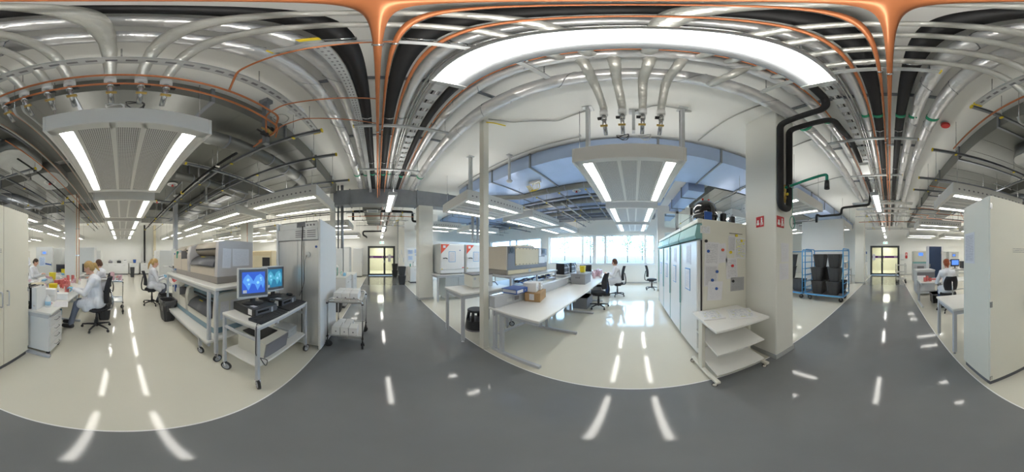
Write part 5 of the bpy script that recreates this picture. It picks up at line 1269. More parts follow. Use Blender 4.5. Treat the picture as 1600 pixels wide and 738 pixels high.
for y, lab in ((1.52, 'black mouse on the nearer computer'), (1.93, 'black mouse on the farther computer')):
    t = thing('computer_mouse', lab, 'mouse', (-1.16, y, .948), .2); MB().sph((0, 0, .012), (.05, .03, .02), 12, 8).build('shell', 'black_gloss', t); MB().tube([(-.045, 0, .012), (-.10, .03, .006), (-.16, .0, .006)], .003, 5).build('cable', 'black_plastic', t)
t = thing('laser_printer', 'white printer with dark lid on the trolley lower shelf', 'printer', (-1.20, 1.42, .341))
MB().prism([(-.20, 0), (.17, 0), (.20, .20), (-.20, .24)], 'y', -.20, .20).build('case', 'machine_white', t); MB().prism([(.165, .0), (.185, .0), (.215, .19), (.195, .195)], 'y', -.195, .195).build('front_cover', 'machine_grey', t)
MB().prism([(-.17, .237), (.10, .212), (.10, .222), (-.17, .247)], 'y', -.16, .14).build('lid', 'black_plastic', t); MB().cyl((.195, -.12, .15), (.203, -.12, .149), .018, n=10).build('blue_button', 'screen_cyan', t)
for i in range(4):
    o = MB().frustum(-1.33, -1.08, 1.78, 2.0, .341 + .035 * i, .341 + .035 * i + .032, .96).build('wire_tray', 'galv'); tag(o, 'grey slotted tray behind the printer, %s from the shelf' % ORD[i], 'tray', 'grey trays behind the printer')
o = MB().tube(fillet([(-1.0, 1.10, .85), (-.96, 1.04, .84), (-.965, 1.04, .5), (-1.0, 1.14, .40), (-.97, 1.22, .346), (-.90, 1.10, .346), (-.99, 1.08, .52)], .05, 6), .005, 6).build('power_cable', 'black_plastic'); tag(o, 'black cable hanging from the near keyboard to the lower shelf', 'cable')
# ---- steel-backed refrigerator
t = thing('laboratory_refrigerator', 'white refrigerator with bare steel back behind the monitors', 'refrigerator', (-1.15, 2.55, 0))
MB().box(-.34, .34, -.38, .40, .06, 1.98, .005).build('body', 'white_paint', t)
MB().box(.34, .375, -.43, .42, .03, 2.02, .006).build('side_panel', 'white_paint', t); MB().box(-.375, -.34, -.43, .42, .03, 2.02, .006).build('side_panel', 'white_paint', t)
bk = MB().box(-.335, .335, -.40, -.38, .10, 1.72).build('back_sheet', 'steel_brushed', t)
MB().box(-.005, .005, -.405, -.40, .10, 1.72).build('seam', 'galv', bk)
u = MB().box(-.335, .335, -.425, -.38, 1.73, 1.90, .004).box(-.30, .335, -.41, -.38, 1.90, 1.99, .004).build('compressor_cover', 'galv', t)
for z0, x0, x1 in ((1.75, -.02, .14), (1.75, .17, .30), (1.905, .0, .13)):
    for k in range(4): MB().box(x0, x1, -.429, -.424 if z0 < 1.9 else -.405, z0 + .02 + k * .03 * (1 if z0 < 1.9 else .6), z0 + .032 + k * .03 * (1 if z0 < 1.9 else .6)).build('vent_slat', 'machine_grey', u)
for k in range(3): MB().cyl((.17 + .05 * k, -.418, 1.95), (.17 + .05 * k, -.408, 1.95), .014, n=10).build('connector', 'machine_grey', u)
MB().cyl((.17, -.42, 1.52), (.17, -.40, 1.52), .042, n=18).build('port_cap', 'grey_white', t)
MB().tube(fillet([(.10, -.43, 1.93), (.085, -.435, 1.6), (.09, -.435, .9), (.085, -.43, .3)], .1), .007, 8).build('power_cord', 'black_plastic', t)
MB().tube(fillet([(.16, -.425, 1.51), (.14, -.44, 1.42), (.13, -.44, 1.1), (.06, -.44, .92), (.05, -.44, .9)], .08), .004, 6).build('sensor_cable', 'black_plastic', t)
MB().cyl((.30, -.404, 1.63), (.30, -.40, 1.63), .018, n=12).build('round_sticker', 'binder_blue', t)
for sx in (-1, 1):
    for sy in (-1, 1): MB().cyl((sx * .33, sy * .36, 0), (sx * .33, sy * .36, .07), .022, n=10).build('foot', 'steel', t)
# ---- steel trolley with white boxes
steel_trolley('steel two-shelf trolley with white boxes beside the refrigerator', (-.475, 2.65), 0, .52, .68, .80, (.22, .80))
for i in range(3): carton('white carton on the trolley top shelf, %s row, %s' % ('front', ('next to the refrigerator', 'middle', 'next to the corridor')[i]), -.60 + i * .125, 2.48, .801, .118, .20, .13, 0, group='white cartons on the trolley')
for i in range(3): carton('white carton on the trolley top shelf, back row, %s' % ('next to the refrigerator', 'middle', 'next to the corridor')[i], -.60 + i * .125, 2.70, .801, .118, .20, .13, 0, group='white cartons on the trolley')
for i in range(3): carton('white carton on the trolley lower shelf, front row, %s' % ('next to the refrigerator', 'middle', 'next to the corridor')[i], -.62 + i * .13, 2.46, .221, .12, .20, .14, 0, group='white cartons on the trolley')
for i in range(2): carton('white carton on the trolley lower shelf, back row, %s' % ('next to the refrigerator', 'middle')[i], -.60 + i * .13, 2.70, .221, .12, .20, .12, 0, group='white cartons on the trolley')
# ---- sink counter behind the refrigerator
def counter(label, x0, x1, y0, y1, h, doors, face, m='white_paint', group=None):
    t = thing('base_cabinet', label, 'cabinet', ((x0 + x1) / 2, (y0 + y1) / 2, 0), 0, group)
    a, b = (x1 - x0) / 2, (y1 - y0) / 2
    MB().box(-a + .02, a - .02, -b + .02, b - .02, .08, h - .035, .003).build('body', m, t); MB().box(-a + .04, a - .04, -b + .05, b - .05, 0, .08).build('plinth', 'plinth_grey', t)
    for k in range(doors):
        if face in '+x-x':
            s = 1 if face == '+x' else -1; w = 2 * (b - .025) / doors; y0_ = -b + .025 + k * w
            d = MB().box(s * (a - .018), s * (a - .0), y0_ + .004, y0_ + w - .004, .09, h - .045, .003).build('door', m, t)
            MB().tube([(s * (a + .022), y0_ + w * .35, h - .16), (s * (a + .022), y0_ + w * .65, h - .16)], .006, 6).build('handle', 'steel', d)
        else:
            s = 1 if face == '+y' else -1; w = 2 * (a - .025) / doors; x0_ = -a + .025 + k * w
            d = MB().box(x0_ + .004, x0_ + w - .004, s * (b - .018), s * b, .09, h - .045, .003).build('door', m, t)
            MB().tube([(x0_ + w * .35, s * (b + .022), h - .16), (x0_ + w * .65, s * (b + .022), h - .16)], .006, 6).build('handle', 'steel', d)
    MB().box(-a, a, -b, b, h - .035, h, .004).build('worktop', 'laminate', t)
    return t
counter('white sink counter between refrigerator and far doors', -2.3, -.86, 4.35, 5.35, .90, 2, '+x')
t = thing('sink_tap', 'tall lab tap with green handle on the sink counter', 'tap', (-1.18, 4.6, .90)); MB().tube(fillet([(0, 0, 0), (0, 0, .30), (.06, -.1, .34), (.08, -.16, .26)], .06), .012, 8).build('spout', 'chrome', t); MB().cyl((0, .05, .02), (0, .05, .22), .02, n=8).sph((0, .05, .23), .026, 8, 6).build('handle', 'green_pipe', t)
t = thing('conical_flask', 'red conical flask on the sink counter', 'flask', (-1.32, 4.5, .90)); MB().lathe([(.05, 0), (.05, .01), (.015, .11), (.014, .15)], n=12).build('flask', 'red', t)
for i, (x, y, m, h) in enumerate(((-1.05, 4.8, 'white_plastic', .12), (-.98, 4.75, 'glove_blue', .10), (-1.0, 5.0, 'white_plastic', .14), (-1.1, 4.95, 'teal_bottle', .12))):
    t = thing('reagent_bottle', ('white bottle by the tap', 'light blue glove box on the sink counter', 'tall white bottle at the counter edge', 'green soap bottle behind the tap')[i], 'bottle', (x, y, .90)); MB().lathe([(.04, 0), (.045, .01), (.045, h * .7), (.02, h * .9), (.02, h)], n=12).build('bottle', m, t); MB().cyl((0, 0, h), (0, 0, h + .02), .022, n=10).build('cap', 'white_plastic', t)
t = thing('service_post', 'pale service post behind the refrigerator with dark pipe', 'post', (-1.55, 5.5, 0)); MB().box(-.08, .08, -.08, .08, 0, ZC, .005).build('post', 'column_white', t); MB().tube([(.20, -.02, .9), (.20, -.02, ZC)], .03, 10).tube([(.34, -.02, .9), (.34, -.02, ZC)], .05, 10).build('riser_pipes', 'galv_dark', t); MB().box(-.1, .38, -.12, -.08, .9, 1.75, .005).build('splash_panel', 'grey_white', t)
waste_bin('black bin under the sink counter end', -1.05, 4.12, .28, .28, .38, 0, 0)
counter('low white cabinet past the sink counter', -1.5, -.86, 5.75, 6.7, .82, 2, '+x')
t = thing('instrument_cabinet', 'pale instrument cabinet with pinned notes near the locker', 'cabinet', (-2.05, 8.9, 0)); MB().box(-.55, .55, -.35, .35, 0, 1.98, .01).build('body', 'grey_white', t); MB().box(-.53, .53, -.36, -.35, .1, 1.9, .004).build('door', 'white_paint', t)
sheet('notice_sheet', .24, .3, 'print_hl', t, (.1, -.361, 1.45)); sheet('notice_sheet', .26, .34, 'print_blue', t, (.0, -.361, 1.0))
t = thing('locker', 'tall white locker beside the far double doors', 'locker', (-1.42, 11.75, 0)); MB().box(-.33, .33, -.3, .3, .06, 2.05, .006).build('body', 'white_paint', t); MB().box(-.32, .32, -.31, -.3, .08, 2.03, .004).build('door', 'white_paint', t); MB().box(-.3, .3, -.28, .28, 0, .06).build('plinth', 'plinth_grey', t); MB().cyl((.27, -.33, 1.05), (.27, -.31, 1.05), .02, n=10).build('lock_knob', 'steel', t)
for i, (x, w, lab) in enumerate(((-3.2, .8, 'pale wall cabinet left of the instrument cabinet'), (-4.6, 1.0, 'wide pale cabinet behind the refrigerator'))):
    t = thing('storage_cabinet', lab, 'cabinet', (x, 9.6, 0)); MB().box(-w / 2, w / 2, -.3, .3, 0, 1.9, .008).build('body', 'cream_paint', t)
    for s in (-1, 1): d = MB().box(s * .004, s * (w / 2 - .01), -.315, -.3, .1, 1.88, .004).build('door', 'cream_paint', t); MB().box(s * .03, s * .045, -.33, -.315, .95, 1.1).build('handle', 'steel', d)
# ---- far-end equipment behind the analyser and along the back wall
for i, (x, y, w, d, h, m, lab, face) in enumerate(((-8.2, -4.15, .9, .8, 1.98, 'grey_white', 'white upright incubator with small blue display behind the rear-bench worker', 1), (-9.7, -4.0, .9, .8, 1.98, 'grey_white', 'plain pale upright cabinet next to the incubator', 0), (-9.9, -2.35, 1.5, .9, 2.0, 'grey_white', 'wide pale cabinet right of the white column', 0), (-11.2, -1.75, .7, .6, 1.85, 'white_paint', 'narrow white cabinet with blue labels near the back wall', 2), (-10.6, 2.6, .8, .7, 1.85, 'white_paint', 'white cabinet with blue signs behind the dish-sorting worker', 2), (-10.9, 3.8, .9, .7, 1.75, 'frame_grey', 'grey cabinet behind the service post', 0), (-7.0, -5.2, 1.1, .8, 1.75, 'cream_paint', 'cream cabinet behind the standing person', 0))):
    t = thing('upright_cabinet', lab, 'cabinet', (x, y, 0), pi / 2 if face != 1 else pi / 2 + .35)
    MB().box(-d / 2, d / 2, -w / 2, w / 2, .05, h, .01).build('body', m, t) if False else MB().box(-w / 2, w / 2, -d / 2, d / 2, .05, h, .01).build('body', m, t)
    MB().box(-w / 2 + .01, w / 2 - .01, -d / 2 - .02, -d / 2, .1, h - .03, .004).build('door', m, t); MB().box(-w / 2 + .04, w / 2 - .04, -d / 2 + .04, d / 2 - .04, 0, .05).build('plinth', 'plinth_grey', t)
    MB().tube([(w / 2 - .06, -d / 2 - .04, .9), (w / 2 - .06, -d / 2 - .04, 1.15)], .008, 6).build('handle', 'steel', t)
    if face == 1:
        MB().box(-.18, .18, -d / 2 - .035, -d / 2 - .02, 1.55, 1.78, .004).build('control_panel', 'frame_grey', t); MB().box(-.09, .09, -d / 2 - .04, -d / 2 - .035, 1.60, 1.72).build('display', 'screen_cyan', t)
        sheet('poster', .34, .5, 'print_blue', t, (-.12, -d / 2 - .021, .95)); MB().prism([(.05, 1.12), (.4, 1.05), (.4, .98), (.05, 1.04)], 'y', -d / 2 - .024, -d / 2 - .02).build('blue_swoosh', 'binder_blue', t)
    if face == 2:
        MB().box(-.2, .0, -d / 2 - .024, -d / 2 - .02, 1.45, 1.6).build('blue_sign', 'binder_blue', t); MB().box(-.2, .0, -d / 2 - .024, -d / 2 - .02, 1.0, 1.15).build('blue_sign', 'cart_blue', t)
for i, (y0, y1) in enumerate(((-3.6, -1.6), (-1.55, .55), (.6, 1.4), (1.5, 3.6))):
    counter('white wall counter along the back wall, %s from the cupboard side' % ORD[i], -13.55, -12.9, y0, y1, .92, 3 if i != 2 else 2, '+x', 'white_paint', 'counters along the back wall')
for i, (y, m, nm, lab) in enumerate(((-2.8, 'white_plastic', 'bench_centrifuge', 'small white centrifuge on the back counter'), (-1.9, 'black_plastic', 'bench_scale', 'dark scale on the back counter'), (-.9, 'machine_grey', 'hot_plate', 'dark hot plate on the back counter'), (-.2, 'black_plastic', 'bench_mixer', 'black mixer on the back counter'), (.3, 'white_plastic', 'bench_shaker', 'white shaker on the back counter'))):
    t = thing(nm, lab, 'instrument', (-13.2, y, .92)); MB().prism([(-.2, 0), (.2, 0), (.2, .10), (.05, .18), (-.2, .18)], 'y', -.16, .16).build('case', m, t); MB().lathe([(.1, 0), (.1, .05), (.06, .08)], (-.05, 0, .18), 14).build('lid', 'frame_grey', t)
o = waste_bin('blue container at the end of the back counter', -13.2, 1.05, .25, .25, .28, .92, 0, None, None, 'binder_blue', 'blue_container')
t = thing('upright_pipe', 'black riser pipe on the back wall', 'pipe', (-13.4, 1.9, 0)); MB().cyl((0, 0, 0), (0, 0, ZC), .075, n=12).build('riser', 'black_ins', t); MB().cyl((0, 0, 1.0), (0, 0, 1.04), .13, n=12).build('clamp', 'steel', t)
t = thing('upright_pipe', 'yellow riser duct on the back wall', 'pipe', (-13.4, 2.75, 0)); MB().box(-.08, .08, -.1, .1, 0, ZC, .01).build('riser', 'cream_plastic', t); MB().box(-.09, .09, -.11, .11, 1.5, 1.55).build('clamp', 'steel', t)
t = thing('beige_analyser', 'beige analyser seen between monitor and refrigerator', 'analyser', (-3.6, 4.3, 1.0)); MB().box(-.55, .55, -.3, .3, 0, .66, .02).build('case', 'plywood', t); MB().box(-.5, .5, -.31, -.3, .05, .5, .005).build('front_panel', 'cream_plastic', t); MB().box(.2, .5, -.33, -.31, .12, .45, .005).build('control_unit', 'black_plastic', t)
table('white table under the far beige analyser', -4.4, -2.9, 3.95, 4.7, 1.0)
for i, (x, y, lab) in enumerate(((-7.2, 3.2, 'white bench behind the service post, first'), (-8.3, 6.9, 'white bench in the far refrigerator-end row'))): table(lab, x - 1.0, x + 1.0, y, y + .7, .9)
t = thing('bench_instrument', 'pale instrument on the bench behind the service post', 'instrument', (-7.2, 3.5, .9)); MB().box(-.4, .4, -.25, .25, 0, .45, .02).build('case', 'grey_white', t); MB().box(-.2, .2, -.26, -.25, .1, .3).build('front_panel', 'machine_grey', t)
t = thing('microscope', 'dark microscope on the dish-sorting worker bench', 'microscope', (-4.95, 1.72, .76), .3)
MB().box(-.09, .09, -.12, .12, 0, .03, .006).build('base', 'machine_grey', t); MB().prism([(.05, .03), (.11, .03), (.11, .30), (-.02, .34), (-.02, .28), (.05, .25)], 'x', -.03, .03).build('arm', 'machine_grey', t)
MB().cyl((0, -.02, .30), (0, -.12, .40), .025, n=10).cyl((0, -.03, .16), (0, -.03, .29), .022, n=10).build('tube', 'black_plastic', t); MB().box(-.07, .07, -.09, .05, .12, .14, .004).build('stage', 'black_plastic', t)
# ================================================================== window side
# ---- slim white post at the bench end
t = thing('service_post', 'slim white floor-to-ceiling post at the bench end', 'post', (1.455, 1.90, 0))
MB().box(-.05, .05, -.05, .05, 0, ZC, .006).build('post', 'cream_paint', t); MB().box(-.056, .056, -.056, .056, 0, .02).build('foot_plate', 'cream_paint', t)
MB().tube(fillet([(.0, -.05, ZC - .06), (.10, -.08, ZC - .03), (.3, -.14, ZC - .03)], .06), .014, 6).build('yellow_sleeve', 'yellow', t)
# ---- long bench
cleg_desk('long white lab bench stretching from the post to the windows', 1.46, 6.9, .96, 1.80, .75, (1.52, 2.70, 3.90, 5.1, 6.3), -1)
t = thing('cable_trunking', 'grey cable trunking with sockets along the bench back', 'trunking', (4.0, 1.74, .751))
MB().box(-2.53, 2.6, -.055, .055, 0, .17, .004).build('trunking', 'frame_grey', t)
for i, x in enumerate((-2.28, -2.12, -1.92)): MB().box(x, x + (.10 if i != 2 else .22), -.063, -.055, .045, .11, .003).build('socket', 'grey_white' if i != 1 else 'machine_grey', t)
for i, x in enumerate((-1.62, -.1, .2, 1.0)): MB().box(x, x + .10, -.066, -.055, .05, .13, .003).build('socket', 'white_plastic', t)
MB().tube(fillet([(-.05, -.08, .09), (.1, -.18, .03), (.25, -.14, .012), (.5, -.16, .012), (.7, -.08, .03)], .08), .006, 6).build('white_cable', 'white_plastic', t)
for i, (x, y, z, rz_, lab) in enumerate(((1.92, 1.72, .922, .12, 'blue ring binder lying on the trunking'),)):
    t = thing('ring_binder', lab, 'binder', (x, y, z), rz_); MB().box(-.16, .16, -.14, .14, 0, .006).box(-.16, .16, -.14, .14, .065, .07).box(-.16, .16, -.145, -.14, 0, .07).build('cover', 'binder_blue', t)
    MB().box(-.13, .155, -.12, .13, .008, .055).build('papers', 'paper', t); MB().box(-.14, .02, -.148, -.145, .012, .058).build('spine_label', 'paper', t); MB().cyl((.08, -.149, .035), (.08, -.145, .035), .014, n=10).build('thumb_ring', 'chrome', t)
t = thing('cardboard_box', 'brown cardboard box on the long bench', 'box', (2.28, 1.56, .751), .30)
MB().box(-.19, .19, -.13, .13, 0, .15, .004).build('body', 'cardboard', t); MB().box(-.19, .19, -.006, .006, .15, .1515).build('flap_seam', 'beige_dark', t); sheet('address_label', .08, .10, 'print_plain', t, (-.191, .01, .03), (0, 0, -pi / 2))
carton('big white carton on the brown cardboard box', 2.20, 1.60, .903, .16, .22, .15, .30, lab='print_faint')
carton('lower slim white carton on the brown cardboard box', 2.38, 1.62, .903, .17, .20, .07, .42, lab='print_faint')
carton('upper slim white carton on the brown cardboard box', 2.38, 1.62, .975, .17, .20, .06, .36, lab='print_faint')
t = thing('grey_crate', 'grey stacking crate on the long bench', 'crate', (4.28, 1.42, .751))
MB().frustum(-.30, .30, -.20, .20, 0, .28, .94).build('body', 'crate_grey', t); MB().box(-.31, .31, -.21, .21, .25, .285, .004).build('rim', 'crate_grey', t); MB().box(-.325, -.305, -.06, .06, .16, .2).build('handle', 'machine_grey', t)
t = thing('yellow_sharps_box', 'yellow box standing on the grey crate', 'container', (4.40, 1.42, 1.037)); MB().frustum(-.07, .07, -.07, .07, 0, .16, .85).build('body', 'yellow_box', t); MB().box(-.074, .074, -.074, .074, .16, .18, .003).build('lid', 'yellow_box', t)
t = thing('sample_jar', 'clear jar on the grey crate left of the yellow box', 'jar', (4.20, 1.5, 1.037)); MB().lathe([(.04, 0), (.04, .1), (.03, .11)], n=12).build('jar', 'white_plastic', t); MB().cyl((0, 0, .11), (0, 0, .125), .034, n=12).build('lid', 'frame_grey', t)
for i, (x, y, h, m, lab) in enumerate(((4.75, 1.35, .16, 'petri_pale', 'pink bottle beside the grey crate'), (4.95, 1.45, .22, 'teal_bottle', 'green bottle beside the pink one'), (5.25, 1.30, .18, 'petri_pale', 'second pink bottle nearer the worker'), (5.45, 1.1, .1, 'white_plastic', 'white cup before the window-side worker'), (4.7, 1.6, .3, 'binder_blue', 'tall blue bottle behind the pink one'))):
    t = thing('reagent_bottle', lab, 'bottle', (x, y, .751)); MB().lathe([(.04, 0), (.045, .01), (.045, h * .7), (.018, h * .85), (.018, h)], n=12).build('bottle', m, t); MB().cyl((0, 0, h), (0, 0, h + .025), .022, n=10).build('cap', 'white_plastic', t)
for i in range(12): petri('pinkish petri stack on the bench before the window-side worker, %s' % ('frontmost', 'second', 'third', 'fourth', 'fifth', 'sixth', 'seventh', 'eighth', 'ninth', 'tenth', 'eleventh', 'rearmost')[i], 5.75 + .105 * (i % 4), 1.22 + .12 * (i // 4), .751, 7 + (i * 5) % 9, 'petri_pale')
monitor('dark monitor on the bench past the green bottle', (5.35, 1.62, .751), -1.2, .4, .34, None, None, None, 'black_plastic', 'black_plastic', 'black_plastic')
office_chair('empty black office chair tucked at the long bench', (4.48, .98), -.15, .48, .44)
office_chair('black office chair under the window-side worker', (6.0, .60), .12, .50, .52)
P6 = dict(kind='sit', lean=.08, tilt=-.3, wr=[(-.12, .42, .86), (.12, .42, .86)], el=[(-.26, .16, .78), (.26, .16, .78)])
person('person in white coat and jeans seated at the bench by the windows', (6.0, .58), .1, P6, 'hair_brown', 'bob', 'jeans', False, .50)
office_chair('empty black office chair beside the partition under the window', (7.15, -.80), pi, .48, .50)
t = thing('grey_crate', 'dark grey crate under the long bench', 'crate', (4.5, 1.45, 0)); MB().frustum(-.30, .30, -.22, .22, 0, .33, .95).build('body', 'crate_grey', t); MB().box(-.31, .31, -.23, .23, .29, .33, .004).build('rim', 'machine_grey', t)
t = thing('grey_crate', 'dark crate under the bench at the worker', 'crate', (6.0, 1.35, 0)); MB().frustum(-.25, .25, -.2, .2, 0, .36, .95).build('body', 'machine_grey', t); MB().box(-.26, .26, -.21, .21, .33, .36, .004).build('rim', 'machine_grey', t)
# ---- big plywood-backed analyser on its cart behind the bench
t = thing('analyser_cart', 'grey two-deck cart under the plywood-backed analyser', 'trolley', (3.32, 2.62, 0))
MB().box(-.98, 1.05, -.42, .42, 1.04, 1.08, .005).build('top_deck', 'frame_grey', t); MB().box(-.95, 1.0, -.40, .40, .84, .865, .004).build('middle_deck', 'frame_grey', t); MB().box(-.95, 1.0, -.38, .38, .30, .33, .004).build('lower_deck', 'laminate', t)
for sx in (-.93, 0, .98):
    for sy in (-1, 1): MB().box(sx - .02, sx + .02, sy * .38 - .02, sy * .38 + .02, .13, 1.04, .003).build('leg', 'frame_grey', t); caster(t, sx, sy * .38, .055, .15, 'wheel_grey', .8 * sy)
t = thing('analyser', 'large beige analyser with plywood back panel behind the bench', 'analyser', (3.30, 2.78, 1.08))
MB().box(-.82, .85, -.33, .33, .0, .11, .005).build('base', 'beige_dark', t)
MB().box(-.78, .80, -.345, -.33, .01, .10, .003).build('base_panel', 'plywood', t); MB().box(-.06, .04, -.35, -.345, .02, .09).build('label_plate', 'frame_grey', t)
MB().box(-.84, -.80, -.34, .36, .11, .64, .01).build('end_cap', 'beige', t); MB().box(-.80, .80, -.30, .36, .11, .64, .01).build('housing', 'beige', t)
MB().box(-.80, .84, -.34, -.30, .11, .63, .004).build('back_frame', 'machine_grey', t)
pn = MB().box(-.56, .38, -.352, -.34, .20, .61, .004).build('back_panel', 'plywood', t); p2 = MB().box(.40, .70, -.352, -.34, .22, .40, .004).box(.40, .52, -.352, -.34, .41, .61, .004).build('service_panel', 'white_paint', t)
for k in range(8):
    MB().cyl((-.54 + .128 * k, -.357, .225), (-.54 + .128 * k, -.351, .225), .011, n=8).build('screw', 'black_plastic', pn); MB().cyl((-.54 + .128 * k, -.357, .59), (-.54 + .128 * k, -.351, .59), .011, n=8).build('screw', 'black_plastic', pn)
for x in (-.68, .64):
    f = MB().box(x - .085, x + .085, -.354, -.338, .47, .62, .003).build('fan_housing', 'tray_grey', t); MB().cyl((x, -.362, .545), (x, -.352, .545), .06, n=18).cyl((x, -.366, .545), (x, -.36, .545), .022, n=10).build('fan', 'black_plastic', f)
MB().prism([(-.3, .64), (.3, .64), (.22, .69), (-.22, .69)], 'y', -.28, .2).build('top_hatch', 'cream_plastic', t)
MB().box(.7, .84, -.353, -.34, .24, .44, .004).build('side_port', 'grey_white', t)
for i, (x, y, lab) in enumerate(((3.0, 2.36, 'bundle of dark cables on the cart middle deck'), (3.85, 2.36, 'heap of blue-grey tubing at the cart end'))):
    t = thing('cable_bundle', lab, 'cables', (x, y, .867))
    for k in range(7): MB().tube([(-.3 + .1 * q + random.uniform(-.03, .03), random.uniform(-.1, .1), .014 + random.uniform(0, .09)) for q in range(7)], .012, 6).build('cable', ('black_plastic', 'frame_grey', 'binder_blue')[k % 3], t)
table('white side table for dark instruments behind the trunking', 4.46, 5.7, 1.95, 2.45, .92)
for i, (x, y, lab) in enumerate(((4.76, 2.2, 'dark instrument rack at the analyser end of the side table'), (5.36, 2.2, 'dark instrument rack nearer the windows on the side table'))):
    t = thing('instrument_rack', lab, 'instrument', (x, y, .921))
    MB().box(-.22, .22, -.14, .14, 0, .34, .006).build('case', 'black_plastic', t)
    for k in range(4): MB().box(-.2, .2, -.148, -.14, .03 + k * .075, .085 + k * .075, .003).build('module', 'tray_grey' if k % 2 else 'frame_grey', t)
    for k in range(3): MB().tube(fillet([(-.1 + .1 * k, -.15, .3), (-.12 + .1 * k, -.22, .24), (-.05 + .1 * k, -.2, .05), (.05 + .08 * k, -.16, .02)], .05), .008, 6).build('cable', 'white_plastic' if k == 1 else 'black_plastic', t)
# second trolley wheels are visible under the bench
# ---- small table with instrument, step stool
table('white table with small beige instrument left of the post', 1.24, 2.32, 2.18, 2.86, .90)
t = thing('bench_instrument', 'small beige rack instrument on the table left of the post', 'instrument', (1.86, 2.62, .901), -.15)
MB().box(-.22, .20, -.20, .20, .01, .24, .008).build('case', 'machine_white', t); MB().box(.02, .20, -.215, -.20, .015, .235, .004).build('front_panel', 'grey_white', t)
MB().box(-.23, .21, -.21, .21, .24, .255, .004).build('lid', 'tray_grey', t); MB().cyl((-.17, -.206, .18), (-.17, -.2, .18), .025, n=12).build('fan_grille', 'frame_grey', t); MB().box(-.08, -.03, -.204, -.2, .12, .19).build('type_plate', 'cream_plastic', t); MB().box(.05, .12, -.22, -.214, .03, .10, .003).build('module', 'black_plastic', t)
MB().tube(fillet([(.2, -.05, .06), (.32, -.12, .08), (.36, -.14, .01), (.40, -.1, .006)], .05), .008, 6).build('power_cord', 'black_plastic', t)
t = thing('step_stool', 'round black step stool under the small table', 'stool', (1.80, 2.62, 0))
MB().lathe([(.215, .02), (.205, .06), (.19, .20), (.185, .215)], n=20).build('lower_step', 'black_plastic', t); MB().lathe([(.22, .0), (.222, .02), (.21, .03)], n=20).build('base_ring', 'machine_grey', t)
for k in range(4):
    a = k * pi / 2 + .6; MB().tube([(.165 * cos(a), .165 * sin(a), .20), (.135 * cos(a), .135 * sin(a), .40)], [.035, .03], 8).build('leg', 'black_plastic', t)
MB().lathe([(.15, .385), (.165, .39), (.165, .42), (.15, .43)], n=20).build('top_step', 'black_plastic', t)
# ---- incubators on their table
table('white table carrying the two incubators', 1.80, 4.25, 4.72, 5.5, .90)
for i, (x, lab) in enumerate(((2.36, 'white incubator with red corner nearest the column'), (3.30, 'white incubator with red corner right of the other'))):
    t = thing('incubator', lab, 'incubator', (x, 5.12, .901), 0, 'incubators on the table')
    MB().box(-.44, .44, -.34, .34, .02, .99, .015).build('body', 'grey_white', t)
    d = MB().box(-.42, .43, -.385, -.34, .16, .97, .012).build('door', 'white_paint', t); MB().box(-.42, .43, -.375, -.34, .03, .15, .01).build('base_panel', 'white_paint', t)
    MB().prism([(-.42, .97), (-.12, .97), (-.42, .66)], 'y', -.389, -.384).build('red_corner', 'orange_trim', d); MB().box(-.35, -.26, -.392, -.389, .85, .93).build('display', 'print_faint', d)
    MB().tube(fillet([(-.34, -.385, .52), (-.33, -.43, .52), (-.26, -.435, .53), (-.22, -.44, .50)], .03), .014, 8).build('handle', 'black_plastic', d)
    fr = MB().box(-.15, .09, -.388, -.384, .40, .74).build('notice_frame', 'cart_blue', d); sheet('notice_sheet', .21, .31, 'print_plain', fr, (-.03, -.389, .415))
    MB().cyl((.26, -.389, .78), (.26, -.384, .78), .02, n=12).build('magnet', 'binder_blue' if i == 0 else 'yellow', d); MB().prism([(-.41, .165), (-.36, .165), (-.385, .205)], 'y', -.389, -.384).build('warning_mark', 'yellow', d)
    MB().box(.34, .41, -.389, -.384, .19, .22).build('type_plate', 'red', d)
    for sx in (-1, 1):
        for sy in (-1, 1): MB().cyl((sx * .38, sy * .28, 0), (sx * .38, sy * .28, .03), .025, n=10).build('foot', 'rubber', t)
t = thing('drawer_cabinet', 'stainless drawer cabinet under the incubator table', 'drawer unit', (2.85, 5.12, 0))
MB().box(-.72, .72, -.28, .30, .10, .84, .004).build('body', 'steel_brushed', t)
for i in range(3):
    for k in range(2):
        d = MB().box(-.715 + i * .48, -.245 + i * .48, -.30, -.28, .11 + k * .365, .465 + k * .365, .004).build('drawer', 'steel_brushed', t); MB().box(-.66 + i * .48, -.30 + i * .48, -.306, -.30, .42 + k * .365, .45 + k * .365, .003).build('grip', 'galv_dark', d)
for sx in (-1, 1):
    for sy in (-1, 1): MB().cyl((sx * .65, sy * .22, 0), (sx * .65, sy * .22, .10), .02, n=8).build('foot', 'steel', t)
t = thing('glass_screen', 'greenish glass screen behind the incubators', 'screen', (2.9, 5.72, 0)); MB().box(-1.05, 1.3, -.01, .01, .9, 2.05).build('pane', 'steel_brushed', t); [MB().box(q, q + .05, -.02, .02, 0, 2.05).build('upright', 'teal_trim', t) for q in (-1.1, 1.3)]
for i, x in enumerate((3.9, 4.15)):
    t = thing('riser_pipe', 'grey riser pipe behind the incubators, %s' % ('left' if i == 0 else 'right') + ' of the two', 'pipe', (x, 5.9, 0)); MB().cyl((0, 0, 0), (0, 0, ZC), .06, n=12).build('riser', 'frame_grey', t); MB().cyl((0, 0, 2.2), (0, 0, 2.24), .068, n=12).build('clamp', 'steel', t)
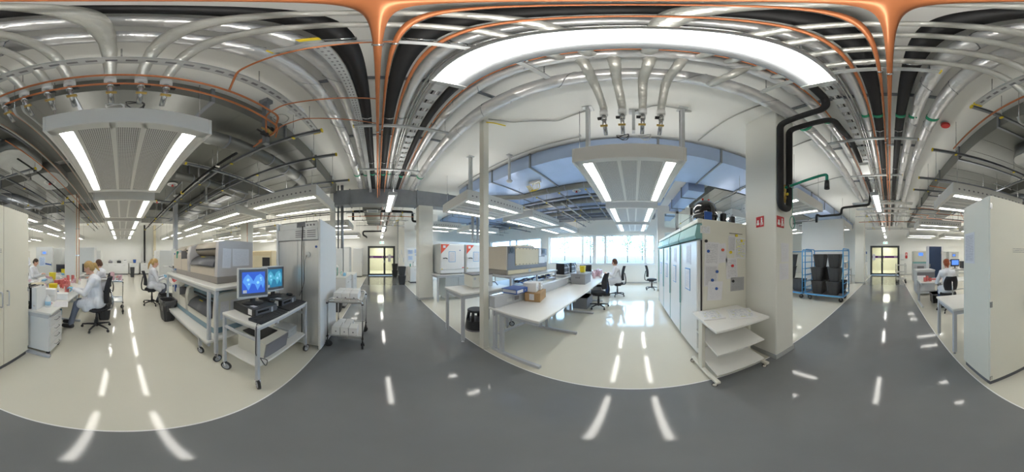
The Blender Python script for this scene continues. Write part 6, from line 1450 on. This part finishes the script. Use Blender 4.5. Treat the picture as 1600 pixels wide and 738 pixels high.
# ---- refrigerator row
FZ = 1.98
fr0 = None
for i in range(4):
    lab = 'tall refrigerator with green trim, %s' % ('nearest the corridor with pinned notes', 'second from the corridor', 'third from the corridor', 'farthest, next to the windows')[i]
    t = thing('laboratory_refrigerator', lab, 'refrigerator', (2.27 + i * .77, -1.209, 0), 0, 'green-trimmed refrigerators')
    MB().box(-.375, .375, -.36, .36, .08, FZ, .01).build('body', 'cream_paint', t); MB().box(-.36, .36, -.34, .34, 0, .08).build('plinth', 'plinth_grey', t)
    d = MB().box(-.37, .357, .374, .43, .10, 1.70, .012).build('door', 'white_paint', t)
    MB().box(.357, .374, .36, .434, .10, 1.70, .004).build('door_edge', 'teal_trim', d); MB().box(-.372, .372, .3605, .374, .098, 1.704).build('gasket', 'black_plastic', d)
    MB().box(.33, .352, .43, .455, .7, 1.68, .004).build('grip_strip', 'teal_trim', d)
    h = MB().prism([(.36, 1.72), (.44, 1.72), (.46, 1.76), (.43, 1.90), (.36, 1.92)], 'x', -.37, .37).build('header', 'teal_trim', t)
    for k in range(6): MB().box(.05, .3, .448 - .005 * k, .458 - .005 * k, 1.77 + k * .018, 1.777 + k * .018).build('vent_slat', 'machine_grey', h)
    MB().box(-.37, .37, .34, .42, 1.925, FZ + .005, .006).build('top_cap', 'cream_paint', t)
    f2 = MB().box(-.12, .10, .431, .435, 1.0, 1.32).build('notice_frame', 'cart_blue', d); sheet('notice_sheet', .19, .29, 'print_plain', f2, (-.01, .4355, 1.015), (0, 0, pi)); sheet('notice_sheet', .2, .28, 'print_dense', d, (-.05, .431, 1.38), (0, 0, pi))
    if i == 0: rf = t
# notes on the side panel (faces the corridor)
NK = [0]
def note(y, z, w, h, m, mag=None, tilt=0.):
    NK[0] += 1
    o = sheet('pinned_note', w, h, m, rf, (-.3765 - .0035 * (NK[0] % 3), y + 1.20, z), (0, tilt, -pi / 2)); return o
def magnet(y, z, m): MB().cyl((-.394, y + 1.20, z), (-.376, y + 1.20, z), .020, n=14).build('magnet', m, rf)
for a in ((-.88, 1.79, .14, .10, 'print_color', 0), (-.97, 1.38, .21, .30, 'print_plain', .04), (-1.09, 1.40, .26, .26, 'print_faint', -.12), (-1.30, 1.56, .14, .22, 'print_dense', .02), (-1.43, 1.46, .20, .31, 'print_hl', .05), (-1.30, 1.18, .19, .29, 'print_plain', -.05), (-.96, 1.10, .20, .28, 'print_dense', .03), (-1.01, .90, .22, .26, 'print_faint', .08), (-1.39, .99, .24, .20, 'print_grey', .03)): note(*a[:5], tilt=a[5])
for a in ((-.89, 1.69, 'black_plastic'), (-.92, 1.56, 'binder_blue'), (-1.14, 1.58, 'orange_trim'), (-1.27, 1.55, 'yellow'), (-1.37, 1.79, 'yellow'), (-1.46, 1.72, 'yellow'), (-1.30, 1.36, 'red'), (-1.05, 1.29, 'binder_blue'), (-.98, 1.18, 'binder_blue'), (-1.04, 1.06, 'binder_blue'), (-1.31, 1.14, 'black_plastic')): magnet(*a)
MB().box(-.381, -.376, .0 - .28, .0 - .05, 1.815, 1.822).build('magnet_bar', 'black_plastic', rf)
# plain tub standing in for a black helmet-like figure; holders on the refrigerator top
t = thing('figure_stand_in', 'plain glossy black stand-in for a helmet-like figure with blue folder on the refrigerator top', 'tub', (2.28, -1.07, FZ + .006), .0)
MB().lathe([(.17, 0), (.185, .03), (.19, .16), (.185, .24), (.16, .32), (.11, .37), (.05, .385)], n=28).build('tub', 'black_gloss', t); MB().lathe([(.195, .10), (.205, .115), (.205, .13), (.195, .145)], n=28).build('rim', 'black_gloss', t)
for y in (-.05, .05): MB().cyl((-.02, y, .37), (-.02, y, .40), .010, n=8).sph((-.02, y, .41), .018, 10, 8).build('red_feeler', 'red', t)
MB().box(-.235, -.225, .0, .12, .005, .15, .003).build('blue_folder', 'binder_blue', t)
for i, (y, lab) in enumerate(((-1.30, 'black pen holder beside the glossy black stand-in figure'), (-1.46, 'small black holder at the refrigerator corner'))):
    t = thing('pen_holder', lab, 'holder', (2.12, y, FZ + .006)); MB().box(-.04, .04, -.035, .035, 0, .17 - .03 * i, .004).build('holder', 'black_plastic', t)
    for k in range(3): MB().cyl((-.015 + .015 * k, -.01, .12), (-.02 + .02 * k, .0, .21 - .03 * i), .006, n=6).build('pen', 'white_plastic' if k % 2 else 'machine_grey', t)
# ---- brochure trolley
t = thing('brochure_trolley', 'white three-shelf trolley with brochures in front of the refrigerators', 'trolley', (1.56, -1.03, 0))
MB().box(-.32, .31, -.34, .34, .755, .785, .005).build('top_shelf', 'laminate', t)
def tilt_shelf(z, x0, x1, nm):
    m = MB().box(x0, x1, -.30, .30, -.010, .010, .003)
    a = .16; m.v = [(x * cos(a) - zz * sin(a), y, x * sin(a) + zz * cos(a) + z) for x, y, zz in m.v]; m.build(nm, 'laminate', t)
tilt_shelf(.50, -.28, .26, 'middle_shelf'); tilt_shelf(.20, -.28, .26, 'lower_shelf')
for sy in (-1, 1):
    l = MB().box(.0, .10, sy * .315 - .02, sy * .315 + .02, .09, .755, .004).build('leg', 'cream_paint', t); MB().box(-.32, .30, sy * .315 - .022, sy * .315 + .022, .06, .095, .004).build('foot_bar', 'cream_paint', l)
    for sx in (-.29, .27): caster(t, sx, sy * .315, .028, .07, 'cream_paint', .8, 'cream_paint')
MB().box(.03, .07, -.30, .30, .15, .19).build('cross_bar', 'cream_paint', t)
for i, (x, y, w, h, rz_, m, lab) in enumerate(((1.66, -.86, .24, .30, 1.35, 'print_color', 'brochure with green pictures on the white trolley, nearer the refrigerators'), (1.52, -1.18, .30, .34, 1.15, 'print_color', 'open colour brochure on the white trolley, nearer the column'))):
    t = thing('brochure', lab, 'brochure', (x, y, .786), rz_)
    MB().box(-w / 2, w / 2, -h / 2, h / 2, 0, .008 + .004 * i).build('pages', 'paper', t); sheet('cover_page', w - .004, h - .004, m, t, (0, -h / 2 + .002, .0095 + .004 * i), (-pi / 2, 0, 0), .001)
# ---- safety signs and papers on the near column
CY = -1.57
def column_sign(label, loc, rz_, kind):
    t = thing('safety_sign', label, 'sign', loc, rz_)
    MB().box(-.075, .075, -.004, 0, 0, .15, .001).build('plate', 'red_sign', t)
    g = MB().box(-.06, -.01, -.0058, -.004, .03, .06).box(-.05, -.02, -.0058, -.004, .06, .10).build('door_pictogram', 'sign_white', t)
    MB().cyl((.035, -.0058, .115), (.035, -.004, .115), .014, n=10).box(.02, .05, -.0058, -.004, .06, .1).box(.015, .03, -.0058, -.004, .02, .06).box(.04, .06, -.0058, -.004, .025, .06).build('person_pictogram', 'sign_white', t)
column_sign('red safety sign on the column face above the refrigerators', (1.60, CY + .001, 1.90), pi, 0)
column_sign('red safety sign on the column side under the black pipes', (PX - .001, -1.65, 1.87), -pi / 2, 1)
t = thing('column_papers', 'two faded papers taped to the column side', 'papers', (PX - .002, -1.75, 0)); sheet('upper_page', .17, .25, 'print_faint', t, (0, 0, 1.42), (0, 0, -pi / 2)); sheet('lower_page', .20, .22, 'print_faint', t, (0, .02, 1.18), (0, 0, -pi / 2))
# ---- emergency shower
t = thing('emergency_shower', 'green emergency shower arm with black head on the column', 'shower', (1.24, -1.66, 2.42))
MB().tube(fillet([(.06, 0, 0), (-.05, 0, .0), (-.50, -.02, .07), (-.56, -.02, .07), (-.56, -.02, -.04)], .06), .018, 10).build('arm', 'green_pipe', t)
MB().cyl((-.56, -.02, -.13), (-.56, -.02, -.02), .032, .026, n=12).build('head', 'black_plastic', t); MB().box(-.09, -.06, -.03, .03, -.02, .02, .004).build('valve', 'steel', t)
MB().tube([(-.10, -.02, -.0), (-.10, -.02, -.42)], .004, 5).tube([(-.10, -.02 + .055 * sin(q * pi / 8), -.50 + .08 * cos(q * pi / 8)) for q in range(16)], .005, 5, closed=True).build('pull_cord', 'green_pipe', t)
# ---- blue bin carts
def blue_cart(label, x, y, L_, W_, h, rz_=0):
    t = thing('bin_cart', label, 'cart', (x, y, 0), rz_, 'blue bin carts'); a, b = L_ / 2, W_ / 2
    MB().box(-a, a, -b, b, .20, .225).build('deck', 'machine_grey', t); MB().box(-a, a, -b - .02, -b + .01, .19, .235).box(-a, a, b - .01, b + .02, .19, .235).box(-a - .02, -a, -b, b, .19, .235).box(a, a + .02, -b, b, .19, .235).build('deck_frame', 'cart_blue', t)
    for sx in (-1, 1):
        MB().tube(fillet([(sx * a, -b, .2), (sx * a, -b, h), (sx * a, b, h), (sx * a, b, .2)], .08), .02, 10).build('end_frame', 'cart_blue', t)
        for k in range(6): MB().tube([(sx * a, -b, .40 + k * .22), (sx * a, b, .40 + k * .22)], .011, 8).build('rung', 'cart_blue', t)
    MB().tube([(-a, b, h - .04), (a, b, h - .04)], .018, 8).build('back_rail', 'cart_blue', t)
    for i, (sx, sy) in enumerate(((-1, -1), (1, -1), (-1, 1), (1, 1))): caster(t, sx * (a - .12), sy * (b - .1), .075, .2, 'rubber', .4 * i, 'chrome')
    return t
blue_cart('blue cart of black bins in front of the white screen wall', 2.06, -5.12, 1.32, .70, 1.72, pi)
blue_cart('blue cart half hidden behind the column', 3.48, -5.10, 1.32, .70, 1.70, pi)
spots = [(1.78, -4.98, 0), (2.32, -4.98, 0), (1.66, -5.30, 0), (2.36, -5.32, 0), (1.74, -5.02, 1), (2.36, -5.02, 1), (2.10, -5.30, 1), (1.76, -5.06, 2), (2.28, -5.06, 2)]
wrds = ['bottom row front, corridor side', 'bottom row front, screen-wall side', 'bottom row back, corridor side', 'bottom row back, middle', 'middle row, corridor side', 'middle row, window side', 'middle row, back', 'top row, corridor side', 'top row, window side']
for i, (x, y, l) in enumerate(spots): waste_bin('black bin on the nearer blue cart, %s' % wrds[i], x, y, .44, .32, .44, .226 + l * .445, 0, None, 'black bins on blue carts', name='black_bin')
for i, (x, l) in enumerate(((3.12, 0), (3.6, 0), (3.55, 1), (3.5, 2))): waste_bin('black bin on the half-hidden blue cart, %s' % ('bottom, near the other cart', 'bottom, near the column', 'middle one', 'topmost')[i], x, -5.05, .44, .36, .44, .226 + l * .445, 0, None, 'black bins on blue carts', name='black_bin')
t = thing('fire_extinguisher_cover', 'red narrow panel beside the column behind the carts', 'panel', (3.0, -4.15, .0)); MB().box(-.08, .08, -.06, .06, 1.12, 1.72, .01).build('panel', 'red', t); MB().cyl((0, 0, 0), (0, 0, 1.12), .02, n=8).cyl((0, 0, 0), (0, 0, .02), .16, n=14).build('stand', 'frame_grey', t)
for i, (x, y, lab) in enumerate(((5.6, -5.6, 'white bench in the bay behind the blue carts'), (3.0, -8.6, 'white bench beside the last corridor column'))):
    table(lab, x - .9, x + .9, y - .35, y + .35, .82); 
t = thing('beige_instrument', 'beige instrument on the bench beside the last column', 'instrument', (2.55, -8.55, .821)); MB().box(-.35, .35, -.25, .25, 0, .42, .02).build('case', 'beige', t); MB().box(-.3, .3, .25, .26, .05, .3, .004).build('front_panel', 'machine_grey', t)
t = thing('dark_instrument', 'dark equipment on the bench behind the blue carts', 'instrument', (5.4, -5.5, .821)); MB().box(-.4, .4, -.2, .2, 0, .3, .01).build('case', 'black_plastic', t); MB().box(-.3, .3, .2, .21, .05, .2).build('front_panel', 'frame_grey', t)
for i in range(3):
    t = thing('drum', 'white pump unit under the bench by the last column, %s' % ORD[i], 'pump', (2.2 + .35 * i, -8.45, 0)); MB().lathe([(.13, 0), (.14, .03), (.14, .4), (.06, .48)], n=14).build('tank', 'white_plastic' if i != 1 else 'frame_grey', t); MB().tube(fillet([(0, 0, .48), (0, .1, .55), (.12, .14, .3)], .06), .015, 6).build('hose', 'black_plastic', t)
t = thing('wall_dispenser', 'white wall panel with blue sign beside the last column', 'panel', (1.50, -10.6, 0)); MB().box(0, .1, -.35, .35, 0, 1.1, .005).build('panel', 'white_paint', t); MB().box(.0, .03, -.2, .2, 1.62, 1.78, .003).build('blue_sign', 'binder_blue', t); MB().box(.03, .06, -.03, .03, 1.1, 1.62).build('bracket', 'frame_grey', t)
# ---- far corridor, bin-stack end
for i, (x, y, lab) in enumerate(((1.26, 8.45, 'tall nested black bin stack'), (1.22, 11.55, 'low nested black bin stack'))):
    for k in range(2): waste_bin('%s black bin of the %s' % (('lower', 'upper')[k], ('pair by the sideboard', 'pair by the far doors')[i]), x, y, .40, .36, .46, .02 * k + .462 * k, 0, None, 'black bins along the corridor', name='black_bin')
counter('white sideboard with tap beside the column', 1.72, 3.0, 8.6, 9.3, .90, 2, '-y')
t = thing('sink_tap', 'dark tap on the sideboard', 'tap', (1.95, 8.85, .90)); MB().tube(fillet([(0, 0, 0), (0, 0, .25), (.0, -.1, .28), (0, -.14, .22)], .05), .014, 8).build('spout', 'machine_grey', t); MB().cyl((-.15, 0, 0), (-.15, 0, .16), .035, n=10).build('soap_bottle', 'green_pipe', t)
t = thing('notice_board', 'white board with blue notices above the sideboard', 'notice board', (2.2, 9.34, 1.15)); MB().box(-.5, .6, -.02, 0, 0, .85, .004).build('board', 'white_paint', t)
for x, z, w in ((-.3, .45, .3), (.1, .5, .36), (-.3, .1, .28), (.12, .35, .34)): sheet('notice_sheet', w, .25 if w != .34 else .1, 'print_blue', t, (x, -.021, z))
for i in range(6):
    t = thing('wall_notice', 'small notice on the corridor wall, %s towards the far doors' % ORD[i], 'notice', (1.549, 9.7 + .42 * i, 1.1 + .25 * (i % 3)), -pi / 2); sheet('page', .21, .30, 'print_plain' if i % 2 else 'print_blue', t, (0, 0, 0)); MB().box(-.02, .02, -.004, -.002, .28, .30).build('pin', 'frame_grey', t)
t = thing('wall_pipe', 'grey riser pipe at the corridor wall corner', 'pipe', (1.48, 11.9, 0)); MB().cyl((0, 0, 0), (0, 0, ZC), .03, n=8).build('riser', 'frame_grey', t); MB().cyl((0, 0, 2), (0, 0, 2.03), .036, n=8).build('clamp', 'steel', t)
# ================================================================== far side beyond the cupboard
table('white table between the cupboard and the worker seen from behind', -1.95, -.81, -2.76, -1.98, .77)
t = thing('grey_box', 'grey box at the end of the white table by the cupboard', 'box', (-1.45, -2.15, .771)); MB().box(-.15, .25, -.12, .12, 0, .16, .006).build('body', 'frame_grey', t); MB().box(-.155, .255, -.125, .125, .13, .165, .004).build('lid', 'grey_white', t)
cleg_desk('white bench of the worker seen from behind', -2.75, -.86, -5.20, -4.42, .75, (-.92, -2.6), 1)
P7 = dict(kind='sit', lean=.10, tilt=-.3, wr=[(-.14, .42, .86), (.14, .42, .86)], el=[(-.27, .16, .78), (.27, .16, .78)])
office_chair('black office chair with grey stem behind the worker seen from behind', (-1.52, -4.05), pi, .52, .36, 'steel')
person('person in white coat seen from behind on a black office chair', (-1.52, -4.05), pi, P7, 'hair_red', 'updo', 'jeans', False, .52)
for i, (x, y, n) in enumerate(((-1.02, -4.62, 7), (-1.10, -4.70, 9), (-1.18, -4.64, 6))): petri('red petri stack on the worker seen from behind bench, %s' % ('corridor side', 'tallest', 'worker side')[i], x, y, .751, n)
t = thing('label_strip', 'red and white printed strip on the bench before the worker seen from behind', 'strip', (-1.35, -4.9, .751)); MB().box(-.25, .25, -.05, .05, 0, .05, .004).build('strip', 'paper', t); MB().box(-.24, .24, .05, .052, .01, .04).build('red_print', 'red', t)
o = MB().box(-1.15, -.87, -5.15, -5.0, .751, .86, .01).build('rack', 'white_plastic'); tag(o, 'white tube rack at the bench corner by corridor', 'rack')
t = thing('black_crate', 'black crate under the worker seen from behind bench', 'crate', (-1.65, -5.0, 0)); MB().frustum(-.35, .35, -.2, .2, 0, .3, .95).build('body', 'black_plastic', t); MB().box(-.36, .36, -.21, .21, .27, .30, .004).build('rim', 'machine_grey', t)
t = thing('centrifuge', 'grey cabinet centrifuge beside the corridor past the bench', 'centrifuge', (-1.35, -6.3, 0)); MB().box(-.35, .35, -.35, .35, .05, .92, .02).build('body', 'frame_grey', t); MB().box(-.34, .34, .35, .365, .55, .88, .006).build('front_panel', 'machine_grey', t); MB().tube(fillet([(-.15, .365, .5), (-.15, .40, .5), (.15, .40, .5), (.15, .365, .5)], .03), .012, 8).build('handle', 'black_plastic', t); MB().box(-.36, .36, -.36, .36, .92, .97, .01).build('lid', 'grey_white', t)
for sx in (-1, 1):
    for sy in (-1, 1): MB().cyl((sx * .28, sy * .28, 0), (sx * .28, sy * .28, .06), .03, n=8).build('foot', 'rubber', t)
t = thing('blue_cabinet', 'dark blue cabinet door standing out behind the worker seen from behind', 'cabinet', (-2.30, -8.2, 0)); MB().box(-.42, .36, -.3, .28, .05, 2.0, .006).build('body', 'white_paint', t); MB().box(-.30, .34, .28, .30, .10, 1.97, .004).build('door', 'door_blue', t); MB().box(.29, .33, .30, .315, .95, 1.1).build('handle', 'steel', t)
for z in (.6, 1.6): MB().box(-.31, -.27, .295, .31, z, z + .1).build('hinge', 'steel', t)
for k in range(2): MB().lathe([(.05, 0), (.05, .25), (.02, .32)], (.0 - .2 + .12 * k, .42, .0), 10).build('gas_flask', 'machine_grey', t)
for i, (x, y, lab) in enumerate(((-3.3, -10.4, 'white instrument with blue display on the wall, nearer the blue cabinet'), (-4.2, -10.4, 'white instrument with blue display on the wall, farther from blue cabinet'))):
    t = thing('wall_instrument', lab, 'instrument', (x, y, 0)); MB().box(-.36, .36, -.3, .3, .0, 1.78, .01).build('body', 'grey_white', t); MB().box(-.34, .34, .3, .315, .92, 1.72, .006).build('door', 'white_paint', t)
    MB().box(-.14, .14, .315, .325, 1.42, 1.66).build('control_panel', 'frame_grey', t); MB().box(-.09, .09, .325, .33, 1.47, 1.60).build('display', 'screen_cyan', t); MB().box(-.3, .3, .315, .32, 1.12, 1.24).build('blue_swoosh', 'binder_blue', t)
t = thing('autoclave', 'cream autoclave with blue screen beside the shelf trolley', 'autoclave', (-1.80, -9.7, 0)); MB().box(-.42, .42, -.35, .35, 0, 1.05, .01).build('cabinet', 'frame_grey', t); MB().box(-.42, .42, -.35, .35, 1.15, 1.78, .02).build('upper_case', 'cream_paint', t); MB().box(-.40, .40, -.33, .33, 1.05, 1.15).build('gap_band', 'teal_trim', t); MB().box(-.15, .12, .35, .36, 1.5, 1.68).build('display', 'screen_cyan', t); MB().box(-.2, .2, .35, .37, .6, .9, .006).build('drawer', 'machine_grey', t)
steel_trolley('three-shelf steel trolley beside the doors', (-.62, -9.1), pi / 2, .62, .52, 1.0, (.22, .6, .98))
t = thing('towel_dispenser', 'white towel dispenser on the wall beside the doors', 'dispenser', (-.98, YB, 1.2)); MB().prism([(0, 0), (.12, 0), (.14, .1), (.12, .42), (0, .42)], 'x', -.16, .16).build('case', 'white_plastic', t); MB().box(-.12, .12, .1, .125, -.01, .005).build('slot', 'machine_grey', t)
t = thing('fire_alarm_point', 'red alarm point on the wall beside the towel dispenser', 'alarm', (-1.30, YB, 1.55)); MB().box(-.08, .08, 0, .05, 0, .2, .01).build('case', 'red', t); MB().box(-.05, .05, .05, .055, .05, .12).build('press_plate', 'sign_white', t); MB().box(-.08, .08, 0, .05, -.25, -.04, .008).build('lower_case', 'red', t)
table('white bench along the wall behind the blue cabinet', -5.0, -2.75, -7.6, -6.9, .9)
monitor('monitor with blue screen behind the worker seen from behind', (-3.05, -7.2, .9), pi, .44, .34, 'screen_cyan', None, None, 'black_plastic', 'black_plastic', 'black_plastic')
for i, x in enumerate((-3.6, -4.2)):
    t = thing('black_instrument', 'black instrument on the wall bench, %s past the blue-screen monitor' % ORD[i], 'instrument', (x, -7.2, .9)); MB().box(-.22, .22, -.2, .2, 0, .34, .008).build('case', 'black_plastic', t); MB().box(-.15, .15, .2, .206, .12, .28).build('display', 'tray_grey', t); MB().box(-.15, .05, .2, .208, .04, .09).build('yellow_plate', 'yellow', t)
